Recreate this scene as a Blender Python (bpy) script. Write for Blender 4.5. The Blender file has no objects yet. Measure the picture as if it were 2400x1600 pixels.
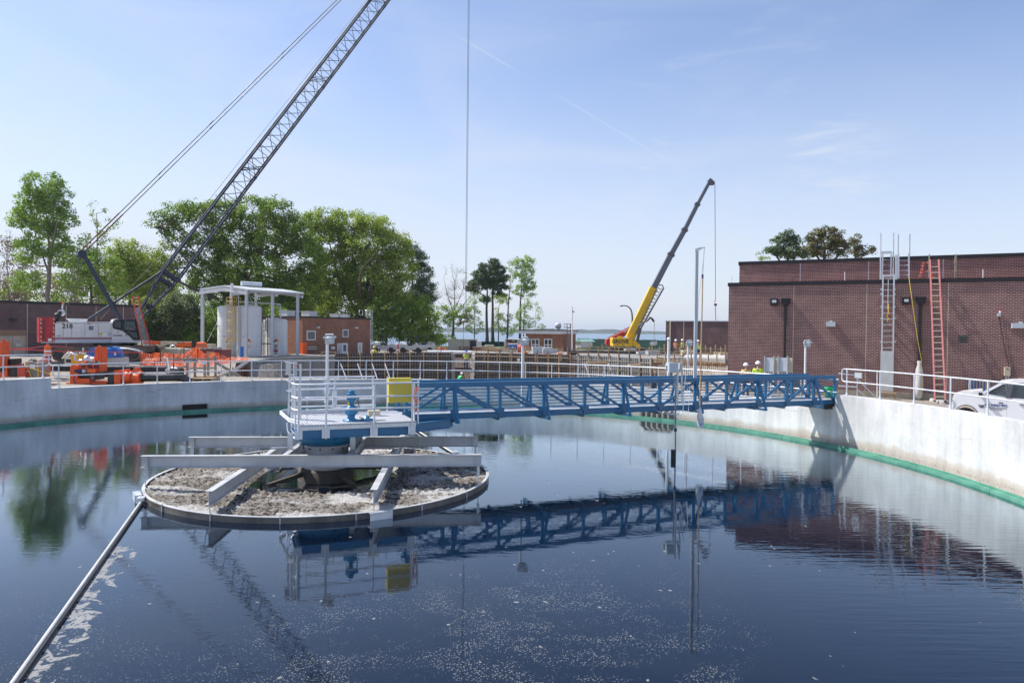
import bpy, math, random
import numpy as np
from mathutils import Vector, Matrix
from math import sin, cos, pi, radians, atan2, sqrt
S = bpy.context.scene
C = S.collection
random.seed(7)
# ---------------------------------------------------------------- camera
EYE = Vector((0, 0, 4.25))
PITCH, ROLL, FPX = 0.82, 0.6, 1600.0
cam_d = bpy.data.cameras.new("camera"); cam = bpy.data.objects.new("camera", cam_d); C.objects.link(cam)
cam_d.sensor_width = 36; cam_d.lens = 24; cam_d.clip_start = 0.1; cam_d.clip_end = 20000
CR = Matrix.Rotation(radians(90 - PITCH), 3, 'X') @ Matrix.Rotation(radians(ROLL), 3, 'Z')
cam.matrix_world = Matrix.Translation(EYE) @ CR.to_4x4()
S.camera = cam
# ---------------------------------------------------------------- light
SUN_EL = 52.0
SUN_V = Vector((-0.955, 0.297, 0)).normalized()
sv = Vector((SUN_V.x * cos(radians(SUN_EL)), SUN_V.y * cos(radians(SUN_EL)), sin(radians(SUN_EL))))
sl = bpy.data.lights.new("sun", 'SUN'); sl.energy = 3.45; sl.angle = radians(0.53); sl.color = (1, 0.955, 0.89)
so = bpy.data.objects.new("sun", sl); C.objects.link(so); so.rotation_euler = sv.to_track_quat('Z', 'Y').to_euler()
S.view_settings.view_transform = 'Standard'; S.view_settings.look = 'None'
S.view_settings.exposure = 0.86; S.view_settings.gamma = 1
W = bpy.data.worlds.new("World"); S.world = W; W.use_nodes = True
wn, wl = W.node_tree.nodes, W.node_tree.links
bg = wn['Background']; bg.inputs[1].default_value = 0.15
sky = wn.new('ShaderNodeTexSky'); sky.sky_type = 'NISHITA'; sky.sun_disc = False
sky.sun_elevation = radians(SUN_EL); sky.sun_rotation = atan2(SUN_V.x, SUN_V.y)
sky.air_density = 1.0; sky.dust_density = 0.5; sky.ozone_density = 1.4; sky.altitude = 0
def pix_dir(px, py):
    return (CR @ Vector(((px - 1200) / FPX, -(py - 800) / FPX, -1))).normalized()
tc = wn.new('ShaderNodeTexCoord')
def wmath(op, a, b=None, c=None, clamp=False):
    n = wn.new('ShaderNodeMath'); n.operation = op; n.use_clamp = clamp
    for i, v in enumerate((a, b, c)):
        if v is None: continue
        if isinstance(v, (int, float)): n.inputs[i].default_value = v
        else: wl.new(v, n.inputs[i])
    return n.outputs[0]
def wdot(v):
    n = wn.new('ShaderNodeVectorMath'); n.operation = 'DOT_PRODUCT'; wl.new(tc.outputs['Generated'], n.inputs[0]); n.inputs[1].default_value = v
    return n.outputs['Value']
def wramp(src, a, b):
    n = wn.new('ShaderNodeMapRange'); n.interpolation_type = 'SMOOTHSTEP'; n.inputs[1].default_value = a; n.inputs[2].default_value = b
    wl.new(src, n.inputs[0]); return n.outputs[0]
def wnoise(sc, scale, detail, rough, dist=0.0, rot=(0, 0, 0)):
    m = wn.new('ShaderNodeMapping'); m.inputs['Scale'].default_value = sc; m.inputs['Rotation'].default_value = rot
    wl.new(tc.outputs['Generated'], m.inputs[0])
    n = wn.new('ShaderNodeTexNoise'); n.inputs['Scale'].default_value = scale; n.inputs['Detail'].default_value = detail
    n.inputs['Roughness'].default_value = rough; n.inputs['Distortion'].default_value = dist
    wl.new(m.outputs[0], n.inputs[0]); return n.outputs[0]
# thin cirrus veils, denser to the left and low down
z = wdot((0, 0, 1))
veil = wramp(wnoise((1, 1, 3.2), 2.2, 6, .55, 1.2), .38, .78)
wisp = wramp(wnoise((1.0, 1.0, 5.0), 5.0, 8, .62, .8, (0.1, 0.25, 0.3)), .56, .80)
left = wramp(wdot((-0.9, 0.45, 0)), -.45, .95)
low = wramp(z, .42, -.04)
cl = wmath('ADD', wmath('MULTIPLY', veil, wmath('MULTIPLY_ADD', left, .30, .05)), wmath('MULTIPLY', wisp, .16))
cl = wmath('ADD', cl, wmath('MULTIPLY', low, .80))
cl = wmath('ADD', cl, wmath('MULTIPLY', left, .12))
# small brush of cirrus at the right and the old contrail
def blob(px, py, r):
    d = pix_dir(px, py); return wramp(wdot(d), cos(r), 1.0)
wsp = wmath('MULTIPLY', blob(1955, 400, .085), wramp(wnoise((.45, .45, 2.4), 22, 8, .66, .6, (0, .75, .2)), .42, .85))
wsp2 = wmath('MULTIPLY', blob(1525, 365, .03), wramp(wnoise((1, 1, 2.2), 30, 8, .7, .5), .5, .75))
cl = wmath('ADD', cl, wmath('MULTIPLY', wmath('ADD', wsp, wsp2), .62))
dA, dB = pix_dir(1250, 190), pix_dir(1670, 440)
nrm = dA.cross(dB).normalized()
mid = (pix_dir(1050, 60) + dB).normalized(); half = math.acos(max(-1, min(1, mid.dot(dB))))
off = wmath('ABSOLUTE', wdot(nrm))
trail = wmath('MULTIPLY', wramp(off, .0020, .0003), wramp(wdot(mid), cos(half * 1.05), cos(half * .9)))
trail = wmath('MULTIPLY', trail, wramp(wnoise((1, 1, 1), 14, 3, .5), .25, .75))
cl = wmath('MINIMUM', wmath('ADD', cl, wmath('MULTIPLY', trail, .24)), .93)
mx = wn.new('ShaderNodeMix'); mx.data_type = 'RGBA'
tn = wn.new('ShaderNodeMix'); tn.data_type = 'RGBA'; tn.blend_type = 'MULTIPLY'; tn.inputs[0].default_value = 1; tn.inputs[7].default_value = (.66, .645, .70, 1); wl.new(sky.outputs[0], tn.inputs[6])
wl.new(cl, mx.inputs[0]); wl.new(tn.outputs[2], mx.inputs[6]); mx.inputs[7].default_value = (2.80, 3.0, 3.38, 1)
wl.new(mx.outputs[2], bg.inputs[0])
try:
    S.cycles.max_bounces = 8; S.cycles.transparent_max_bounces = 12; S.cycles.volume_bounces = 0
    S.cycles.volume_max_steps = 64; S.cycles.use_denoising = True
    S.cycles.use_adaptive_sampling = True; S.cycles.adaptive_threshold = 0.015
except Exception: pass
# ---------------------------------------------------------------- pixel <-> world (at real distances)
def ray(px, py):
    return CR @ Vector(((px - 1200) / FPX, -(py - 800) / FPX, -1))
def P(px, py, Y):
    d = ray(px, py); return EYE + d * (Y / d.y)
def PZ(px, py, z):
    d = ray(px, py); return EYE + d * ((z - EYE.z) / d.z)
def XY(px, Y, z=0.0):          # column px at depth Y, given height
    d = ray(px, 790 + 0.0); p = EYE + d * (Y / d.y)
    # correct the roll so that the vertical through px at height z is used
    for _ in range(2):
        q = CR.transposed() @ (Vector((p.x, Y, z)) - EYE)
        x = q.x / -q.z * FPX + 1200
        p.x += (px - x) / FPX * Y
    return Vector((p.x, Y, z))
# ---------------------------------------------------------------- mesh builder
class MB:
    def __init__(s): s.v = []; s.f = []; s.sm = []
    def add(s, vs, fs, smooth=False):
        o = len(s.v); s.v += [tuple(v) for v in vs]
        for f in fs: s.f.append(tuple(i + o for i in f)); s.sm.append(smooth)
        return s
    def box(s, a, b):
        x0, y0, z0 = a; x1, y1, z1 = b
        return s.add([(x0,y0,z0),(x1,y0,z0),(x1,y1,z0),(x0,y1,z0),(x0,y0,z1),(x1,y0,z1),(x1,y1,z1),(x0,y1,z1)],
            [(0,3,2,1),(4,5,6,7),(0,1,5,4),(1,2,6,5),(2,3,7,6),(3,0,4,7)])
    def obox(s, c, u, v, w):      # centre and three half axes
        c, u, v, w = map(Vector, (c, u, v, w))
        if u.cross(v).dot(w) < 0: w = -w
        pts = [c + i*u + j*v + k*w for k in (-1, 1) for (i, j) in ((-1,-1),(1,-1),(1,1),(-1,1))]
        return s.add(pts, [(0,3,2,1),(4,5,6,7),(0,1,5,4),(1,2,6,5),(2,3,7,6),(3,0,4,7)])
    def beam(s, p0, p1, w, h, up=(0,0,1)):
        p0, p1 = Vector(p0), Vector(p1); d = p1 - p0
        if d.length < 1e-6: return s
        up = Vector(up); sd = d.cross(up)
        if sd.length < 1e-4: sd = d.cross(Vector((0, 1, 0)))
        sd.normalize(); n = sd.cross(d).normalized()
        return s.obox((p0 + p1) / 2, d / 2, sd * w / 2, n * h / 2)
    def ibeam(s, p0, p1, w, h, t=.012, up=(0,0,1)):
        p0, p1, up = Vector(p0), Vector(p1), Vector(up)
        o = up * (h / 2 - t / 2)
        s.beam(p0 + o, p1 + o, w, t, up); s.beam(p0 - o, p1 - o, w, t, up); s.beam(p0, p1, t, h - 2 * t, up); return s
    def tube(s, p0, p1, r0, r1=None, n=8, caps=True, smooth=True):
        r1 = r0 if r1 is None else r1; p0, p1 = Vector(p0), Vector(p1); d = (p1 - p0)
        if d.length < 1e-6: return s
        d.normalize(); a = d.cross(Vector((0, 0, 1)))
        if a.length < 1e-3: a = Vector((1, 0, 0))
        a.normalize(); b = d.cross(a)
        vs = [p0 + (a*cos(2*pi*i/n) + b*sin(2*pi*i/n))*r0 for i in range(n)] + [p1 + (a*cos(2*pi*i/n) + b*sin(2*pi*i/n))*r1 for i in range(n)]
        s.add(vs, [(i, (i+1) % n, n+(i+1) % n, n+i) for i in range(n)], smooth)
        if caps: s.add(vs[:n], [tuple(reversed(range(n)))]); s.add(vs[n:], [tuple(range(n))])
        return s
    def path(s, pts, r, n=6, smooth=True, closed=False):
        pts = [Vector(p) for p in pts]; k = len(pts); rings = []; a = None
        rr = r if isinstance(r, (list, tuple)) else [r] * k
        for i, p in enumerate(pts):
            if closed: d = pts[(i+1) % k] - pts[i-1]
            else: d = (pts[min(i+1, k-1)] - pts[max(i-1, 0)])
            d.normalize()
            if a is None:
                a = d.cross(Vector((0, 0, 1)))
                if a.length < 1e-2: a = d.cross(Vector((1, 0, 0)))
            a = (a - d * a.dot(d)).normalized(); b = d.cross(a)
            rings.append([p + (a*cos(2*pi*j/n) + b*sin(2*pi*j/n))*rr[i] for j in range(n)])
        vs = [v for q in rings for v in q]; fs = []
        for i in range(k if closed else k - 1):
            i2 = (i + 1) % k
            for j in range(n): fs.append((i*n+j, i*n+(j+1) % n, i2*n+(j+1) % n, i2*n+j))
        s.add(vs, fs, smooth)
        if not closed: s.add(rings[0], [tuple(reversed(range(n)))]); s.add(rings[-1], [tuple(range(n))])
        return s
    def lathe(s, c, prof, n=24, a0=0.0, a1=2*pi, smooth=True, axis='Z'):
        c = Vector(c); full = abs(a1 - a0 - 2*pi) < 1e-6; m = n if full else n + 1; vs = []
        for i in range(m):
            a = a0 + (a1 - a0) * i / n
            for (r, z) in prof:
                if axis == 'Z': vs.append(c + Vector((r*cos(a), r*sin(a), z)))
                elif axis == 'X': vs.append(c + Vector((z, r*cos(a), r*sin(a))))
                else: vs.append(c + Vector((r*cos(a), z, r*sin(a))))
        k = len(prof); fs = []
        for i in range(n):
            i2 = (i + 1) % m
            for j in range(k - 1): fs.append((i*k+j, i2*k+j, i2*k+j+1, i*k+j+1))
        return s.add(vs, fs, smooth)
    def sphere(s, c, r, n=12, sc=(1, 1, 1), smooth=True):
        c = Vector(c); prof = [(sin(pi*i/(n//2)) * r, -cos(pi*i/(n//2)) * r) for i in range(n//2 + 1)]
        o = len(s.v); s.lathe((0, 0, 0), prof, n, smooth=smooth)
        for i in range(o, len(s.v)):
            v = s.v[i]; s.v[i] = (c.x + v[0]*sc[0], c.y + v[1]*sc[1], c.z + v[2]*sc[2])
        return s
    def prism(s, poly, ext):      # polygon (3d points) swept by vector ext
        ext = Vector(ext); poly = [Vector(p) for p in poly]; n = len(poly)
        nv = Vector((0, 0, 0))
        for i in range(n): nv += poly[i].cross(poly[(i+1) % n])
        if nv.dot(ext) > 0: poly.reverse()
        vs = poly + [p + ext for p in poly]
        return s.add(vs, [tuple(range(n)), tuple(reversed(range(n, 2*n)))] + [(i, n+i, n+(i+1) % n, (i+1) % n) for i in range(n)])
    def quad(s, a, b, c, d): return s.add([a, b, c, d], [(0, 1, 2, 3)])
    def build(s, name, mat, parent=None, loc=None, M=None, **tags):
        me = bpy.data.meshes.new(name); vs = s.v
        o = bpy.data.objects.new(name, me); C.objects.link(o)
        if parent is not None:
            inv = WM[parent.name].inverted(); vs = [inv @ Vector(v) for v in vs]
            o.parent = parent; WM[o.name] = WM[parent.name]
        elif loc is not None or M is not None:
            T = M if M is not None else Matrix.Translation(Vector(loc)); o.matrix_world = T; WM[o.name] = T
            inv = T.inverted(); vs = [inv @ Vector(v) for v in vs]
        else:
            a = np.array(vs); lo = a.min(0); hi = a.max(0); L = Vector(((lo[0]+hi[0])/2, (lo[1]+hi[1])/2, lo[2]))
            T = Matrix.Translation(L); o.matrix_world = T; WM[o.name] = T; vs = [Vector(v) - L for v in vs]
        me.from_pydata([tuple(v) for v in vs], [], s.f)
        me.polygons.foreach_set('use_smooth', s.sm)
        me.update()
        if mat is not None: me.materials.append(mat)
        for k, v in tags.items(): o[k] = v
        return o
WM = {}
def thing(name, label, cat, loc=(0, 0, 0), rotz=0.0, group=None):
    o = bpy.data.objects.new(name, None); C.objects.link(o); o.empty_display_size = .2
    T = Matrix.Translation(Vector(loc)) @ Matrix.Rotation(rotz, 4, 'Z'); o.matrix_world = T; WM[o.name] = T
    o['label'] = label; o['category'] = cat
    if group: o['group'] = group
    return o
def tag(o, label, cat, group=None):
    o['label'] = label; o['category'] = cat
    if group: o['group'] = group
    return o
CHILD = {}
def dup(root, T, label=None, group=None):
    def rec(o, par):
        c = o.copy(); C.objects.link(c)
        if par is not None: c.parent = par
        for ch in [x for x in o.children]: rec(ch, c)
        return c
    r = rec(root, None); r.matrix_world = T; WM[r.name] = T
    if label: r['label'] = label
    if group: r['group'] = group
    return r
def text(name, s, mat, M, size, parent=None, ext=.004, sx=1.0, bold=.0, **tags):
    cu = bpy.data.curves.new(name, 'FONT'); cu.body = s; cu.size = size; cu.extrude = ext; cu.offset = bold
    cu.align_x = 'CENTER'; cu.align_y = 'CENTER'; cu.resolution_u = 2
    t = bpy.data.objects.new(name + '_tmp', cu); C.objects.link(t)
    dg = bpy.context.evaluated_depsgraph_get(); me = bpy.data.meshes.new_from_object(t.evaluated_get(dg))
    bpy.data.objects.remove(t)
    mb = MB(); T = M @ Matrix.Diagonal((sx, 1, 1, 1))
    mb.add([T @ v.co for v in me.vertices], [tuple(p.vertices) for p in me.polygons])
    return mb.build(name, mat, parent, **tags)
def face_M(p, right, up=(0, 0, 1)):  # local x = right, y = up, z out
    r = Vector(right).normalized(); u = Vector(up); n = r.cross(u).normalized(); u = n.cross(r)
    M = Matrix((r, u, n)).transposed().to_4x4(); M.translation = Vector(p); return M
# ---------------------------------------------------------------- materials
def newmat(name):
    m = bpy.data.materials.new(name); m.use_nodes = True; nt = m.node_tree
    return m, nt.nodes, nt.links, nt.nodes['Principled BSDF']
def N(nodes, typ, **kw):
    n = nodes.new(typ)
    for k, v in kw.items():
        if k in n.inputs.keys() if hasattr(n.inputs, 'keys') else False: n.inputs[k].default_value = v
        else:
            try: setattr(n, k, v)
            except Exception: pass
    return n
def noise(nd, lk, src, scale, detail=4, rough=.55, vec=None, dist=0):
    n = nd.new('ShaderNodeTexNoise'); n.inputs['Scale'].default_value = scale; n.inputs['Detail'].default_value = detail
    n.inputs['Roughness'].default_value = rough; n.inputs['Distortion'].default_value = dist
    if vec is not None:
        m = nd.new('ShaderNodeMapping'); m.inputs['Scale'].default_value = vec; lk.new(src, m.inputs[0]); src = m.outputs[0]
    lk.new(src, n.inputs[0]); return n.outputs[0]
def rng(nd, lk, src, a, b, c=0., d=1., smooth=True):
    n = nd.new('ShaderNodeMapRange'); n.interpolation_type = 'SMOOTHSTEP' if smooth else 'LINEAR'
    for i, v in enumerate((a, b, c, d)): n.inputs[i+1].default_value = v
    lk.new(src, n.inputs[0]); return n.outputs[0]
def mixc(nd, lk, f, a, b, blend='MIX'):
    n = nd.new('ShaderNodeMix'); n.data_type = 'RGBA'; n.blend_type = blend
    for i, v in ((0, f), (6, a), (7, b)):
        if isinstance(v, (int, float)): n.inputs[i].default_value = v
        elif isinstance(v, tuple): n.inputs[i].default_value = (v + (1,))[:4]
        else: lk.new(v, n.inputs[i])
    return n.outputs[2]
def mth(nd, lk, op, a, b=0., c=0., clamp=False):
    n = nd.new('ShaderNodeMath'); n.operation = op; n.use_clamp = clamp
    for i, v in enumerate((a, b, c)):
        if isinstance(v, (int, float)): n.inputs[i].default_value = v
        else: lk.new(v, n.inputs[i])
    return n.outputs[0]
def bump(nd, lk, h, st, dist=.02):
    n = nd.new('ShaderNodeBump'); n.inputs['Strength'].default_value = st; n.inputs['Distance'].default_value = dist
    lk.new(h, n.inputs['Height']); return n.outputs[0]
def pos(nd): return nd.new('ShaderNodeNewGeometry').outputs['Position']
def pm(name, col, rough=.55, metal=0., var=.18, scale=2.5, b=.15, bs=30., dirt=None, dirta=.35, stretch=None, spec=.5):
    """painted / plain surface with blotchy wear"""
    m, nd, lk, bs_ = newmat(name); p = pos(nd)
    n1 = noise(nd, lk, p, scale, 5, .6, stretch)
    v = rng(nd, lk, n1, .25, .75, 1 - var, 1 + var)
    c = mixc(nd, lk, 1.0, tuple(col), (1, 1, 1), 'MULTIPLY')
    cc = nd.new('ShaderNodeVectorMath'); cc.operation = 'SCALE'; lk.new(c, cc.inputs[0]); lk.new(v, cc.inputs['Scale'])
    out = cc.outputs[0]
    if dirt:
        n2 = noise(nd, lk, p, scale * 2.3, 8, .7, stretch or (1, 1, .35))
        out = mixc(nd, lk, mth(nd, lk, 'MULTIPLY', rng(nd, lk, n2, .48, .72), dirta), out, tuple(dirt))
    lk.new(out, bs_.inputs['Base Color'])
    r = rng(nd, lk, n1, .3, .7, max(.05, rough - .1), min(1, rough + .1)); lk.new(r, bs_.inputs['Roughness'])
    bs_.inputs['Metallic'].default_value = metal
    bs_.inputs['Specular IOR Level'].default_value = spec
    if b: lk.new(bump(nd, lk, noise(nd, lk, p, bs, 4), b, .01), bs_.inputs['Normal'])
    return m
M = {}
M['white_rail'] = pm('galvanised_rail', (.72, .74, .77), .42, .25, .06, 4, .05, 60)
M['alu'] = pm('aluminium', (.66, .68, .71), .38, .65, .10, 3, .05, 60)
M['alu_plain'] = pm('aluminium_sheet', (.62, .62, .60), .45, .4, .10, 2, .05, 40, dirt=(.4, .38, .34), dirta=.3)
M['steel'] = pm('weathered_stainless', (.50, .505, .51), .5, .2, .10, 1.6, .08, 30, dirt=(.30, .27, .23), dirta=.30)
M['steel_dark'] = pm('dark_steel', (.12, .12, .125), .55, .3, .2, 3, .1, 30)
M['blue'] = pm('blue_bridge_paint', (.017, .145, .295), .38, 0, .10, 1.5, .04, 40, dirt=(.03, .08, .16), dirta=.25, spec=.6)
M['blue_pump'] = pm('blue_pump_paint', (.03, .20, .38), .35, 0, .15, 5, .08, 60, dirt=(.02, .07, .12), dirta=.3)
M['yellow_box'] = pm('yellow_cover_paint', (.62, .50, .07), .55, 0, .05, 1.5, .05, 20)
M['yellow'] = pm('yellow_machine_paint', (.78, .48, .015), .4, 0, .08, 2, .05, 30, dirt=(.35, .25, .08), dirta=.25)
M['cream'] = pm('cream_paint', (.62, .55, .40), .5, 0, .1, 2, .05, 30, dirt=(.3, .25, .18))
M['orange'] = pm('orange_machine_paint', (.78, .10, .012), .45, 0, .14, 3, .08, 40, dirt=(.25, .07, .02), dirta=.35)
M['orange_plastic'] = pm('orange_plastic', (.85, .15, .02), .5, 0, .1, 3, .05, 30)
M['red'] = pm('red_paint', (.46, .025, .03), .45, 0, .12, 2, .05, 30, dirt=(.2, .05, .04), dirta=.4)
M['red_ladder'] = pm('red_fibreglass', (.62, .07, .04), .5, 0, .1, 3, .05, 30)
M['pink_ladder'] = pm('faded_red_fibreglass', (.74, .26, .24), .55, 0, .1, 3, .05, 30)
M['crane_white'] = pm('crane_white_paint', (.70, .69, .66), .38, 0, .06, 1.2, .03, 20, dirt=(.42, .38, .32), dirta=.3)
M['crane_dark'] = pm('crane_boom_paint', (.034, .047, .072), .6, 0, .2, 3, .08, 40, spec=.35)
M['black'] = pm('black_rubber', (.018, .018, .02), .5, 0, .2, 3, .1, 30, dirt=(.07, .06, .05), dirta=.3)
M['pipe_black'] = pm('black_hdpe', (.015, .017, .021), .3, 0, .15, 2, .05, 20, dirt=(.10, .09, .08), dirta=.3)
M['track'] = pm('muddy_crawler_track', (.15, .115, .08), .8, .1, .35, 3, .4, 25, dirt=(.34, .27, .19), dirta=.6)
M['dk'] = pm('dark_bronze_metal', (.020, .018, .020), .5, .2, .2, 3, .08, 30)
M['white'] = pm('white_paint', (.80, .80, .79), .35, 0, .03, 2, .02, 30)
M['truck_white'] = pm('white_car_paint', (.90, .90, .91), .16, 0, .015, 2, .0, 30, spec=.7)
M['tank_white'] = pm('white_tank_plastic', (.74, .74, .73), .5, 0, .05, 1.3, .05, 12, dirt=(.5, .47, .42), dirta=.35, stretch=(2, 2, .3))
M['canopy'] = pm('grey_white_steel', (.62, .65, .68), .45, .1, .06, 2, .04, 30, dirt=(.4, .38, .35), dirta=.25)
M['ygrey'] = pm('faded_yellow_paint', (.62, .44, .12), .5, 0, .15, 3, .05, 30)
M['timber'] = pm('raw_timber', (.46, .32, .18), .75, 0, .22, 4, .2, 40, dirt=(.25, .17, .10), dirta=.35)
M['timber_grey'] = pm('weathered_timber', (.33, .29, .24), .8, 0, .2, 4, .25, 40, dirt=(.18, .15, .12), dirta=.4)
M['plywood'] = pm('plywood', (.50, .40, .31), .75, 0, .16, 1.1, .1, 20, dirt=(.33, .22, .13), dirta=.5, stretch=(1.5, 1.5, .4))
M['grey_boom'] = pm('grey_boom_steel', (.13, .14, .16), .45, .2, .1, 1.5, .05, 20)
M['vest_yo'] = pm('yellow_orange_vest', (.85, .62, .14), .75, 0, .08, 8, .1, 60)
M['blue_ink'] = pm('blue_ink', (.02, .07, .28), .5)
M['board_brown'] = pm('brown_board', (.28, .17, .10), .7, 0, .12, 2, .1, 20)
M['form_dark'] = pm('oiled_form_ply', (.055, .048, .050), .55, 0, .45, 2.5, .15, 20, dirt=(.16, .12, .10), dirta=.5)
M['form_steel'] = pm('form_steel', (.23, .20, .165), .6, .2, .3, 4, .1, 30, dirt=(.22, .12, .07), dirta=.5)
M['rust'] = pm('rusty_rebar', (.16, .065, .035), .8, .1, .3, 4, .2, 30)
M['weir_joint'] = pm('weir_joint', (.02, .08, .06), .6)
M['grime'] = pm('grimy_dark_steel', (.085, .07, .055), .7, .1, .3, 4, .2, 30)
M['glass_dark'] = pm('dark_glass', (.03, .04, .045), .08, 0, .2, 1, 0, 1, spec=.9)
M['cab_glass'] = pm('cab_glass', (.16, .22, .22), .08, 0, .35, 1.2, 0, 1, spec=.9)
M['screen'] = pm('window_screen', (.16, .16, .17), .5, 0, .1, 2, .0, 1)
M['skin'] = pm('skin', (.46, .26, .18), .55, 0, .05, 8, .02, 60)
M['jeans'] = pm('denim', (.045, .055, .10), .85, 0, .2, 8, .2, 80)
M['hivis'] = pm('hi_vis_lime', (.52, .78, .05), .75, 0, .08, 8, .1, 60)
M['hivis_orange'] = pm('hi_vis_orange', (.85, .22, .03), .75, 0, .08, 8, .1, 60)
M['shirt'] = pm('light_shirt', (.62, .64, .68), .85, 0, .08, 8, .1, 60)
M['helmet'] = pm('white_hard_hat', (.85, .85, .85), .3, 0, .02, 5, 0, 10)
M['helmet_y'] = pm('yellow_hard_hat', (.80, .60, .05), .3, 0, .02, 5, 0, 10)
M['helmet_b'] = pm('blue_hard_hat', (.03, .12, .42), .3, 0, .02, 5, 0, 10)
M['green_bin'] = pm('green_plastic', (.02, .52, .14), .4, 0, .05, 3, .02, 20)
M['blue_bin'] = pm('blue_plastic', (.03, .17, .50), .4, 0, .08, 3, .03, 20)
M['grey_box'] = pm('grey_enclosure', (.50, .54, .57), .45, .1, .06, 2, .03, 30)
M['navy'] = pm('navy_ink', (.01, .02, .09), .5, 0, .05, 2, 0, 10)
M['ink'] = pm('dark_ink', (.03, .035, .045), .5, 0, .05, 2, 0, 10)
M['stripe_red'] = pm('dark_red_stripe', (.30, .03, .05), .4, 0, .05, 2, 0, 10)
M['rope_y'] = pm('yellow_rope', (.62, .50, .06), .8, 0, .15, 8, .1, 60)
M['tape_red'] = pm('red_tape', (.75, .10, .10), .5, 0, .1, 4, 0, 10)
M['rubber_grey'] = pm('tyre_rubber', (.03, .03, .032), .8, 0, .2, 4, .1, 30, dirt=(.16, .14, .11), dirta=.5)
M['lamp_glass'] = pm('lamp_lens', (.60, .62, .60), .2, 0, .05, 3, 0, 10)
M['tarp_grey'] = pm('grey_sheeting', (.55, .53, .50), .6, 0, .12, 4, .3, 12)
M['maroon'] = pm('maroon_paint', (.20, .03, .035), .5, 0, .15, 3, .05, 20)
# concrete: mottled with vertical streaks, cold joints and pin holes
def concrete(name, col, stain=None, streak=.22, z_stain=None, joint=None):
    m, nd, lk, bs_ = newmat(name); p = pos(nd)
    n1 = noise(nd, lk, p, .35, 6, .62); n2 = noise(nd, lk, p, 1.1, 6, .6, (1, 1, .22)); n3 = noise(nd, lk, p, 9, 5, .6)
    n4 = noise(nd, lk, p, 4.5, 4, .6, (1, 1, .07))
    v = mth(nd, lk, 'ADD', rng(nd, lk, n1, .3, .7, 1 - streak, 1.0 + streak * .5, False), rng(nd, lk, n2, .3, .7, -streak, streak * .5, False))
    v = mth(nd, lk, 'ADD', v, rng(nd, lk, n3, .3, .7, -.05, .05, False)); v = mth(nd, lk, 'ADD', v, rng(nd, lk, n4, .3, .75, -.10, .07, False))
    cc = nd.new('ShaderNodeVectorMath'); cc.operation = 'SCALE'; cc.inputs[0].default_value = col; lk.new(v, cc.inputs['Scale']); out = cc.outputs[0]
    sp = nd.new('ShaderNodeSeparateXYZ'); lk.new(p, sp.inputs[0])
    if z_stain:                       # brown tide band just above the water
        a = mth(nd, lk, 'ADD', sp.outputs[2], rng(nd, lk, noise(nd, lk, p, 1.4, 6, .7, (1, 1, .5)), .2, .8, -.16, .16, False))
        out = mixc(nd, lk, rng(nd, lk, a, z_stain + .16, z_stain - .06, 0, .45), out, (.36, .25, .14))
        out = mixc(nd, lk, mth(nd, lk, 'MULTIPLY', rng(nd, lk, a, z_stain - .05, z_stain - .2), rng(nd, lk, noise(nd, lk, p, 14, 5, .7), .50, .66, 0, .6)), out, (.16, .10, .05))
    if joint is not None:             # wandering pour line at a height
        d = mth(nd, lk, 'SUBTRACT', mth(nd, lk, 'ADD', sp.outputs[2], rng(nd, lk, noise(nd, lk, p, .9, 5, .6), .2, .8, -.22, .22, False)), joint)
        d = mth(nd, lk, 'ABSOLUTE', d); out = mixc(nd, lk, mth(nd, lk, 'MULTIPLY', rng(nd, lk, d, .018, .0), rng(nd, lk, noise(nd, lk, p, .6, 3), .45, .6, 0, .55)), out, (.16, .16, .16))
    vo = nd.new('ShaderNodeTexVoronoi'); vo.inputs['Scale'].default_value = 5.5; lk.new(p, vo.inputs[0])
    pin = mth(nd, lk, 'MULTIPLY', rng(nd, lk, vo.outputs['Distance'], .055, .03), rng(nd, lk, noise(nd, lk, p, 1.2, 3), .5, .6, 0, .7))
    out = mixc(nd, lk, pin, out, (.08, .08, .085))
    lk.new(out, bs_.inputs['Base Color']); bs_.inputs['Roughness'].default_value = .85
    lk.new(bump(nd, lk, n3, .25, .02), bs_.inputs['Normal'])
    return m
M['concrete'] = concrete('tank_concrete', (.66, .665, .66), z_stain=.30, joint=1.12)
M['conc_cap'] = concrete('pale_concrete', (.56, .55, .52), streak=.12)
M['conc_grey'] = concrete('grey_concrete', (.30, .29, .27), streak=.2)
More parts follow.
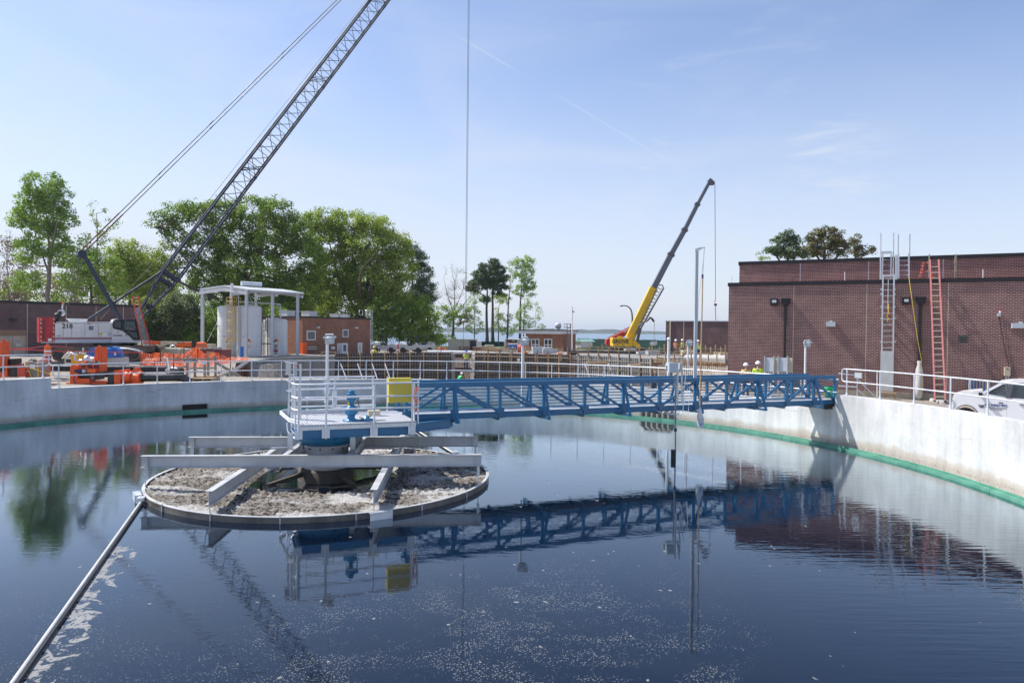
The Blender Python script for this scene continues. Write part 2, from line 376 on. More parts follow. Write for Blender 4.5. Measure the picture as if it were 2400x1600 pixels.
def brick(name, c1, c2, mortar, bw=.224, bh=.081, ms=.011, blotch=.35, shift=.0):
    m, nd, lk, bs_ = newmat(name); tcn = nd.new('ShaderNodeTexCoord')
    sp = nd.new('ShaderNodeSeparateXYZ'); lk.new(tcn.outputs['Object'], sp.inputs[0])
    cb = nd.new('ShaderNodeCombineXYZ'); lk.new(mth(nd, lk, 'ADD', sp.outputs[0], sp.outputs[1]), cb.inputs[0]); lk.new(sp.outputs[2], cb.inputs[1])
    bt = nd.new('ShaderNodeTexBrick'); lk.new(cb.outputs[0], bt.inputs[0]); bt.offset = .5
    bt.inputs['Scale'].default_value = 1; bt.inputs['Brick Width'].default_value = bw; bt.inputs['Row Height'].default_value = bh
    bt.inputs['Mortar Size'].default_value = ms; bt.inputs['Mortar Smooth'].default_value = .1; bt.inputs['Bias'].default_value = 0.0
    bt.inputs['Color1'].default_value = c1 + (1,); bt.inputs['Color2'].default_value = c2 + (1,); bt.inputs['Mortar'].default_value = mortar + (1,)
    n1 = noise(nd, lk, cb.outputs[0], .45, 5, .6); n2 = noise(nd, lk, cb.outputs[0], 1.8, 5, .65)
    v = mth(nd, lk, 'ADD', rng(nd, lk, n1, .3, .7, 1 - blotch * .5, 1 + blotch * .35, False), rng(nd, lk, n2, .3, .7, -blotch * .3, blotch * .3, False))
    cc = nd.new('ShaderNodeVectorMath'); cc.operation = 'SCALE'; lk.new(bt.outputs['Color'], cc.inputs[0]); lk.new(v, cc.inputs['Scale'])
    lk.new(cc.outputs[0], bs_.inputs['Base Color']); bs_.inputs['Roughness'].default_value = .82
    bs_.inputs['Specular IOR Level'].default_value = .3
    lk.new(bump(nd, lk, bt.outputs['Fac'], -.5, .008), bs_.inputs['Normal'])
    return m
M['brick'] = brick('dark_red_brick', (.145, .056, .047), (.225, .088, .072), (.40, .31, .28), ms=.012)
M['brick_far'] = brick('purple_brown_brick', (.105, .060, .062), (.145, .078, .078), (.19, .14, .135))
M['brick_red'] = brick('orange_red_brick', (.24, .085, .045), (.33, .125, .065), (.30, .22, .17))
M['brick_dk'] = brick('dark_brown_brick', (.12, .058, .050), (.16, .08, .068), (.18, .13, .12))  # dark brown brick of the far shed wall
def ground_mat():
    m, nd, lk, bs_ = newmat('construction_ground'); p = pos(nd)
    n1 = noise(nd, lk, p, .18, 6, .6); n2 = noise(nd, lk, p, 2.2, 8, .65); n3 = noise(nd, lk, p, 14, 6, .7)
    vo = nd.new('ShaderNodeTexVoronoi'); vo.inputs['Scale'].default_value = 9; lk.new(p, vo.inputs[0])
    c = mixc(nd, lk, rng(nd, lk, n1, .35, .65), (.25, .21, .165), (.31, .285, .25))
    c = mixc(nd, lk, rng(nd, lk, n2, .45, .7), c, (.22, .16, .11))
    c = mixc(nd, lk, mth(nd, lk, 'MULTIPLY', rng(nd, lk, vo.outputs['Distance'], .2, .7), .5), c, (.40, .385, .36))
    c = mixc(nd, lk, rng(nd, lk, n3, .3, .8, .0, .35), c, (.20, .17, .13))
    # grass beyond the site
    sp = nd.new('ShaderNodeSeparateXYZ'); lk.new(p, sp.inputs[0])
    g = rng(nd, lk, mth(nd, lk, 'ADD', sp.outputs[1], rng(nd, lk, n1, .3, .7, -14, 14)), 92, 104)
    c = mixc(nd, lk, g, c, mixc(nd, lk, n2, (.06, .10, .025), (.13, .17, .05)))
    lk.new(c, bs_.inputs['Base Color']); bs_.inputs['Roughness'].default_value = .95
    h = mth(nd, lk, 'ADD', vo.outputs['Distance'], n2); lk.new(bump(nd, lk, h, .8, .06), bs_.inputs['Normal'])
    return m
M['ground'] = ground_mat()
def leaf_mat(name, c1, c2, c3, trans=.30):
    m, nd, lk, bs_ = newmat(name)
    at = nd.new('ShaderNodeAttribute'); at.attribute_name = 'tint'; at.attribute_type = 'GEOMETRY'
    sp = nd.new('ShaderNodeSeparateColor'); lk.new(at.outputs['Color'], sp.inputs[0])
    c = mixc(nd, lk, sp.outputs[0], c1, c2); c = mixc(nd, lk, sp.outputs[1], c, c3)
    di = nd.new('ShaderNodeBsdfDiffuse'); tr = nd.new('ShaderNodeBsdfTranslucent'); lk.new(c, di.inputs[0])
    t2 = mixc(nd, lk, .5, c, (1.0, 1.25, .35), 'MULTIPLY'); lk.new(c, tr.inputs[0])
    gl = nd.new('ShaderNodeBsdfGlossy'); gl.inputs['Roughness'].default_value = .55; gl.inputs[0].default_value = (.5, .55, .5, 1)
    ms = nd.new('ShaderNodeMixShader'); ms.inputs[0].default_value = trans; lk.new(di.outputs[0], ms.inputs[1]); lk.new(tr.outputs[0], ms.inputs[2])
    m2 = nd.new('ShaderNodeMixShader'); m2.inputs[0].default_value = .06; lk.new(ms.outputs[0], m2.inputs[1]); lk.new(gl.outputs[0], m2.inputs[2])
    lk.new(m2.outputs[0], nd['Material Output'].inputs[0]); return m
M['leaf_oak'] = leaf_mat('broad_leaves_deep_green', (.095, .180, .016), (.260, .385, .036), (.420, .510, .065), .42)
M['leaf_lime'] = leaf_mat('broad_leaves_yellow_green', (.185, .285, .022), (.380, .480, .050), (.520, .570, .095), .45)
M['leaf_maple'] = leaf_mat('young_spring_leaves', (.165, .290, .032), (.350, .510, .075), (.500, .610, .150), .45)
M['leaf_pine'] = leaf_mat('pine_needles', (.060, .110, .046), (.130, .195, .072), (.220, .230, .095), .15)
M['leaf_pine_brown'] = leaf_mat('browning_pine_needles', (.100, .125, .045), (.220, .200, .085), (.340, .230, .105), .15)
M['leaf_bare'] = leaf_mat('reddish_buds', (.21, .14, .11), (.30, .21, .165), (.26, .29, .13), .3)
M['leaf_shrub'] = leaf_mat('olive_shrub_leaves', (.045, .075, .018), (.15, .19, .06), (.30, .33, .15), .35)
M['leaf_bud'] = leaf_mat('pale_spring_buds', (.24, .24, .15), (.33, .31, .20), (.36, .38, .20), .4)
M['bark'] = pm('tree_bark', (.115, .088, .068), .9, 0, .35, 3, .5, 14, dirt=(.05, .04, .03), dirta=.5)
M['bark_pale'] = pm('pale_tree_bark', (.26, .215, .18), .9, 0, .3, 3, .5, 14)

def glass_mat(name, tint, tr):
    m, nd, lk, bs_ = newmat(name); tb = nd.new('ShaderNodeBsdfTransparent'); ms = nd.new('ShaderNodeMixShader'); ms.inputs[0].default_value = tr
    bs_.inputs['Base Color'].default_value = tint + (1,); bs_.inputs['Roughness'].default_value = .05; bs_.inputs['Specular IOR Level'].default_value = .8
    tb.inputs[0].default_value = (.75, .85, .84, 1); lk.new(bs_.outputs[0], ms.inputs[1]); lk.new(tb.outputs[0], ms.inputs[2]); lk.new(ms.outputs[0], nd['Material Output'].inputs[0]); return m
M['cab_glass'] = glass_mat('cab_glass_clear', (.10, .15, .15), .62)
M['car_glass'] = glass_mat('car_glass', (.05, .09, .10), .45)
# ---------------------------------------------------------------- setting: ground, water, tank
TC = Vector((-5.28, 19.5, 0)); RW = 19.0; ZL, ZH = 1.49, 1.96
def ring_pt(a, r=RW, z=0.0):      # a measured from +Y, clockwise seen from above
    return Vector((TC.x + r * sin(a), TC.y + r * cos(a), z))
def ring_ang(px, r=RW, z=1.5):    # where the far side of the ring meets column px
    d = XY(px, 30, z); d = Vector((d.x, 30)) ; dn = d.normalized(); o = Vector((TC.x, TC.y))
    b = dn.dot(o); c = o.length_squared - r * r; t = b + sqrt(max(0, b*b - c)); q = dn * t
    return atan2(q.x - TC.x, q.y - TC.y)
A_LEFT, A_RIGHT = ring_ang(120, z=1.6), ring_ang(1958, z=1.6)
# pit edge: plan of the new tank wall, from pixels and heights
WALLPTS = [(582, 43.6), (612, 47.2), (640, 49.8), (700, 52.0), (785, 55.2), (870, 58.0), (960, 60.0), (1060, 61.0), (1170, 60.8), (1260, 60.0), (1335, 58.6), (1430, 55.5), (1530, 51.0), (1600, 47.5), (1690, 44.0)]
WP = [XY(px, Y, 2.2) for px, Y in WALLPTS]
def in_pit(x, y):
    if x < WP[0].x or x > WP[-1].x + 1 or y < 39.6: return False
    for a, b in zip(WP[:-1], WP[1:]):
        lo, hi = (a, b) if a.x < b.x else (b, a)
        if lo.x <= x <= hi.x and hi.x > lo.x:
            yy = lo.y + (hi.y - lo.y) * (x - lo.x) / (hi.x - lo.x)
            if y < yy + .5: return True
    return False
def sstep(a, b, x): t = max(0, min(1, (x - a) / (b - a))); return t*t*(3-2*t)
def ground_z(x, y):
    r = sqrt((x - TC.x)**2 + (y - TC.y)**2)
    if r < RW + .55: return -1.2
    h = 1.28 + (1.85 - 1.28) * sstep(36, 46, y)                    # left and back
    right = sstep(2, 11, x) * (1 - sstep(38, 48, y))
    h = h * (1 - right) + .95 * right
    if x > 14: h -= .50 * sstep(15, 19, x) * (1 - sstep(31, 34, y))
    h -= .15 * sstep(62, 90, y)
    if in_pit(x, y): return -2.2
    if y > 128: h = h - 4.5 * sstep(128, 150, y)
    h += .05 * sin(x * .9 + y * .4) * sin(y * .7 - x * .3) + .03 * sin(x * 2.7) * sin(y * 3.1)
    return h
def axis(lo, hi, fine_lo, fine_hi, st):
    a = list(np.arange(fine_lo, fine_hi + .001, st)); s = st; v = fine_lo
    L = []
    while v > lo: s *= 1.35; v -= s; L.append(max(v, lo))
    s = st; v = fine_hi; R = []
    while v < hi: s *= 1.35; v += s; R.append(min(v, hi))
    return L[::-1] + a + R
gx = axis(-6000, 6000, -36, 30, .5); gy = axis(-4000, 7000, -6, 66, .5)
mb = MB(); nx = len(gx)
for y in gy:
    for x in gx: mb.v.append((x, y, ground_z(x, y)))
for j in range(len(gy) - 1):
    for i in range(nx - 1): mb.f.append((j*nx+i, j*nx+i+1, (j+1)*nx+i+1, (j+1)*nx+i)); mb.sm.append(True)
mb.build('ground', M['ground'], loc=(0, 0, 0), kind='structure')
# river
m, nd, lk, bs_ = newmat('river_water'); p = pos(nd)
bs_.inputs['Base Color'].default_value = (.10, .17, .26, 1); bs_.inputs['Roughness'].default_value = .25; bs_.inputs['Specular IOR Level'].default_value = .5
lk.new(bump(nd, lk, noise(nd, lk, p, .6, 4, .6, (.4, 1, 1)), .6, .4), bs_.inputs['Normal'])
MB().add([(-6000, 134, 0), (6000, 134, 0), (6000, 5200, 0), (-6000, 5200, 0)], [(0, 1, 2, 3)]).build('river', m, loc=(0, 134, 0), kind='structure')
# far shore: low wooded bank
mb = MB(); k = 500; rs = random.Random(3)
m, nd, lk, bs_ = newmat('far_woods'); p = pos(nd)
lk.new(mixc(nd, lk, noise(nd, lk, p, .02, 6, .7), (.03, .06, .03), (.09, .12, .06)), bs_.inputs['Base Color']); bs_.inputs['Roughness'].default_value = 1
vs = []
hh = 12.0
for i in range(k + 1):
    x = -3000 + 6000 * i / k; hh += rs.uniform(-2.2, 2.2); hh = max(8, min(18, hh)); e = rs.uniform(-1, 1)
    y0 = 2560 + 160 * sin(x * .0013) + 60 * sin(x * .006)
    vs += [(x, y0, -1), (x, y0 + 10, 2 + e), (x, y0 + 25, hh), (x, y0 + 400, hh * .9), (x, y0 + 480, -1)]
for i in range(k):
    for j in range(4): mb.f.append((i*5+j, (i+1)*5+j, (i+1)*5+j+1, i*5+j+1)); mb.sm.append(False)
mb.v = vs; mb.build('far_shore', m, loc=(0, 2500, 0), kind='structure')
# tank wall
OPEN1 = (ring_ang(427, z=.3), ring_ang(487, z=.3)); OPEN2 = (ring_ang(1509, z=.5), ring_ang(1574, z=.5))
tank = thing('round_tank', 'large round open concrete settling tank with a green weir around its water', 'tank', TC)
def ring_seg(mb, a0, a1, r0, r1, z0, z1, n):
    for i in range(n):
        b0, b1 = a0 + (a1 - a0) * i / n, a0 + (a1 - a0) * (i + 1) / n
        q = [ring_pt(b0, r0, z0), ring_pt(b1, r0, z0), ring_pt(b1, r1, z0), ring_pt(b0, r1, z0), ring_pt(b0, r0, z1), ring_pt(b1, r0, z1), ring_pt(b1, r1, z1), ring_pt(b0, r1, z1)]
        fs = [(4, 7, 6, 5), (0, 4, 5, 1), (2, 6, 7, 3), (0, 1, 2, 3)]
        if i == 0: fs.append((0, 3, 7, 4))
        if i == n - 1: fs.append((1, 5, 6, 2))
        mb.add(q, fs, False)
mb = MB(); seg = lambda a0, a1, z0, z1: ring_seg(mb, a0, a1, RW, RW + .36, z0, z1, max(2, int(abs(a1 - a0) / .03)))
LEFT0 = A_LEFT - 2.3; RIGHT1 = A_RIGHT + 2.0
seg(LEFT0, A_LEFT, -1.5, ZH)
seg(A_LEFT, OPEN1[0], -1.5, ZL); seg(*OPEN1, -1.5, .06); seg(*OPEN1, .36, ZL); seg(OPEN1[1], OPEN2[0], -1.5, ZL)
seg(*OPEN2, -1.5, .10); seg(*OPEN2, .62, ZL); seg(OPEN2[1], A_RIGHT, -1.5, ZL); seg(A_RIGHT, RIGHT1, -1.5, ZH)
seg(RIGHT1, LEFT0 + 2 * pi, -1.5, .9)
wall = mb.build('wall', M['concrete'], tank)
mb = MB()
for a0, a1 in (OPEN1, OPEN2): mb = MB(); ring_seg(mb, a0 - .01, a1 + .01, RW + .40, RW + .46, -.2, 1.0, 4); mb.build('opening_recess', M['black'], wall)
mb = MB()
for i in range(6):
    a = OPEN2[0] + (OPEN2[1] - OPEN2[0]) * i / 5
    p0, p1 = ring_pt(a, RW - .35, .02), ring_pt(a, RW + .2, .02); t = (ring_pt(a + .003) - ring_pt(a)).normalized() * .05
    mb.prism([p0 - t, p1 - t, p1 - t + Vector((0, 0, .60)), p0 - t + Vector((0, 0, .36))], t * 2)
mb.build('baffle_fins', M['conc_grey'], tank)
# weir: two green strips with joints
m, nd, lk, bs_ = newmat('green_weir'); p = pos(nd)
c = mixc(nd, lk, rng(nd, lk, noise(nd, lk, p, 1.6, 6, .65), .3, .7), (.055, .215, .15), (.12, .33, .24))
c = mixc(nd, lk, rng(nd, lk, noise(nd, lk, p, 12, 5, .7), .58, .72, 0, .5), c, (.03, .12, .07)); lk.new(c, bs_.inputs['Base Color']); bs_.inputs['Roughness'].default_value = .5
M['weir'] = m
mb = MB(); mb.lathe(TC, [(18.38, -.4), (18.38, .09), (18.41, .09), (18.42, .07), (18.56, .07), (18.56, .125), (18.60, .125), (18.62, .04), (18.80, .03), (18.86, -.3)], 200, smooth=False)
weir = mb.build('weir_trough', M['weir'], tank)
mb = MB()
for i in range(36):
    a = i * 2 * pi / 36 + .05
    mb = MB(); ring_seg(mb, a, a + .0009, 18.375, 18.44, -.1, .094, 1); mb.build('weir_joint', M['weir_joint'], weir)
# water of the tank
m, nd, lk, bs_ = newmat('tank_water'); p = pos(nd)
bs_.inputs['Roughness'].default_value = .015; bs_.inputs['IOR'].default_value = 1.55
base = mixc(nd, lk, rng(nd, lk, noise(nd, lk, p, .25, 3), .3, .7), (.0011, .0042, .0125), (.0017, .0058, .0165))
# floating specks of scum: many tiny, few larger; drifting in streaky fields
sp = nd.new('ShaderNodeSeparateXYZ'); lk.new(p, sp.inputs[0])
def spk(scale, lo, hi, seed):
    mp = nd.new('ShaderNodeMapping'); mp.inputs['Location'].default_value = (seed, seed * .7, 0); mp.inputs['Scale'].default_value = (1, .8, 1); lk.new(p, mp.inputs[0])
    wz = nd.new('ShaderNodeVectorMath'); wz.operation = 'ADD'; nn = nd.new('ShaderNodeTexNoise'); nn.inputs['Scale'].default_value = scale * 1.3; lk.new(mp.outputs[0], nn.inputs[0])
    sc_ = nd.new('ShaderNodeVectorMath'); sc_.operation = 'SCALE'; sc_.inputs['Scale'].default_value = .9 / scale; lk.new(nn.outputs['Color'], sc_.inputs[0])
    lk.new(mp.outputs[0], wz.inputs[0]); lk.new(sc_.outputs[0], wz.inputs[1])
    v = nd.new('ShaderNodeTexVoronoi'); v.inputs['Scale'].default_value = scale; lk.new(wz.outputs[0], v.inputs[0])
    sc2 = nd.new('ShaderNodeSeparateColor'); lk.new(v.outputs['Color'], sc2.inputs[0])
    return v.outputs['Distance'], sc2.outputs[0]
field = noise(nd, lk, p, .30, 5, .6, (1, 1.3, 1), 1.0)
fine = noise(nd, lk, p, 2.2, 4, .6)
# the bright field ahead of the camera is thicker; clear water to the right and far left
dx = mth(nd, lk, 'SUBTRACT', sp.outputs[0], mth(nd, lk, 'MULTIPLY', sp.outputs[1], .165))
dens = mth(nd, lk, 'ADD', rng(nd, lk, field, .30, .66), rng(nd, lk, fine, .3, .7, -.3, .3))
rightcut = rng(nd, lk, mth(nd, lk, 'ADD', dx, rng(nd, lk, field, .3, .7, -1.4, 1.4)), .7, 2.6, 1, 0)
near = rng(nd, lk, sp.outputs[1], 13.5, 8.8, .42, 1.35)
dens = mth(nd, lk, 'MULTIPLY', dens, rng(nd, lk, dx, -6.0, -1.0, .55, 1.2))
dens = mth(nd, lk, 'MULTIPLY', mth(nd, lk, 'MULTIPLY', dens, rightcut), near, clamp=True)
d1, r1 = spk(34, 0, 0, 3.1); d2, r2 = spk(6.2, 0, 0, 8.7); d3, r3 = spk(62, 0, 0, 1.3)
s1 = mth(nd, lk, 'MULTIPLY', rng(nd, lk, mth(nd, lk, 'SUBTRACT', d1, mth(nd, lk, 'MULTIPLY', dens, .30)), .10, .0), rng(nd, lk, mth(nd, lk, 'SUBTRACT', r1, mth(nd, lk, 'MULTIPLY', dens, .62)), .10, .04))
s2 = mth(nd, lk, 'MULTIPLY', rng(nd, lk, d2, .22, .08), rng(nd, lk, mth(nd, lk, 'SUBTRACT', r2, mth(nd, lk, 'MULTIPLY', dens, .10)), .018, .012))
s3 = mth(nd, lk, 'MULTIPLY', rng(nd, lk, d3, .3, .1), rng(nd, lk, mth(nd, lk, 'SUBTRACT', r3, mth(nd, lk, 'MULTIPLY', dens, .35)), .02, .0)); s3 = mth(nd, lk, 'MULTIPLY', s3, .5)
# ragged foam gathered on the right flank of the skimmer pipe
K0 = PZ(332, 1172, 0); K1 = PZ(20, 1612, 0); dr = (K1 - K0).normalized(); nr = Vector((-dr.y, dr.x, 0))
if nr.x < 0: nr = -nr
vd = nd.new('ShaderNodeVectorMath'); vd.operation = 'DOT_PRODUCT'; lk.new(p, vd.inputs[0]); vd.inputs[1].default_value = nr
dl = mth(nd, lk, 'SUBTRACT', vd.outputs['Value'], nr.dot(K0))
vd2 = nd.new('ShaderNodeVectorMath'); vd2.operation = 'DOT_PRODUCT'; lk.new(p, vd2.inputs[0]); vd2.inputs[1].default_value = dr
al = mth(nd, lk, 'SUBTRACT', vd2.outputs['Value'], dr.dot(K0))
foam_n = noise(nd, lk, p, 2.6, 6, .6, None, .8); foam_c = noise(nd, lk, p, 9, 5, .6, None, 1.0)
reach = rng(nd, lk, foam_n, .38, .62, .02, .55)
fm = mth(nd, lk, 'MULTIPLY', rng(nd, lk, mth(nd, lk, 'SUBTRACT', dl, reach), .04, .0), rng(nd, lk, dl, -.02, .02))
fm = mth(nd, lk, 'MULTIPLY', fm, rng(nd, lk, al, 3.4, 4.2)); fm = mth(nd, lk, 'MULTIPLY', fm, rng(nd, lk, foam_c, .40, .47))
foam = mth(nd, lk, 'MAXIMUM', mth(nd, lk, 'MAXIMUM', mth(nd, lk, 'MULTIPLY', s1, .55), s2), mth(nd, lk, 'MAXIMUM', fm, s3), clamp=True)
col = mixc(nd, lk, foam, base, mixc(nd, lk, foam_c, (.16, .18, .20), (.36, .34, .31)))
lk.new(col, bs_.inputs['Base Color']); lk.new(mth(nd, lk, 'MULTIPLY_ADD', foam, .7, .05), bs_.inputs['Roughness'])
bs_.inputs['Specular IOR Level'].default_value = 0
# ripples: gentle cat's paws, wind lines parallel to the right wall, a scummy film at the left
rip = noise(nd, lk, p, 5.0, 3, .5, (.55, 1.25, 1)); rip2 = noise(nd, lk, p, 16, 3, .55, (.7, 1.2, 1)); big = noise(nd, lk, p, .30, 3, .5)
rip_l = noise(nd, lk, p, 3.2, 2, .5, (.22, 2.3, 1))
leftm = rng(nd, lk, dl, .05, -.12)
amp = rng(nd, lk, big, .38, .64, .25, 1.0); farm = rng(nd, lk, sp.outputs[1], 12, 26, .35, 1.0)
h = mth(nd, lk, 'MULTIPLY', mth(nd, lk, 'MULTIPLY', rip, amp), farm)
h = mth(nd, lk, 'ADD', h, mth(nd, lk, 'MULTIPLY', rip2, mth(nd, lk, 'MULTIPLY_ADD', leftm, .11, .03)))
h = mth(nd, lk, 'ADD', h, mth(nd, lk, 'MULTIPLY', rip_l, rng(nd, lk, dx, 1.0, 5.0, 0, .65)))
bn = nd.new('ShaderNodeBump'); bn.inputs['Strength'].default_value = 1.0; bn.inputs['Distance'].default_value = .0045; lk.new(h, bn.inputs['Height']); lk.new(bn.outputs[0], bs_.inputs['Normal'])
fz = nd.new('ShaderNodeFresnel'); fz.inputs[0].default_value = 1.34; lk.new(bn.outputs[0], fz.inputs['Normal'])
gl = nd.new('ShaderNodeBsdfGlossy'); gl.inputs['Roughness'].default_value = .005; gl.inputs[0].default_value = (.88, .96, 1, 1); lk.new(bn.outputs[0], gl.inputs['Normal'])
msw = nd.new('ShaderNodeMixShader'); lk.new(mth(nd, lk, 'MULTIPLY', mth(nd, lk, 'MULTIPLY', mth(nd, lk, 'POWER', fz.outputs[0], 1.2), 2.3), mth(nd, lk, 'MULTIPLY_ADD', foam, -.8, 1.0), clamp=True), msw.inputs[0]); lk.new(bs_.outputs[0], msw.inputs[1]); lk.new(gl.outputs[0], msw.inputs[2]); lk.new(msw.outputs[0], nd['Material Output'].inputs[0])
mb = MB(); mb.lathe(TC, [(0.001, 0), (RW + .05, 0)], 96, smooth=True)
mb.v = [(x, y, 0) for x, y, z_ in mb.v]; mb.f = [tuple(reversed(f)) for f in mb.f]
w_ = mb.build('water', m, loc=TC, kind='structure')
# ---------------------------------------------------------------- railings on the rim
def rail_pts(a0, a1, r, z, step=.03):
    n = max(2, int(abs(a1 - a0) / step)); return [ring_pt(a0 + (a1 - a0) * i / n, r, z) for i in range(n + 1)]
DA = 1.51 / 19.12
def guardrail(label, a0, a1, zb, posts, loops=(), RR=RW + .16, H=1.04):
    t = thing('guardrail', label, 'guardrail', ring_pt(posts[len(posts)//2], RR, zb), group='pipe guardrails along the tank rim')
    MB().path(rail_pts(a0, a1, RR, zb + H), .026, 8).build('top_rail', M['white_rail'], t)
    MB().path(rail_pts(a0, a1, RR, zb + H * .52), .024, 8).build('mid_rail', M['white_rail'], t)
    for a in posts:
        mb = MB(); q = ring_pt(a, RR, zb); mb.tube(q, q + Vector((0, 0, H)), .026, n=8)
        mb.tube(q + Vector((0, 0, .004)), q + Vector((0, 0, .10)), .042, n=8); mb.tube(q + Vector((0, 0, .002)), q + Vector((0, 0, .016)), .075, n=8)
        mb.build('post', M['white_rail'], t)
    for a, s in loops:
        p0 = ring_pt(a, RR, zb + H); p1 = ring_pt(a, RR, zb + H * .52); d = (ring_pt(a + .001) - ring_pt(a)).normalized() * s
        MB().path([p0, p0 + d * .14, p0 + d * .22 - Vector((0, 0, .04)), p0 + d * .24 - Vector((0, 0, .12)), p1 + d * .24 + Vector((0, 0, .12)), p1 + d * .22 + Vector((0, 0, .04)), p1 + d * .14, p1], .025, 8).build('end_loop', M['white_rail'], t)
    return t
aL = [ring_ang(104, z=2) - DA * i for i in range(9)]
guardrail('white pipe guardrail on the raised rim at the left edge, ending in a loop', aL[-1] - .02, aL[0], ZH, aL, [(aL[0], 1)])
a921 = ring_ang(921, z=1.6); k0 = int((a921 - A_LEFT) / DA)
aM = [a921 - DA * i for i in range(k0, 0, -1)] + [a921 + DA * i for i in range(0, 40)]
aEnd = ring_ang(1966, z=1.6) - .01
aM = [a for a in aM if a < aEnd - .03 and a > A_LEFT + .02]
aM[0] = ring_ang(141, z=1.6)
guardrail('long white pipe guardrail curving along the lower far rim behind the bridge', aM[0], aEnd, ZL, aM, [(aM[0], -1)])
aR = [ring_ang(p_, z=2) for p_ in (1977, 2054, 2133, 2217, 2303, 2394)]; aR += [aR[-1] + DA * i for i in range(1, 7)]
g = guardrail('white pipe guardrail on the bright raised rim at the right, in front of the pickup', aR[0], aR[-1], ZH, aR, [(aR[0], -1)], H=1.0)
a = aR[0]; q = ring_pt(a + .03, RW + .12, ZH + .80); u = (ring_pt(a + .03) - ring_pt(a)).normalized()
MB().obox(q, u * .16, Vector((0, 0, .10)), Vector((u.y, -u.x, 0)) * .012).build('sign_plate', M['grey_box'], g)
# short stair railing beyond the bridge end
t = thing('stair_rail', 'short white stair railing sloping down beyond the bridge end', 'railing', XY(2015, 28.6, .95))
Yb = 28.8
c0 = P(1966, 875, Yb); c1 = P(2009, 879, Yb); m0 = P(1966, 904, Yb); m1 = P(2009, 907, Yb)
MB().path([c0, c1, XY(2009, Yb, 1.0)], .026, 8).build('top_rail', M['white_rail'], t)
MB().path([m0, m1], .024, 8).build('mid_rail', M['white_rail'], t)
MB().path([P(2011, 889, Yb), P(2050, 928, Yb + .3), P(2062, 940, Yb + .4)], .024, 8).build('sloping_rail', M['white_rail'], t)
MB().path([P(2011, 914, Yb), P(2030, 930, Yb + .2)], .024, 8).build('sloping_rail', M['white_rail'], t)
MB().tube(XY(2056, Yb + .4, .9), P(2056, 868, Yb + .4), .026).build('post', M['white_rail'], t)
# ---------------------------------------------------------------- feed well ring with scum
RR_ = 4.65; UB = Vector((.9303, .3668, 0)); NB = Vector((-.3668, .9303, 0))
FB = Vector((.997, .08, 0)).normalized(); GB = Vector((-FB.y, FB.x, 0))
ring = thing('scum_ring', 'wide low steel ring floating round the centre drive and holding crusted scum', 'ring baffle', TC)
mb = MB(); mb.lathe(TC, [(RR_, -.5), (RR_, .134), (RR_ - .012, .134), (RR_ - .012, -.5)], 140, smooth=False)
mb.build('band', pm('wet_dark_band', (.13, .115, .10), .5, .1, .4, 2, .2, 20, dirt=(.05, .04, .03), dirta=.6, stretch=(1, 1, .4)), ring)
mb = MB(); mb.lathe(TC, [(RR_ + .004, .136), (RR_ + .004, .150), (RR_ - .075, .150), (RR_ - .075, .137), (RR_ + .004, .136)], 140, smooth=False)
mb.build('rim_flange', M['alu_plain'], ring)
mb = MB()
for i in range(18):
    a = 2 * pi * i / 18 + .23; d = Vector((cos(a), sin(a), 0)); q = TC + d * (RR_ + .012)
    MB().obox(q + Vector((0, 0, .05)), d * .015, Vector((-d.y, d.x, 0)) * .012, Vector((0, 0, .12))).build('stiffener', M['steel'], ring)
for px, py in ((880, 1190), (332, 1155)):
    q = PZ(px, py, .16); d = (q - TC); d.z = 0; d.normalize(); e = Vector((-d.y, d.x, 0))
    mb = MB(); mb.obox(TC + d * (RR_ + .12) + Vector((0, 0, .16)), e * .26, d * .08, Vector((0, 0, .012))); mb.obox(TC + d * (RR_ + .19) + Vector((0, 0, .07)), e * .26, d * .01, Vector((0, 0, .09)))
    mb.build('gate_box', M['alu'], ring)
# scum crust (countless lumps: one object)
def crust():
    from mathutils import noise as mn
    mb = MB(); nr_, na = 78, 560; r0, r1 = 1.15, RR_ - .03
    for i in range(nr_ + 1):
        for j in range(na):
            r = r0 + (r1 - r0) * i / nr_; a = 2 * pi * j / na
            x, y = TC.x + r * cos(a), TC.y + r * sin(a); v = Vector((x, y, 0))
            inner = r0 + .75 + .30 * mn.noise(Vector((x * .7, y * .7, 4)))
            k = sstep(inner, inner + .35, r)
            w = Vector((x * 1.2, y * 3.0, 0)); w2 = Vector((x * 5 + mn.noise(v * 2) * 2, y * 9, 3)); w3 = Vector((x * 16, y * 22, 9))
            h = .045 + .030 * mn.noise(w) + .075 * abs(mn.noise(w2)) * 2 + .045 * mn.noise(w3)
            flat = max(0, mn.noise(Vector((x * .55, y * 1.1, 17))) - .12) * 2
            h = h * (1 - .55 * min(1, flat)) + .02
            mb.v.append((x + .02 * mn.noise(w3 * 1.3), y + .02 * mn.noise(w3 * .9), h * k - .05 * (1 - k)))
    for i in range(nr_):
        for j in range(na):
            j2 = (j + 1) % na; mb.f.append((i*na+j, (i+1)*na+j, (i+1)*na+j2, i*na+j2)); mb.sm.append(True)
    return mb
m, nd, lk, bs_ = newmat('scum_crust'); p = pos(nd)
n1 = noise(nd, lk, p, 1.3, 6, .65, (.8, 2.0, 1), .6); n2 = noise(nd, lk, p, 9, 8, .7, (.8, 1.7, 1), .4); n3 = noise(nd, lk, p, .8, 5, .6, (.6, 1.6, 1), .5)
c = mixc(nd, lk, rng(nd, lk, n2, .42, .56), (.060, .048, .038), (.46, .41, .35))
c = mixc(nd, lk, mth(nd, lk, 'MULTIPLY', rng(nd, lk, n3, .50, .60), .92), c, (.78, .76, .72))
c = mixc(nd, lk, rng(nd, lk, n1, .58, .68, 0, .8), c, (.74, .71, .66))
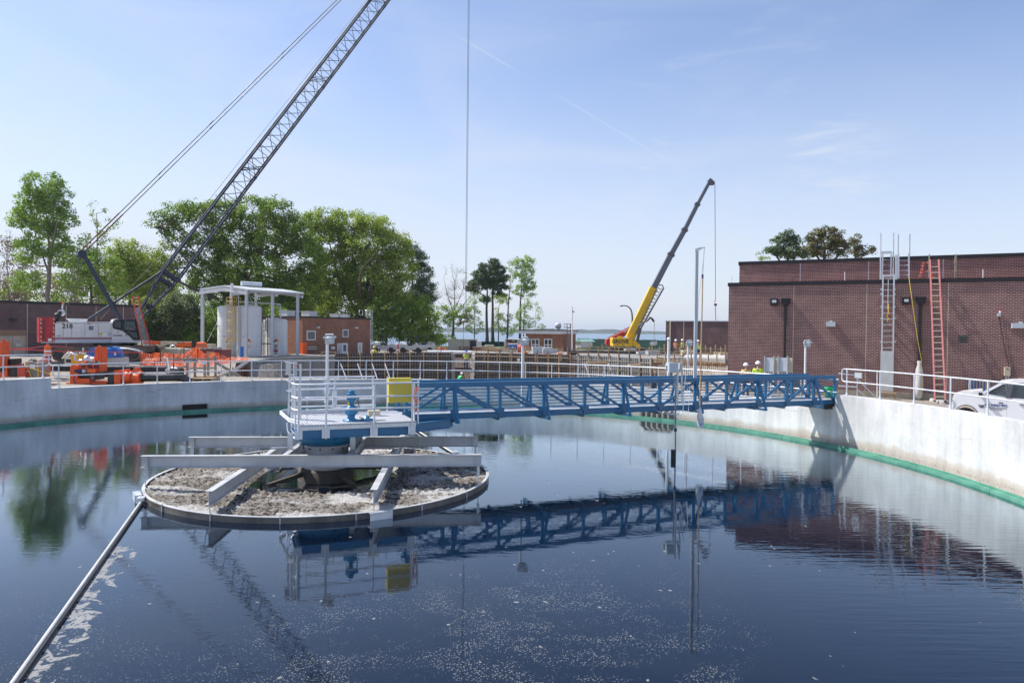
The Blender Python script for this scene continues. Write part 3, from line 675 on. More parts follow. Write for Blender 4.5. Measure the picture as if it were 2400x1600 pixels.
c = mixc(nd, lk, rng(nd, lk, noise(nd, lk, p, 26, 5, .7), .53, .66, 0, .65), c, (.075, .06, .045))
lk.new(c, bs_.inputs['Base Color']); bs_.inputs['Roughness'].default_value = .85
lk.new(bump(nd, lk, mth(nd, lk, 'ADD', n2, noise(nd, lk, p, 30, 6, .7)), 1.0, .09), bs_.inputs['Normal'])
crust().build('scum', m, loc=TC, kind='stuff')
# timber debris lying round the well
rs = random.Random(11)
for i in range(13):
    a = -2.9 + i * .21 + rs.uniform(-.05, .05); r = 1.75 + rs.uniform(-.1, .12); L = rs.uniform(.35, .8)
    d = Vector((cos(a), sin(a), 0)); e = Vector((-d.y, d.x, 0)); e = (e + d * rs.uniform(-.5, .5) * (i % 3 == 0)).normalized()
    mb = MB(); c_ = TC + d * r + Vector((0, 0, .10 + rs.uniform(0, .03))); mb.beam(c_ - e * L/2, c_ + e * L/2 + Vector((0, 0, rs.uniform(-.03, .06))), .045, .035)
    o = mb.build('board', M['grime'])
    tag(o, 'narrow dark board lying on the scum close to the feed well', 'board', 'boards lying in a circle round the feed well')
# support frame: two long upper beams, two lower cross beams, hangers
fr = thing('beam_frame', 'grey steel beam frame laid over the scum ring beneath the drive platform', 'beam frame', TC)
def off(s, t, z): return TC + FB * s + GB * t + Vector((0, 0, z))
for t_ in (-1.56, 1.56):
    L = sqrt(RR_**2 - t_**2)
    b = MB().ibeam(off(-L - .02, t_, .797), off(L + .0, t_, .797), .16, .31).build('beam', M['steel'], fr)
    for s in (-1, 1):
        MB().obox(off(s * (L - .16), t_ - .03, .797), FB * .006, GB * .05, Vector((0, 0, .146))).build('stiffener', M['steel'], b)
        mb = MB(); mb.tube(off(s * (L - .08), t_, .64), off(s * (L - .08), t_, .10), .013, n=6); mb.obox(off(s * (L - .08), t_, .50), FB * .035, GB * .035, Vector((0, 0, .13)))
        mb.build('hanger', M['alu'], fr)
for s_ in (-1.78, 1.84):
    L = sqrt(RR_**2 - s_**2) - .08
    b = MB().ibeam(off(s_, -L, .475), off(s_, L, .475), .16, .31).build('beam', M['steel'], fr)
    for s in (-1, 1):
        MB().tube(off(s_, s * (L - .06), .32), off(s_, s * (L - .06), .10), .013, n=6).build('hanger', M['alu'], fr)
for s_ in (-.80, .86):
    MB().ibeam(off(s_, -1.48, .797), off(s_, 1.48, .797), .14, .30).build('beam', M['steel'], fr)
for t_ in (.95,):
    MB().beam(off(-.8, t_, .70), off(-1.78, t_, .70), .06, .06).build('brace', M['steel'], fr)
    MB().beam(off(.86, t_, .70), off(1.84, t_, .70), .06, .06).build('brace', M['steel'], fr)
for s_, t_ in ((-.66, -.62), (.66, -.62), (-.66, .62), (.66, .62)):
    mb = MB(); mb.obox(off(s_ * 1.28, t_ * 1.15, 1.0), FB * .075, GB * .008, Vector((0, 0, .40))); mb.obox(off(s_ * 1.28, t_ * 1.15 + .06, 1.0), FB * .008, GB * .06, Vector((0, 0, .40)))
    mb.build('hanger_plate', M['alu'], fr)
# centre column and drive head
col = thing('centre_drive', 'blue round gear drive head on a steel column in the middle of the tank', 'gear drive', TC)
MB().lathe(TC, [(.62, -.6), (.62, 1.02)], 40).build('column', M['steel'], col)
MB().lathe(TC, [(.78, -.5), (.78, .30), (.72, .34), (.62, .34)], 40).build('feed_well', M['grime'], col)
MB().lathe(TC, [(.60, 1.02), (.70, 1.02), (.78, 1.05), (.90, 1.16), (.92, 1.20), (.92, 1.27), (.96, 1.30), (.96, 1.40), (.90, 1.43), (.90, 1.50), (.2, 1.50)], 48).build('gear_housing', M['blue_pump'], col)
for i in range(12):
    a = i * pi / 6; q = TC + Vector((cos(a) * .63, sin(a) * .63, .93)); MB().tube(q, q + Vector((cos(a) * .03, sin(a) * .03, 0)), .022, n=6).build('bolt', M['dk'], col)
for a in (-2.2, -.9, .6):
    MB().ibeam(TC + Vector((cos(a) * .8, sin(a) * .8, .25)), TC + Vector((cos(a) * 1.9, sin(a) * 1.9, .12)), .1, .12).build('strut', M['grime'], col)
# ---------------------------------------------------------------- drive platform
def pf(s, t, z): return TC + UB * s + NB * t + Vector((0, 0, z))
S0, S1, T0, T1, ZD = -.92, 2.22, -1.62, 1.05, 1.75
pl = thing('drive_platform', 'square blue framed platform with white grating deck at the bridge end over the centre drive', 'platform', pf((S0+S1)/2, (T0+T1)/2, 1.5))
mb = MB(); 
m_, nd, lk, bs_ = newmat('white_grating'); tcn = nd.new('ShaderNodeTexCoord'); 
sp = nd.new('ShaderNodeSeparateXYZ'); lk.new(tcn.outputs['Object'], sp.inputs[0])
g1 = mth(nd, lk, 'FRACT', mth(nd, lk, 'MULTIPLY', sp.outputs[0], 14)); g2 = mth(nd, lk, 'FRACT', mth(nd, lk, 'MULTIPLY', sp.outputs[1], 22))
hole = mth(nd, lk, 'MULTIPLY', rng(nd, lk, mth(nd, lk, 'ABSOLUTE', mth(nd, lk, 'SUBTRACT', g1, .5)), .30, .24), rng(nd, lk, mth(nd, lk, 'ABSOLUTE', mth(nd, lk, 'SUBTRACT', g2, .5)), .26, .2))
lk.new(mixc(nd, lk, hole, (.62, .63, .65), (.12, .13, .15)), bs_.inputs['Base Color']); bs_.inputs['Roughness'].default_value = .45; bs_.inputs['Metallic'].default_value = .3
lk.new(bump(nd, lk, hole, -.6, .01), bs_.inputs['Normal']); M['grating'] = m_
RZ = atan2(UB.y, UB.x)
def pfM(s, t, z): q = pf(s, t, z); return Matrix.Translation(q) @ Matrix.Rotation(RZ, 4, 'Z')
# deck built in rotated frame so that the grating follows the platform
def deck(name, s0, s1, t0, t1, z0, z1, parent):
    o = MB(); T = pfM(0, 0, 0)
    o.v = []; o.box((s0, t0, z0), (s1, t1, z1)); me = bpy.data.meshes.new(name); me.from_pydata(o.v, [], o.f); me.materials.append(M['grating'])
    ob = bpy.data.objects.new(name, me); C.objects.link(ob); ob.parent = parent; W_ = WM[parent.name].inverted() @ T; ob.matrix_local = W_; WM[ob.name] = T; return ob
deck('deck', S0, S1, T0, T1, ZD - .03, ZD, pl)
mb = MB(); z0, z1 = ZD - .36, ZD - .13
for (a, b) in (((S0 + .06, T0 + .08), (S1, T0 + .08)), ((S0 + .06, T1 - .06), (S1, T1 - .06))):
    mb.ibeam(pf(*a, (z0 + z1)/2), pf(*b, (z0 + z1)/2), .10, .23)
mb.build('side_beam', M['blue'], pl)
for s_ in (S0 + .06, .2, 1.2, S1 - .06):
    MB().ibeam(pf(s_, T0 + .13, (z0+z1)/2), pf(s_, T1 - .11, (z0+z1)/2), .1, .22).build('cross_beam', M['blue'], pl)
mb = MB()
mb.beam(pf(S0, T0 + .012, ZD - .05), pf(S1, T0 + .012, ZD - .05), .02, .13); mb.beam(pf(S0, T0 + .03, ZD - .10), pf(S1, T0 + .03, ZD - .10), .02, .06); mb.build('deck_edge', M['alu'], pl)
mb = MB(); mb.beam(pf(S0, T0, ZD - .02), pf(S0, T1, ZD - .02), .02, .16); mb.beam(pf(S0 , T1, ZD + .03), pf(S1 - 1.2, T1, ZD + .03), .02, .1); mb.build('toe_board', M['alu'], pl)
for s_ in (.35, 1.35):   # blue stub girders tying the bridge to the platform
    pass
MB().ibeam(pf(S1, -1.0, 1.48), pf(S1 + 1.35, -.35, 1.48), .12, .26).build('tie_girder', M['blue'], pl)
# platform railing
rl = thing('platform_railing', 'white three bar railing round the drive platform', 'railing', pf(S0, T0, ZD))
H = 1.07
cor = [pf(S0 + .35, T1 - .25, 0), pf(S0 - .05, T0 + .45, 0), pf(S0 + .02, T0 - .02, 0), pf(S1 + .05, T0 - .02, 0), pf(S1 + .10, T0 + .25, 0)]
for k, hz in enumerate((H, .72, .40)):
    pts = [pf(S0 - .10, T0 + .55, ZD + hz), pf(S0 - .06, T0 + .10, ZD + hz), pf(S0 + .05, T0 - .03, ZD + hz), pf(S1 - .02, T0 - .03, ZD + hz), pf(S1 + .08, T0 + .02, ZD + hz), pf(S1 + .10, T0 + .20, ZD + hz)]
    MB().path(pts, .026, 8).build('bar', M['white_rail'], rl)
    MB().path([pf(S0 - .02, T1 + .02, ZD + hz), pf(1.55, T1 + .02, ZD + hz)], .028, 8).build('bar', M['white_rail'], rl)
MB().path([pf(S0 - .02, T1 + .02, ZD + .20), pf(1.55, T1 + .02, ZD + .20)], .028, 8).build('bar', M['white_rail'], rl)
# low bent bars at the left end
for hz in (.12, .06):
    MB().path([pf(S0 + .3, T1 + .06, ZD + hz), pf(S0 - .18, T1 - .02, ZD + hz), pf(S0 - .30, T1 - .3, ZD + hz), pf(S0 - .16, T0 + .5, ZD + hz), pf(S0 + .02, T0 + .02, ZD + hz)], .028, 8).build('bar', M['white_rail'], rl)
for s_, t_ in ((S0 + .03, T0 - .03), (S0 + .72, T0 - .03), (S0 + 1.98, T0 - .03), (S1 - .12, T0 - .03)):
    mb = MB(); mb.tube(pf(s_, t_, ZD - .36), pf(s_, t_, ZD + H), .027, n=8)
    mb.obox(pf(s_, t_ + .03, ZD - .24), UB * .10, NB * .008, Vector((0, 0, .11))); mb.build('post', M['white_rail'], rl)
for s_, t_ in ((S0 - .09, T0 + .50), (S0 - .04, T0 + .12), (S1 + .10, T0 + .20), (S1 + .0, T0 + .24), (S0 + .1, T1 + .02), (.35, T1 + .02), (1.5, T1 + .02), (.95 + 1.0, T1 + .02)):
    MB().tube(pf(s_, t_, ZD - .1), pf(s_, t_, ZD + H), .025, n=8).build('post', M['white_rail'], rl)
# chain gate of the left side: perforated struts
mb = MB(); q = pf(S0 + .25, T0 + .10, ZD)
for i in range(13): mb.obox(q + Vector((0, 0, .06 + i * .052)), UB * .012, NB * .012, Vector((0, 0, .016)))
tag(mb.build('chain', M['alu']), 'hanging link chain beside the left post of the platform railing', 'chain')
# instrument mast at the left corner
mt = thing('control_stand', 'tall galvanised control stand with a box and red mushroom knob at the platform corner', 'control stand', pf(S0 - .12, T0 + .95, ZD))
qm = P(697, 985, 19.0)
MB().beam(P(704, 982, 18.9), P(704, 853, 18.9), .06, .05, UB).build('post', M['alu'], mt)
MB().beam(P(676, 972, 19.1), P(679, 880, 19.1), .05, .05, UB).build('post', M['alu'], mt)
MB().beam(P(690, 975, 19.1), P(690, 885, 19.1), .03, .03, UB).build('conduit', M['alu'], mt)
for y_ in (848, 876, 892, 915):
    MB().beam(P(668 + (y_ > 880) * 4, y_, 19.1), P(690 if y_ < 880 else 684, y_ + 3, 18.95), .03, .03).build('bracket', M['alu'], mt)
MB().obox(P(692, 865, 19.0), UB * .045, NB * .11, Vector((0, 0, .19))).build('box', M['grey_box'], mt)
MB().obox(P(676, 863, 19.1), UB * .07, NB * .012, Vector((0, 0, .15))).build('plate', M['alu_plain'], mt)
kb = MB(); kb.tube(P(694, 857, 18.9), P(699, 857, 18.85), .012); kb.sphere(P(698, 857, 18.85), .032, 12); kb.build('knob', M['red'], mt)
MB().path([P(673, 990, 19), P(675, 1010, 18.9), P(682, 1022, 18.8), P(697, 1030, 18.6)], .028, 8).build('bent_conduit', M['alu'], mt)
MB().path([P(681, 990, 18.9), P(683, 1006, 18.8), P(690, 1016, 18.7), P(700, 1024, 18.5)], .02, 8).build('bent_conduit', M['alu'], mt)
# drive motor
dm = thing('drive_motor', 'blue vertical electric motor on a round gearbox standing on the platform deck', 'motor', pf(.42, .1, ZD))
q = PZ(823, 986, ZD); q0 = q.copy()
k = 19.3 / 1600
MB().lathe(q0, [(.001, 0), (.235, 0), (.235, .03), (.12, .05), (.10, .10), (.11, .16), (.165, .20), (.19, .22), (.19, .36), (.17, .38), (.12, .40), (.10, .42), (.07, .46), (.07, .52)], 28).build('gearbox', M['blue_pump'], dm)
mo = MB().lathe(q0, [(.07, .52), (.105, .54), (.115, .58), (.115, .74), (.10, .78), (.075, .80), (.095, .805), (.095, .835), (.03, .85), (.001, .85)], 24).build('motor_body', M['blue_pump'], dm)
mb = MB()
for i in range(16):
    a = 2 * pi * i / 16; d = Vector((cos(a), sin(a), 0)); mb.obox(q0 + d * .118 + Vector((0, 0, .66)), d * .008, Vector((-d.y, d.x, 0)) * .004, Vector((0, 0, .075)))
mb.build('cooling_fins', M['blue_pump'], mo)
MB().obox(q0 + UB * .16 + Vector((0, 0, .66)), UB * .05, NB * .06, Vector((0, 0, .06))).build('terminal_box', M['blue_pump'], mo)
MB().path([q0 + UB * .17 + Vector((0, 0, .6)), q0 + UB * .2 + Vector((0, 0, .45)), q0 + UB * .24 + Vector((0, 0, .3))], .012, 6).build('cable', M['black'], dm)
for i in range(8):
    a = 2 * pi * i / 8 + .2; MB().tube(q0 + Vector((cos(a) * .165, sin(a) * .165, .2)), q0 + Vector((cos(a) * .165, sin(a) * .165, .41)), .012, n=6).build('bolt', M['blue_pump'], dm)
MB().obox(q0 + Vector((-.05, -.12, .47)), Vector((.03, 0, 0)), Vector((0, .01, 0)), Vector((0, 0, .035))).build('name_plate', M['yellow'], dm)
sw = thing('limit_box', 'low cream switch box on a blue foot right of the drive motor', 'switch box', q0 + UB * .5)
MB().obox(q0 + UB * .62 + Vector((0, 0, .20)), UB * .16, NB * .10, Vector((0, 0, .07))).build('box', M['cream'], sw)
MB().lathe(q0 + UB * .42, [(.001, .0), (.2, 0), (.2, .03), (.08, .06), (.06, .14), (.001, .14)], 20).build('foot', M['blue_pump'], sw)
MB().path([q0 + UB * .22 + Vector((0, 0, .10)), q0 + UB * .35 + NB * -.1 + Vector((0, 0, .04)), q0 + UB * .55 + Vector((0, 0, .12))], .014, 6).build('cable', M['black'], sw)
# yellow cover box hung on the rail
yb = MB(); c_ = P(921, 925, 18.95); c_ = pf(1.78, T0 + .16, ZD + .86)
yb.obox(c_, UB * .315, NB * .10, Vector((0, 0, .335)))
tag(yb.build('cover_box', M['yellow_box']), 'pale yellow box cover fixed inside the right end of the platform railing', 'cover box')
mb = MB(); rs = random.Random(5)
for k in range(3):
    pts = [pf(S1 + .02 + rs.uniform(-.05, .05), T0 + .2 + rs.uniform(-.05, .05), ZD + .95 - i * .08) for i in range(10)]; mb.path(pts, .009, 5)
tag(mb.build('rope', M['orange_plastic']), 'tangled orange cord tied to the right end of the platform railing', 'rope')
# small conduit valve assembly on the far rail
va = thing('conduit_assembly', 'white conduit bends with small boxes behind the motor on the far platform rail', 'conduit', pf(.1, T1, ZD))
MB().path([P(762, 940, 20.3), P(766, 950, 20.2), P(782, 955, 20.2), P(812, 955, 20.3), P(880, 950, 20.8)], .03, 8).build('conduit', M['white_rail'], va)
for px in (780, 788): MB().tube(P(px, 950, 20.1), P(px, 916, 20.1), .018).build('conduit', M['white_rail'], va)
MB().obox(P(785, 932, 20.1), UB * .05, NB * .03, Vector((0, 0, .06))).build('box', M['grey_box'], va)
MB().path([P(784, 945, 20.05), P(783, 955, 20.0), P(787, 964, 20)], .012, 6).build('cable', M['grey_box'], va)
# ---------------------------------------------------------------- lamp posts with a pair of floodlight heads
def lamp_post(label, base, H, pole_r=.045, clamps=()):
    t = thing('lamp_post', label, 'lamp post', base, group='white posts with grey light fixtures')
    b = Vector(base); top = b + Vector((0, 0, H))
    MB().tube(b, top, pole_r * .8, n=12).build('pole', M['white'], t)
    mb = MB(); c_ = top + Vector((.07, 0, -.06)); mb.lathe(c_, [(.001, -.05), (.125, -.05), (.14, -.03), (.14, .11), (.155, .12), (.155, .14), (.12, .15), (.10, .17), (.001, .17)], 18); mb.tube(top + Vector((-.06, 0, .16)), top + Vector((.18, 0, .17)), .03)
    mb.obox(c_ + Vector((-.12, -.05, .14)), Vector((.05, 0, 0)), Vector((0, .06, 0)), Vector((0, 0, .035))); mb.obox(c_ + Vector((.14, -.02, .16)), Vector((.05, 0, 0)), Vector((0, .06, 0)), Vector((0, 0, .035)))
    hb = mb.build('lamp_housing', M['grey_box'], t)
    MB().obox(c_ + Vector((.02, -.10, .07)), Vector((.05, 0, 0)), Vector((0, .06, 0)), Vector((0, 0, .045))).build('lens', M['lamp_glass'], hb)
    for z_ in clamps:
        mb = MB(); mb.obox(b + Vector((0, -.02, z_)), UB * .085, NB * .035, Vector((0, 0, .07))); mb.build('clamp', M['alu'], t)
    return t
def thing_child(n, t, p): return None
zt_ = P(766, 797, 20.5).z
lamp_post('white lamp post clamped to the far rail of the platform, left of the brick house', XY(766, 20.5, ZD - .2), zt_ - (ZD - .2), .055, (P(766, 893, 20.5).z - ZD + .2, P(766, 917, 20.5).z - ZD + .2))
lamp_post('white lamp post rising behind the middle of the blue bridge', XY(1223.5, 23.6, 1.6), P(1224, 802, 23.6).z - 1.6, .055)
lamp_post('white lamp post just left of the tall aluminium mast', XY(1611, 33.2, ZL), P(1611, 806, 33.2).z - ZL, .055)
lamp_post('white lamp post in front of the dark brick building near the bridge end', XY(1886, 30.0, ZL), P(1886, 807, 30.0).z - ZL, .055)
t = thing('pole', 'plain white pole with a rounded cap beside the grey instrument box', 'pole', XY(1568, 33.5, ZL))
mb = MB(); b_ = XY(1566, 33.5, ZL); zt = P(1566, 795, 33.5).z; MB().tube(b_, Vector((b_.x, b_.y, zt)), .07, n=12).build('shaft', M['white'], t)
MB().sphere(Vector((b_.x, b_.y, zt)), .10, 12).build('cap', M['white'], t)
# ---------------------------------------------------------------- blue truss bridge
ZT, ZB = 2.69, 1.56
NS = [2.30, 3.79, 5.29, 6.80, 8.28, 9.75, 11.19, 12.66, 14.03, 15.44, 16.80, 18.13, 19.20]
br = thing('truss_bridge', 'long blue steel truss footbridge from the centre platform to the right rim', 'footbridge', pf(10.7, .55, ZB))
TF = 1.12
def truss(t, side):
    nodes = NS if side < 0 else [s if s < 19 else 19.0 for s in NS]
    mb = MB(); mb.beam(pf(nodes[0], t, ZT - .075), pf(nodes[-1], t, ZT - .075), .13, .15); mb.build('top_chord', M['blue'], br)
    mb = MB(); mb.ibeam(pf(nodes[0] - (.35 if side > 0 else 0), t, ZB + .09), pf(nodes[-1], t, ZB + .09), .14, .18); mb.build('bottom_chord', M['blue'], br)
    mb = MB(); mb.beam(pf(nodes[0], t - .075 * side * -1, ZT - .012), pf(nodes[-1], t - .075 * side * -1, ZT - .012), .03, .02)
    for i, s in enumerate(nodes):
        w = .10 if i in (0, 6, 12) else .085
        MB().beam(pf(s, t, ZB), pf(s, t, ZT - .15), w, w, UB).build('vertical', M['blue'], br)
    for i in range(len(nodes) - 1):
        a, b = nodes[i], nodes[i+1]; up_right = (i == 0) or (6 <= i <= 10)
        if side > 0: up_right = (i == 0) or (6 <= i <= 9) and (i == 6)
        if up_right: p0, p1 = pf(a + .04, t, ZB + .17), pf(b - .04, t, ZT - .16)
        else: p0, p1 = pf(a + .04, t, ZT - .16), pf(b - .04, t, ZB + .17)
        mb = MB(); d = (p1 - p0).normalized(); mb.beam(p0, p1, .075, .075, NB); mb.build('diagonal', M['blue'], br)
    for i, s in enumerate(nodes):
        for z in (ZB + .20, ZT - .19): MB().obox(pf(s, t + .05 * side, z), UB * .13, NB * .005, Vector((0, 0, .075))).build('gusset', M['blue'], br)
    for k in range(4):
        z = ZB + .28 + k * .205
        MB().beam(pf(nodes[0], t - .045 * side, z), pf(nodes[-1], t - .045 * side, z), .028, .028).build('hand_rail', M['blue'], br)
    for i in (1, 3, 5, 7, 9, 11):
        s = nodes[i]; o = .46 * side
        mb = MB(); mb.beam(pf(s, t - .05 * side * -0, ZB - .05), pf(s, t + o, ZB - .05), .09, .07, (0, 0, 1)); mb.beam(pf(s, t + o, ZB - .07), pf(s, t + .04 * side, ZT - .10), .055, .075, UB)
        mb.build('outrigger', M['blue'], br)
truss(0.0, -1); truss(TF, 1)
for i, s in enumerate(NS):
    if i < len(NS) - 1: MB().ibeam(pf(s, .07, ZB - .02), pf(s, TF - .07, ZB - .02), .09, .16).build('floor_beam', M['blue'], br)
    if 0 < i < len(NS) - 2 :
        b_, a_ = NS[i+1], NS[i]; MB().beam(pf(a_, .08, ZB - .02), pf(b_, TF - .08, ZB - .02), .05, .05).build('floor_brace', M['blue'], br)
dk = deck('deck', NS[0] - .3, NS[-1] + .1, .075, TF - .075, ZB + .12, ZB + .16, br)
# stub girder under the first panel
MB().ibeam(pf(2.1, .0, ZB - .10), pf(3.75, .0, ZB - .10), .12, .24).build('stub_girder', M['blue'], br)
MB().ibeam(pf(-.6, TF - .1, ZB + .07), pf(2.35, TF - .1, ZB + .07), .12, .22).build('stub_girder', M['blue'], br)
for s_ in (18.75, 19.05): MB().obox(pf(s_, .0, ZB - .08), UB * .06, NB * .10, Vector((0, 0, .10))).build('bearing', M['dk'], br)
# ---------------------------------------------------------------- things on the bridge
t = thing('mast', 'tall square aluminium mast with a short arm standing on the bridge', 'mast', pf(12.55, .55, 1.7))
b_ = PZ(1628, 946, ZB + .16); zt = P(1633, 588, b_.y).z
MB().beam(b_, Vector((b_.x, b_.y, zt)), .105, .105, (0, 1, 0)).build('shaft', M['grey_box'], t)
tp = Vector((b_.x, b_.y, zt))
MB().prism([tp + Vector((-.07, -.03, -.02)), tp + Vector((.10, -.03, .02)), tp + Vector((.22, -.03, .10)), tp + Vector((.30, -.03, .11)), tp + Vector((.28, -.03, .14)), tp + Vector((.15, -.03, .13)), tp + Vector((-.07, -.03, .08))], (0, .06, 0)).build('arm', M['white'], t)
MB().tube(b_, b_ + Vector((0, 0, .02)), .14, n=8).build('foot', M['alu'], t)
tipx = tp + Vector((.27, 0, .10))
mb = MB(); mb.tube(tipx, P(1647, 643, tipx.y), .012, n=5); mb.tube(tipx + Vector((0, 0, -.2)), P(1637, 705, tipx.y), .006, n=4); mb.tube(P(1637, 705, tipx.y), P(1630, 900, tipx.y), .006, n=4)
tag(mb.build('rope', M['alu']), 'thin line hanging from the arm of the tall aluminium mast', 'rope')
sm = thing('sampling_pole', 'long wooden sampling pole with a grey sampler hanging down past the bridge', 'sampler', P(1640, 1001, 23.6))
mb = MB(); mb.tube(P(1647, 643, 24.2), P(1640.5, 955, 23.6), .022, n=8); mb.build('shaft', M['timber'], sm)
for y_ in (647, 788): MB().tube(P(1647 - (y_ - 643) * .02, y_ - 4, 24.1), P(1647 - (y_ - 643) * .02, y_ + 5, 24.1), .032, n=8).build('collar', M['navy'], sm)
q = P(1641, 990, 23.6)
MB().tube(P(1640.5, 955, 23.6), P(1641, 979, 23.6), .03, .12, n=10).build('cone', M['alu_plain'], sm)
MB().tube(P(1641, 979, 23.6), P(1641, 1001, 23.6), .125, n=14).build('can', M['grey_box'], sm)
MB().obox(P(1643, 994, 23.48), Vector((.022, 0, 0)), Vector((0, .01, 0)), Vector((0, 0, .05))).build('tag', M['blue_bin'], sm)
ins = thing('instrument_stand', 'grey instrument box with perforated struts and a long probe pipe on the bridge side', 'instrument', P(1583, 880, 23.4))
Yi = 23.2
MB().obox(P(1573, 861, Yi), Vector((.13, .03, 0)), Vector((-.03, .13, 0)), Vector((0, 0, .17))).build('box', M['grey_box'], ins)
MB().obox(P(1562, 861, Yi + .05), Vector((.04, .0, 0)), Vector((0, .05, 0)), Vector((0, 0, .08))).build('side_box', M['grey_box'], ins)
MB().obox(P(1594, 861, Yi + .1), Vector((.05, .01, 0)), Vector((-.01, .10, 0)), Vector((0, 0, .15))).build('box', M['grey_box'], ins)
for px, y0, y1 in ((1588, 838, 948), (1598, 838, 942)):
    mb = MB(); a_, b_ = P(px, y0, Yi), P(px, y1, Yi); mb.beam(a_, b_, .05, .03, (0, 1, 0))
    st = mb.build('strut', M['alu'], ins)
    mb = MB(); n = 18
    for i in range(n): c_ = a_.lerp(b_, (i + .5) / n); mb.obox(c_ + Vector((0, -.018, 0)), Vector((.010, 0, 0)), Vector((0, .004, 0)), Vector((0, 0, .018)))
    mb.build('slots', M['dk'], st)
pp = MB(); pp.tube(P(1583, 878, Yi - .1), PZ(1583, 1078, -.3), .028, n=8); pp.build('probe_pipe', M['alu'], ins)
MB().obox(P(1583, 1007, Yi - .1), Vector((.04, 0, 0)), Vector((0, .04, 0)), Vector((0, 0, .05))).build('clamp', M['dk'], ins)
fl = MB(); q = PZ(1578, 1074, .0); fl.tube(q, q + Vector((0, 0, .30)), .085, n=12); tag(fl.build('float', M['black']), 'black float sitting on the water against the probe pipe', 'float')
MB().path([P(1560, 965, Yi), P(1580, 971, Yi - .05), P(1596, 970, Yi - .05), P(1601, 958, Yi - .05), P(1602, 925, Yi), P(1607, 880, Yi)], .018, 6).build('conduit', M['alu'], ins)
MB().path([P(1540, 962, Yi + .1), P(1552, 968, Yi), P(1575, 972, Yi)], .014, 6).build('conduit', M['alu'], ins)
MB().path([P(1613, 905, Yi), P(1605, 945, Yi)], .010, 5).build('cable', M['white'], ins)
MB().path([P(1617, 905, Yi), P(1613, 970, Yi)], .010, 5).build('cable', M['white'], ins)
gb = MB(); q = XY(1944, 28.6, 1.62); gb.lathe(q, [(.001, 0), (.18, 0), (.21, .42), (.22, .45), (.19, .45)], 20)
tag(gb.build('bucket', M['green_bin']), 'bright green plastic bucket behind the right end of the bridge', 'bucket')
# skimmer pipes (baffle blades) reaching from the ring to the wall
def blade(a, b, lab):
    a, b = Vector(a), Vector(b); t = thing('skimmer_blade', lab, 'skimmer', a, group='pale skimmer blades')
    a.z = b.z = .06
    MB().tube(a, b, .029, n=10).build('pipe', M['conc_cap'], t)
    d = (b - a).normalized(); n_ = Vector((-d.y, d.x, 0)); n_ = n_ if n_.x > 0 else -n_
    MB().beam(a + n_ * .04 - Vector((0, 0, .07)), b + n_ * .04 - Vector((0, 0, .07)), .03, .14).build('flap', M['black'], t)  # black flap strip stands in for the dark shadow along the pipe
    MB().obox(a - d * .1 + Vector((0, 0, .06)), d * .13, n_ * .08, Vector((0, 0, .04))).build('bracket', M['alu'], t)
K0_, K1_ = PZ(330, 1176, .06), PZ(20, 1612, .06)
blade(K0_, K0_ + (K1_ - K0_).normalized() * 14.2, 'pale skimmer blade running from the ring down to the lower left corner')
q0_, q1_ = PZ(1066, 1063, .06), PZ(982, 1011, .06)
blade(q0_, q0_ + (q1_ - q0_).normalized() * 12.8, 'pale skimmer blade on the far side of the ring, partly behind the beams')
# ---------------------------------------------------------------- buildings
def proj(p):
    q = CR.transposed() @ (Vector(p) - EYE); return 1200 + q.x / -q.z * FPX, 800 - q.y / -q.z * FPX
class Face:
    """a vertical wall plane through two plan points; u runs right, n points out to the viewer"""
    def __init__(s, A, B):
        s.A = Vector((A.x, A.y, 0)); s.u = (Vector((B.x, B.y, 0)) - s.A).normalized(); s.n = Vector((s.u.y, -s.u.x, 0)); s.rz = atan2(s.u.y, s.u.x)
    def fp(s, px, py, off=0.0):
        d = ray(px, py); k = (s.A + s.n * off - EYE).dot(s.n) / d.dot(s.n); return EYE + d * k
    def pt(s, x, y, z): return s.A + s.u * x - s.n * y + Vector((0, 0, z))      # y goes into the building
    def x(s, px, off=0.0, py=790): return (s.fp(px, py, off) - s.A).dot(s.u)
    def z(s, px, py, off=0.0): return s.fp(px, py, off).z
    def box(s, mb, x0, x1, y0, y1, z0, z1):
        if x0 > x1: x0, x1 = x1, x0
        mb.obox(s.pt((x0+x1)/2, (y0+y1)/2, (z0+z1)/2), s.u * abs(x1-x0)/2, s.n * abs(y1-y0)/2, Vector((0, 0, abs(z1-z0)/2))); return mb
    def pbox(s, mb, pxa, pya, pxb, pyb, out, back=0.0):   # box between two pixels, standing out by out
        a = s.fp(pxa, pya, out); b = s.fp(pxb, pyb, out); xa, xb = (a - s.A).dot(s.u), (b - s.A).dot(s.u)
        return s.box(mb, xa, xb, -out, -back, min(a.z, b.z), max(a.z, b.z))
def cappy(mb, F, x0, x1, y0, y1, zt, h, o=.06, tk=.35):
    F.box(mb, x0 - o, x1 + o, y0 - o, y0 + tk, zt - h, zt); F.box(mb, x0 - o, x1 + o, y1 - tk, y1 + o, zt - h, zt)
    F.box(mb, x0 - o, x0 + tk, y0 + tk, y1 - tk, zt - h, zt); F.box(mb, x1 - tk, x1 + o, y0 + tk, y1 - tk, zt - h, zt)
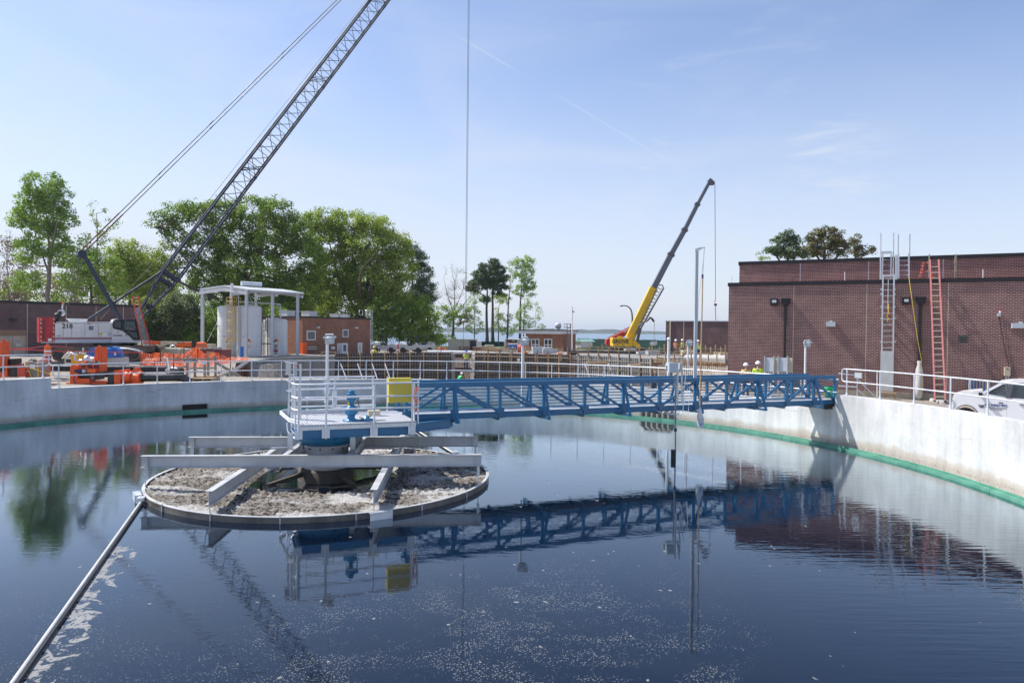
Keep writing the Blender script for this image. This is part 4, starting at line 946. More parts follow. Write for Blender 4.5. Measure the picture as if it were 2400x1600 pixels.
# ---- right: big dark brick building
F = Face(XY(1706, 39.5, 3), XY(2400, 33.6, 3))
zlow = F.z(2100, 655); XR = 26
b1 = thing('brick_building', 'big dark red brick building with a stepped flat roof and ladders', 'building', F.pt(0, 0, .8), F.rz)
mb = MB(); F.box(mb, 0, XR, 0, 16, 1.28, zlow - .1); wall_b = mb.build('wall', M['brick'], b1)
mb = MB(); F.box(mb, -.02, XR, -.03, 16, .3, 1.28); mb.build('plinth', pm('tan_plinth', (.33, .28, .21), .85, 0, .2, 2, .3, 12, dirt=(.2, .16, .11)), b1)
mb = MB(); cappy(mb, F, 0, XR, 0, 16, zlow, .2); mb.build('roof_edge', M['dk'], b1)
mb = MB(); F.box(mb, .3, XR - .3, .3, 15.7, zlow - .35, zlow - .3); mb.build('roof', M['conc_grey'], b1)
SB = 2.4; xu = F.x(1732, -SB, 700); zu = F.z(2000, 605, -SB)
mb = MB(); F.box(mb, xu, XR - 1, SB, 14, zlow - .3, zu - .1); mb.build('upper_wall', M['brick'], b1)
mb = MB(); cappy(mb, F, xu, XR - 1, SB, 14, zu, .2); mb.build('roof_edge', M['dk'], b1)
mb = MB()
for px in (1859, 2030, 2221): x = F.x(px); mb = MB(); F.box(mb, x - .012, x + .012, -.004, .02, 1.28, zlow - .2); mb.build('expansion_joint', M['cream'], wall_b)
for px in (1876, 2036, 2211): x = F.x(px, -SB, 620); mb = MB(); F.box(mb, x - .012, x + .012, SB - .004, SB + .02, zlow - .3, zu - .2); mb.build('expansion_joint', M['alu'], wall_b)
def flood(px, py, lab):
    t = thing('wall_floodlight', lab, 'wall light', F.fp(px, py, .1), F.rz, 'black floodlights on the brick building')
    mb = MB(); F.pbox(mb, px - 9, py - 8, px + 9, py + 8, .16); mb.build('housing', M['dk'], t)
    mb = MB(); F.pbox(mb, px - 4.5, py - 4, px + 5.5, py + 2, .19, .16); mb.build('lens', M['lamp_glass'], t)
flood(1814, 707, 'black floodlight with pale lens left of the left rain head'); flood(2124, 705, 'black floodlight beside the yellow rope, left of the right rain head')
def leader(px, pyt, pyb, lab):
    t = thing('downpipe', lab, 'downpipe', F.fp(px, pyb, .05), F.rz, 'black rain heads and downpipes')
    x = F.x(px, .1); zt, zb_ = F.z(px, pyt, .1), F.z(px, pyb, .1)
    mb = MB(); F.box(mb, x - .22, x + .22, -.26, 0, zt - .26, zt); F.box(mb, x - .25, x + .25, -.29, 0, zt - .03, zt + .03)
    a = [F.pt(x - .20, -.24, zt - .26), F.pt(x + .20, -.24, zt - .26), F.pt(x + .06, -.13, zt - .44), F.pt(x - .06, -.13, zt - .44)]; mb.prism(a, -F.n * .12)
    mb.build('rain_head', M['dk'], t)
    mb = MB(); F.box(mb, x - .06, x + .06, -.14, -.03, zb_, zt - .4)
    for k in range(3): z_ = zt - .9 - k * 1.4; F.box(mb, x - .085, x + .085, -.145, -.02, z_, z_ + .05) if z_ > zb_ else None
    mb.build('pipe', M['dk'], t); return x
leader(1840, 700, 925, 'black rain head and downpipe behind the grey electrical panels')
xw = leader(2156, 697, 846, 'black rain head with a downpipe ending in a white wrapped sleeve')
mb = MB(); q = F.fp(2153, 935, .16); zt = F.z(2156, 845, .1)
mb.lathe(F.pt(xw, -.12, 0), [(.05, q.z), (.14, q.z + .05), (.20, q.z + .5), (.20, q.z + 1.0), (.17, q.z + 1.5), (.09, zt - .2), (.11, zt - .05), (.10, zt)], 14)
tag(mb.build('pipe_wrap', M['tarp_grey']), 'pale plastic wrap tied round the lower end of the right downpipe', 'plastic wrap')
def shed_light(x0, y0, x1, y1, lab):
    t = thing('wall_light', lab, 'wall light', F.fp(x0, y1, .1), F.rz, 'grey box lights on the brick building')
    mb = MB(); F.pbox(mb, x0, y0, x1, y1, .32); mb.build('housing', M['grey_box'], t)
    mb = MB(); xa = F.x((x0+x1)/2, .2); z_ = F.z(x0, y0, .3); F.box(mb, xa - .06, xa + .06, -.2, -.04, z_, z_ + .07); mb.build('photocell', M['lamp_glass'], t)
shed_light(1936, 754, 1958, 765, 'grey box light on the brick wall left of the white ladder'); shed_light(2373, 757, 2412, 769, 'grey box light cut by the right edge of the photo')
t = thing('wall_vent', 'small dark louvred vent in the brick wall right of the pink ladder', 'vent', F.fp(2257, 803, .03), F.rz)
mb = MB(); F.pbox(mb, 2247, 785, 2268, 804, .03); mb.build('frame', pm('olive_frame', (.12, .11, .09)), t)
for k in range(4): mb = MB(); F.pbox(mb, 2249.5, 788.5 + k*3.8, 2266, 790 + k*3.8, .05, .03); mb.build('blade', M['dk'], t)
t = thing('alarm_beacon', 'small red and white alarm beacon with a cable down the brick wall', 'beacon', F.fp(2343, 741, .05), F.rz)
mb = MB(); F.pbox(mb, 2338, 734, 2346, 741, .1); mb.build('box', M['grey_box'], t)
mb = MB(); q = F.fp(2344, 733, .12); mb.tube(q, q + Vector((0, 0, .10)), .05); mb.build('base', M['white'], t)
mb = MB(); mb.tube(q + Vector((0, 0, .10)), q + Vector((0, 0, .18)), .055, n=10); mb.build('lens', M['red'], t)
MB().path([F.fp(2342, 742, .03), F.fp(2347, 775, .03), F.fp(2352, 800, .03), F.fp(2365, 858, .03)], .012, 5).build('cable', M['dk'], t)
t = thing('wall_cabinet', 'cream electrical cabinet on two conduits on the brick wall above the pickup', 'cabinet', F.fp(2361, 900, .05), F.rz)
mb = MB(); F.pbox(mb, 2355, 860, 2368, 881, .18); c_ = mb.build('box', M['cream'], t)
mb = MB(); F.pbox(mb, 2359, 863, 2364, 865, .19, .18); mb.build('window', M['dk'], c_)
for px in (2358, 2363): mb = MB(); mb.tube(F.fp(px, 881, .1), F.fp(px, 915, .1), .02); mb.build('conduit', M['alu'], t)
MB().obox(F.fp(2369, 864, .15), F.u * .03, F.n * .03, Vector((0, 0, .03))).build('lamp', M['red'], t)
for px, y0, y1, o, lab in ((1980, 637, 657, -.2, 'left'), (2304, 631, 651, -.2, 'right'), (1715, 645, 662, -.2, 'corner')):
    tag(MB().tube(F.fp(px, y1, o), F.fp(px, y0, o), .02, n=6).build('roof_rod', M['white']), {'left': 'thin white rod on the low roof edge, left of the ladders', 'right': 'thin white rod on the low roof edge, right of the ladders', 'corner': 'thin rod at the left corner of the low roof'}[lab], 'rod', 'thin rods on the roof edges')
# ladders
def ladder(name, lab, p0, p1, p2, p3, rung, mat, rmat, w=.035, group='ladders at the brick building', extra=None):
    """p0,p1 bottom left/right, p2,p3 top left/right"""
    t = thing(name, lab, 'ladder', p0.lerp(p1, .5), 0, group)
    for a, b in ((p0, p2), (p1, p3)): MB().beam(a, b, w, .07, F.u).build('stile', mat, t)
    n = int((p2 - p0).length / rung); 
    for i in range(n):
        k = (i + .6) * rung / (p2 - p0).length
        if k < 1: MB().tube(p0.lerp(p2, k), p1.lerp(p3, k), .018, n=6).build('rung', rmat, t)
    return t
fx = lambda px, py, o: F.fp(px, py, o)
L1 = ladder('fixed_ladder', 'silver fixed ladder climbing the lower brick wall above a metal guard plate', fx(2065, 918, .22), fx(2092, 918, .22), fx(2069.5, 643, .22), fx(2095.5, 643, .22), .3048, M['alu'], M['alu'])
mb = MB(); F.pbox(mb, 2064, 822, 2092.5, 917, .27, .24); mb.build('guard_plate', M['alu_plain'], L1)
for y_ in (678, 689, 719, 746, 801): 
    for px in (2066, 2097): mb = MB(); F.pbox(mb, px - 2, y_ - 1.5, px + 2, y_ + 1.5, .22); mb.build('bracket', M['alu'], L1)
mb = MB(); mb.tube(fx(2082, 655, .25), fx(2081, 725, .25), .018); mb.build('safety_rail', M['alu'], L1)
L2 = ladder('fixed_ladder', 'silver fixed ladder on the upper brick wall with tall grab posts above the roof', fx(2067, 655, -SB + .22), fx(2087, 655, -SB + .22), fx(2069, 596, -SB + .22), fx(2089, 596, -SB + .22), .3048, M['alu'], M['alu'])
for px in (2063.5, 2093.5): MB().tube(fx(px, 655, -SB + .3), fx(px + .8, 546, -SB + .3), .035).build('grab_post', M['alu'], L2)
for y_, px0, px1 in ((591, 2065, 2091), (646, 2068, 2097)): mb = MB(); F.pbox(mb, px0, y_ - 2, px1, y_ + 2, -SB + .45, -SB + .22); mb.build('landing_bar', M['alu'], L2)
for px in (2099, 2102): mb = MB(); mb.beam(fx(px, 655, .1), fx(px, 597, .1), .05, .05, F.u); mb.build('grab_post', M['alu'], L1)
L3 = ladder('roof_ladder', 'short silver wide tread ladder with grab posts left of the red stepladder', fx(2106, 652, -1.6), fx(2130, 652, -1.6), fx(2106, 594, -1.6), fx(2130, 594, -1.6), .27, M['alu'], M['alu'], w=.10)
for px in (2105, 2132): MB().beam(fx(px, 600, -1.6), fx(px + .5, 549, -1.6), .05, .05, F.u).build('grab_post', M['grey_box'], L3)
L4 = ladder('extension_ladder', 'tall faded red extension ladder leaning from the gravel up past the low roof', fx(2191, 938, 1.2), fx(2215.5, 938, 1.2), fx(2179.5, 608, -.05), fx(2200, 608, -.05), .3048, M['pink_ladder'], M['cream'])
for px, py, po in ((2191.5, 940, 1.22), (2215.5, 940, 1.22)): MB().obox(fx(px, py, po), F.u * .05, F.n * .1, Vector((0, 0, .03))).build('foot', M['black'], L4)
t = thing('stepladder', 'red fibreglass stepladder standing open on the low roof', 'stepladder', fx(2170, 652, -1.5))
for (a, b, w) in (((2154, 652), (2164, 611), .05), ((2158.5, 652), (2167, 611), .05), ((2188, 652), (2172, 611), .04)): MB().beam(fx(*a, -1.5), fx(*b, -1.6), w, .05, F.u).build('leg', M['red_ladder'], t)
for k in range(5): MB().beam(fx(2154.5 + k * 2, 647 - k * 8, -1.48), fx(2159 + k * 1.9, 647 - k * 8, -1.48), .03, .03).build('step', M['alu'], t)
mb = MB(); F.pbox(mb, 2161, 606, 2174, 611, -1.45, -1.7); mb.build('top_cap', M['black'], t)
for px, y0, y1, lab in ((2178, 596, 652, 'rough timber post clamped upright on the low roof beside the red stepladder'), (2241, 596, 651, 'rough timber post clamped upright on the low roof, right of the leaning ladder')):
    t = thing('timber_post', lab, 'post', fx(px, y1, -.3), 0, 'timber posts on the low roof')
    MB().beam(fx(px, y1, -.3), fx(px, y0, -.3), .09, .05, F.u).build('board', M['timber_grey'], t)
    if px > 2200: MB().beam(fx(px - 2.5, y1, -.25), fx(px - 2.5, y0 + 5, -.25), .05, .05, F.u).build('board', M['timber_grey'], t)
    for k in (17, 37): MB().beam(fx(px - 6, y0 + k + 3, -.2), fx(px + 1, y0 + k, -.2), .07, .07).build('clamp', M['timber'], t)
mb = MB(); pts = [fx(2130, 651, -.05), fx(2131, 654, .12), fx(2140, 720, .3), fx(2150, 790, .35), fx(2158, 835, .3), fx(2160, 845, .25)]; mb.path(pts, .014, 5); mb.path([fx(2159, 845, .25), fx(2162, 905, .3), fx(2158, 920, .3), fx(2163, 922, .3), fx(2160, 912, .3)], .012, 5)
tag(mb.build('rope', M['rope_y']), 'long yellow rope slanting down the brick wall to the wrapped pipe', 'rope')
mb = MB(); mb.path([fx(2083, 712, .3), fx(2082, 735, .3), fx(2078, 742, .3), fx(2083, 745, .3), fx(2080, 752, .3)], .02, 5); tag(mb.build('strap', M['yellow']), 'yellow strap hanging from the fixed silver ladder', 'strap')
# bench below the guard plate, slabs, striped panel
t = thing('timber_trestle', 'low raw timber trestle at the foot of the silver ladder', 'trestle', F.fp(2078, 932, .5), F.rz)
MB().beam(fx(2056, 918, .55), fx(2100, 922, .55), .24, .05).build('top', M['timber'], t)
for px in (2058, 2097): MB().beam(fx(px, 921, .5), Vector((fx(px, 921, .5).x, fx(px, 921, .5).y, .85)), .06, .06).build('leg', M['timber'], t)
for px, py, o, w, lab in ((2186, 936, .5, .16, 'square'), (2208, 939, .9, .32, 'round')):
    q = fx(px, py, o); q.z = ground_z(q.x, q.y)
    tag(MB().lathe(q, [(w, -.05), (w, .12), (w - .03, .14), (.001, .14)], 20 if w > .2 else 4).build('concrete_cover', M['conc_cap']), f'{lab} pale concrete cover on the gravel by the leaning ladder', 'concrete cover')
t = thing('striped_panel', 'blue and tan ribbed panel leaning by a grey post behind the pickup hood', 'panel', F.fp(2295, 925, .4), F.rz)
mb = MB()
for k in range(12): px = 2277 + k * 3.6; mb = MB(); F.pbox(mb, px, 890, px + 2.6, 935, .45 + (k % 2) * .03, .40); mb.build('rib', M['blue_bin'] if k % 2 == 0 else M['timber'], t)
MB().tube(fx(2273, 935, .6), fx(2273, 887, .6), .06).build('post', M['white_rail'], t)
# grey electrical panels on strut legs
FE = Face(XY(1791, 35.0, 3), XY(1856, 34.2, 3))
for i, (x0, x1) in enumerate(((1791, 1815), (1823, 1847))):
    t = thing('panel_rack', ('left' if i == 0 else 'right') + ' grey electrical panel on perforated strut legs before the brick building', 'electrical panel', FE.pt(i, 0, .9), FE.rz, 'grey electrical panels on struts')
    mb = MB(); FE.pbox(mb, x0 + 3, 838, x1 - 1, 871, .12, -.06); mb.build('panel', M['grey_box'], t)
    mb = MB(); FE.pbox(mb, x1 + 1, 839, x1 + 9, 873, -.05, -.25); mb.build('back_box', M['cream'], t)
    for px in (x0 + 1.5, x1 - 1):
        mb = MB(); a_ = FE.fp(px, 834, .16); mb.beam(a_, Vector((a_.x, a_.y, .9)), .05, .05, (0, 1, 0)); st = mb.build('leg', M['alu'], t)
        mb = MB()
        for k in range(12): mb.obox(a_ + Vector((0, -.03, -.05 - k * .065)), Vector((.012, 0, 0)), Vector((0, .006, 0)), Vector((0, 0, .014)))
        mb.build('slots', M['dk'], st)
    for k in range(4): a_ = FE.fp(x0 + 5 + k * 5, 871, .05); MB().tube(a_, Vector((a_.x, a_.y, .9)), .022, n=6).build('conduit', M['white_rail'], t)
# ---- far left dark brick building
FL = Face(XY(-60, 54.5, 3), XY(322, 64.5, 3))
b2 = thing('brick_building', 'long low purple brown brick building behind the crawler crane', 'building', FL.pt(0, 0, 1.7), FL.rz)
xr = FL.x(322); zt = FL.z(160, 709)
mb = MB(); FL.box(mb, -14, xr, 0, 12, 1.2, zt - .1); wb = mb.build('wall', M['brick_far'], b2)
mb = MB(); cappy(mb, FL, -14, xr, 0, 12, zt, .22); mb.build('roof_edge', M['dk'], b2)
for px in (64, 155, 225, 289): x = FL.x(px); mb = MB(); FL.box(mb, x - .02, x + .02, -.004, .01, 1.3, zt - .2); mb.build('expansion_joint', M['cream'], wb)
mb = MB(); FL.pbox(mb, 25, 746, 40, 752, .3); tag(mb.build('wall_light', M['dk']), 'dark box light above the boarded doorway of the left brick building', 'wall light')
mb = MB(); FL.pbox(mb, -20, 773, 62, 787, .03); d_ = mb.build('door_header', M['board_brown'], b2)
for k, (x0, x1) in enumerate(((-20, 30), (31, 58))): mb = MB(); FL.pbox(mb, x0, 787, x1, 840, .025); mb.build('boarded_door', M['plywood'], b2)
mb = MB(); FL.pbox(mb, 58, 787, 62, 840, .04); mb.build('door_frame', M['timber'], b2)
mb = MB(); FL.pbox(mb, 38, 804, 49, 811, .032, .025); sg = mb.build('notice', M['white'], b2)
mb = MB(); FL.pbox(mb, 39, 808, 48, 810.4, .036, .032); mb.build('notice_band', pm('yellow_green_ink', (.5, .55, .05)), sg)
mb = MB(); FL.pbox(mb, 39, 804.7, 48, 806.2, .036, .032); mb.build('notice_band', M['blue_bin'], sg)
# ---- orange-red brick house right of the tanks
FH = Face(XY(709, 66.0, 3), XY(868, 73.5, 3))
b3 = thing('brick_house', 'low orange red brick building with roof units beneath the big trees', 'building', FH.pt(0, 0, 1.8), FH.rz)
xr = FH.x(868); zt = FH.z(790, 743)
dp = 6.5
mb = MB(); FH.box(mb, 0, xr, 0, dp, 1.2, zt - .1); mb.build('wall', M['brick_red'], b3)
mb = MB(); cappy(mb, FH, 0, xr, 0, dp, zt, .16); mb.build('roof_edge', M['dk'], b3)
mb = MB(); FH.box(mb, .3, xr - .3, .3, dp - .3, zt - .3, zt - .25); mb.build('roof', M['conc_grey'], b3)
def window(F_, t, x0, y0, x1, y1, glass, frame, mull=0, fw=.06):
    mb = MB(); a = F_.fp(x0, y1, .04); b = F_.fp(x1, y0, .04); xa, xb = (a - F_.A).dot(F_.u), (b - F_.A).dot(F_.u); za, zb_ = a.z, b.z
    for (u0, u1, v0, v1) in ((xa, xb, za, za + fw), (xa, xb, zb_ - fw, zb_), (xa, xa + fw, za + fw, zb_ - fw), (xb - fw, xb, za + fw, zb_ - fw)): F_.box(mb, u0, u1, -.05, .0, v0, v1)
    for k in range(mull): x = xa + (xb - xa) * (k + 1) / (mull + 1); F_.box(mb, x - fw/2, x + fw/2, -.05, 0, za + fw, zb_ - fw)
    if mull: F_.box(mb, xa + fw, xb - fw, -.045, 0, za + (zb_ - za) * .3, za + (zb_ - za) * .3 + fw)
    w = mb.build('window', frame, t)
    mb = MB(); F_.box(mb, xa + fw * .5, xb - fw * .5, -.02, -.004, za + fw * .5, zb_ - fw * .5); mb.build('pane', glass, w); return w
window(FH, b3, 719, 775, 740, 797, M['screen'], M['white'], fw=.09); window(FH, b3, 803, 772, 817, 790, M['screen'], M['white'], fw=.08)
def door(F_, t, x0, y0, x1, y1, mat, glass=None):
    mb = MB(); F_.pbox(mb, x0, y0, x1, y1, .03); d = mb.build('door', mat, t)
    if glass: mb = MB(); F_.pbox(mb, x0 + (x1-x0)*.28, y0 + 4, x1 - (x1-x0)*.28, y0 + (y1-y0)*.75, .04, .03); mb.build('pane', glass, d)
    return d
door(FH, b3, 801, 804, 815, 829, M['white'], M['glass_dark']); door(FH, b3, 790, 804, 800, 829, M['grey_box']); door(FH, b3, 839, 803, 849, 827, M['white'], M['cream'])
for px, py in ((747, 767), (837, 768)): mb = MB(); FH.pbox(mb, px - 3, py - 2, px + 3, py + 2, .2); mb.build('wall_lamp', M['lamp_glass'], b3)
mb = MB(); FH.pbox(mb, 777, 812, 785, 818, .03); mb.build('notice', M['white'], b3)
mb = MB(); FH.pbox(mb, 710, 803, 720, 831, .5, .1); tag(mb.build('hoist_frame', M['orange']), 'narrow orange steel frame against the corner of the orange red brick building', 'frame')
mb = MB(); FH.pbox(mb, 723, 812, 742, 819, .25); mm = mb.build('meter_bank', M['tarp_grey'], b3)
for k in range(4): mb = MB(); q = FH.fp(726 + k * 4.4, 815.5, .26); mb.tube(q, q + FH.n * .06, .06); mb.build('meter', M['dk'], mm)
for x0, y0, x1, y1, oo in ((673, 729, 692, 739, 3.2), (724, 731, 744, 740, 2.5), (791, 737, 799, 743, 2.5), (814, 738, 820, 744, 3)):
    a_ = FH.fp(x0, y1, -oo); b_ = FH.fp(x1, y0, -oo); xa, xb = (a_ - FH.A).dot(FH.u), (b_ - FH.A).dot(FH.u)
    mb = MB(); FH.box(mb, xa, xb, oo, oo + 1.2, zt - .3, b_.z); FH.box(mb, xa - .05, xb + .05, oo - .05, oo + 1.25, b_.z, b_.z + .06); mb.build('roof_unit', M['grey_box'], b3)
t = thing('roof_ladder', 'grey caged ladder with hoops at the right end of the orange red brick building', 'ladder', FH.fp(870, 822, 0))
for px in (868, 872): MB().tube(FH.fp(px, 823, .0), FH.fp(px, 727, .0), .03).build('stile', M['alu'], t)
for x0, x1, y0, y1 in ((842, 850, 727, 738), (857, 866, 726, 738), (860, 872, 726, 744)):
    MB().path([FH.fp(x0, y1, -.2), FH.fp(x0, y0, -.2), FH.fp(x1, y0, -.2), FH.fp(x1, y1, -.2)], .035, 6, closed=True).build('guard', M['alu'], t)
mb = MB()
for k in range(20): mb.tube(FH.fp(868, 820 - k * 4.3, .0), FH.fp(872, 820 - k * 4.3, .0), .02, n=4)
mb.build('rungs', M['alu'], t)
# ---- small brick building with white fascia, centre right
FC = Face(XY(1232, 92, 3), XY(1329, 88, 3))
b4 = thing('brick_office', 'small brick building with white fascia and two white framed windows, right of centre', 'building', FC.pt(0, 0, 1.7), FC.rz)
xr = FC.x(1320) ; zt = FC.z(1290, 773); zf = FC.z(1290, 782)
mb = MB(); FC.box(mb, 0, xr - .1, 0, 3.2, .8, zf); mb.build('wall', M['brick_red'], b4)
mb = MB(); FC.box(mb, -.7, xr + .1, -.5, 3.4, zf, zt - .08); mb.build('fascia', M['canopy'], b4)
mb = MB(); FC.box(mb, -.8, xr + .2, -.6, 3.5, zt - .08, zt + .02); mb.build('roof_edge', M['dk'], b4)
window(FC, b4, 1245, 794, 1264, 814, M['glass_dark'], M['white'], 1, .11); window(FC, b4, 1275, 794, 1294, 815, M['glass_dark'], M['white'], 1, .11)
mb = MB(); q = FC.fp(1308, 773, -1.8); mb.lathe(Vector((q.x, q.y, zt)), [(.35, 0), (.4, .1), (.25, .25), (.42, .3), (.42, .75), (.3, .95), (.001, 1.0)], 16); mb.build('roof_vent', M['canopy'], b4)
t = thing('antenna_mast', 'slim white antenna mast with a camera at the right end of the small brick building', 'mast', FC.fp(1341, 810, .3))
MB().tube(FC.fp(1341, 825, .3), FC.fp(1341, 719, .3), .08).build('pole', M['white'], t); MB().beam(FC.fp(1341, 729, .3), FC.fp(1346, 731, .3), .12, .12).build('camera', M['dk'], t)
t = thing('roof_ladder', 'dark caged ladder rising above the small brick building', 'ladder', FC.fp(1332, 818, .3))
for px in (1329, 1337): MB().tube(FC.fp(px, 820, .3), FC.fp(px, 759, .3), .05).build('stile', M['steel_dark'], t)
MB().path([FC.fp(1322, 759, .3), FC.fp(1338, 759, .3), FC.fp(1338, 767, .3), FC.fp(1322, 767, .3)], .05, 5, closed=True).build('guard', M['steel_dark'], t)
mb = MB()
for k in range(12): mb.tube(FC.fp(1329, 818 - k * 4.5, .3), FC.fp(1337, 818 - k * 4.5, .3), .03, n=4)
mb.build('rungs', M['steel_dark'], t)
# side building behind: brown box with a pale end and small green roofed shed
F5 = Face(XY(1184, 100, 3), XY(1222, 98, 3))
b5 = thing('shed', 'brown brick shed with a pale end wall left of the small brick building', 'shed', F5.pt(0, 0, 1.6), F5.rz)
mb = MB(); F5.pbox(mb, 1184, 795, 1210, 826, 0, -5); mb.build('wall', M['brick_dk'], b5)
mb = MB(); F5.pbox(mb, 1210, 796, 1236, 826, -.1, -5); mb.build('end_wall', M['canopy'], b5)
mb = MB(); F5.pbox(mb, 1183, 794, 1237, 796, .2, -5.2); mb.build('roof', M['canopy'], b5)
mb = MB(); F5.pbox(mb, 1201, 797, 1206, 799, .05); mb.build('sign', M['white'], b5)
F6 = Face(XY(1345, 96, 3), XY(1362, 95, 3))
b6 = thing('small_shed', 'small shed with a pale green pitched roof right of the small brick building', 'shed', F6.pt(0, 0, 1.6))
mb = MB(); F6.pbox(mb, 1346, 800, 1361, 815, 0, -2.5); mb.build('wall', M['alu_plain'], b6)
a, b, c_ = F6.fp(1344, 800.5, .2), F6.fp(1363, 800.5, .2), F6.fp(1353, 794.5, .2)
MB().prism([a, b, c_], -F6.n * 3).build('roof', pm('pale_green_roof', (.25, .42, .36)), b6)
# ---- dark brick block behind the site, right
F7 = Face(XY(1560, 74, 3), XY(1740, 70.5, 3))
b7 = thing('brick_block', 'plain windowless dark brick block behind the timber rails, left of the big building', 'building', F7.pt(0, 0, 1.6), F7.rz)
mb = MB(); F7.box(mb, 0, F7.x(1745), 0, 9, .8, F7.z(1630, 753)); mb.build('wall', M['brick_far'], b7)
mb = MB(); zt7 = F7.z(1630, 753); F7.box(mb, -.08, F7.x(1745), -.08, 9, zt7, zt7 + .10); mb.build('roof_edge', M['canopy'], b7)
mb = MB(); F7.pbox(mb, 1569.5, 752, 1571, 818, .1); mb.build('downpipe', M['cream'], b7)
mb = MB(); F7.pbox(mb, 1651, 813, 1667, 820, .05); mb.build('louvre', M['steel_dark'], b7)
mb = MB(); F7.pbox(mb, 1602, 753, 1602.6, 818, .01); mb.build('expansion_joint', M['cream'], b7)
# far green screen fence
FF = Face(XY(1355, 108, 3), XY(1566, 96, 3))
t = thing('screen_fence', 'dark green screened fence along the river behind the yellow crane', 'fence', FF.pt(0, 0, 1.6), FF.rz)
gm = pm('green_screen', (.010, .055, .045), .8, 0, .2, .5, .2, 5)
xs = [FF.x(1355) + k * (FF.x(1566) - FF.x(1355)) / 8 for k in range(9)]; zt = FF.z(1460, 795)
for k in range(8): mb = MB(); FF.box(mb, xs[k] + .05, xs[k+1] - .05, 0, .03, 1.0, zt - .03 * (k % 2)); mb.build('screen', gm, t)
for k in range(9): mb = MB(); FF.box(mb, xs[k] - .04, xs[k] + .04, -.04, .06, .6, zt + .08); mb.build('post', M['steel_dark'], t)
FG = Face(XY(1126, 118, 3), XY(1184, 116, 3))
t = thing('screen_fence', 'short dark green screened fence between the trunks right of the container', 'fence', FG.pt(0, 0, 1.6), FG.rz)
for k in range(4): x0 = 1126 + k * 14.5; mb = MB(); FG.pbox(mb, x0, 800, x0 + 13.8, 818, 0, -.04); mb.build('screen', gm, t)
# ---------------------------------------------------------------- trees
def leaves_mesh(name, clumps, per, size, rad, mat, parent, rng_, flat=.75, elong=.6):
    C_ = np.array([c[0] for c in clumps]); T_ = np.array([c[1] for c in clumps]); n = len(C_) * per
    idx = np.repeat(np.arange(len(C_)), per)
    off = rng_.normal(size=(n, 3)); ln = np.linalg.norm(off, axis=1, keepdims=True); off = off / ln * (rng_.random((n, 1)) ** .45) * rad * rng_.uniform(.7, 1.2, (len(C_), 1))[idx]
    off[:, 2] *= flat; c = C_[idx] + off
    CC = C_.mean(0); outw = c - CC; outw /= np.linalg.norm(outw, axis=1, keepdims=True) + 1e-6; o2 = off / (np.linalg.norm(off, axis=1, keepdims=True) + 1e-6)
    nn = rng_.normal(size=(n, 3)) * .75 + outw * .45 + o2 * .7 + np.array([0, 0, .5]); nn /= np.linalg.norm(nn, axis=1, keepdims=True)
    a = rng_.normal(size=(n, 3)); a -= nn * (a * nn).sum(1, keepdims=True); a /= np.linalg.norm(a, axis=1, keepdims=True)
    b = np.cross(nn, a)
    s = size * rng_.uniform(.55, 1.25, (n, 1)) * .5; a *= s; b *= s * elong
    v = np.stack([c - a, c - a*.1 + b, c + a, c - a*.1 - b], 1).reshape(-1, 3)
    L = np.array(WM[parent.name].translation); v -= L
    me = bpy.data.meshes.new(name); me.vertices.add(4*n); me.vertices.foreach_set('co', v.astype(np.float32).ravel())
    me.loops.add(4*n); me.loops.foreach_set('vertex_index', np.arange(4*n, dtype=np.int32))
    me.polygons.add(n); me.polygons.foreach_set('loop_start', np.arange(0, 4*n, 4, dtype=np.int32)); me.update(calc_edges=True)
    at = me.color_attributes.new('tint', 'FLOAT_COLOR', 'POINT')
    t = np.clip(T_[idx] + rng_.normal(0, .22, n), 0, 1); g = np.clip(rng_.normal(.12, .16, n) + (T_[idx] - .5) * .2, 0, 1)
    col = np.ones((4*n, 4), np.float32); col[:, 0] = np.repeat(t, 4); col[:, 1] = np.repeat(g, 4); at.data.foreach_set('color', col.ravel())
    me.materials.append(mat); o = bpy.data.objects.new(name, me); C.objects.link(o); o.parent = parent; WM[o.name] = WM[parent.name]; return o
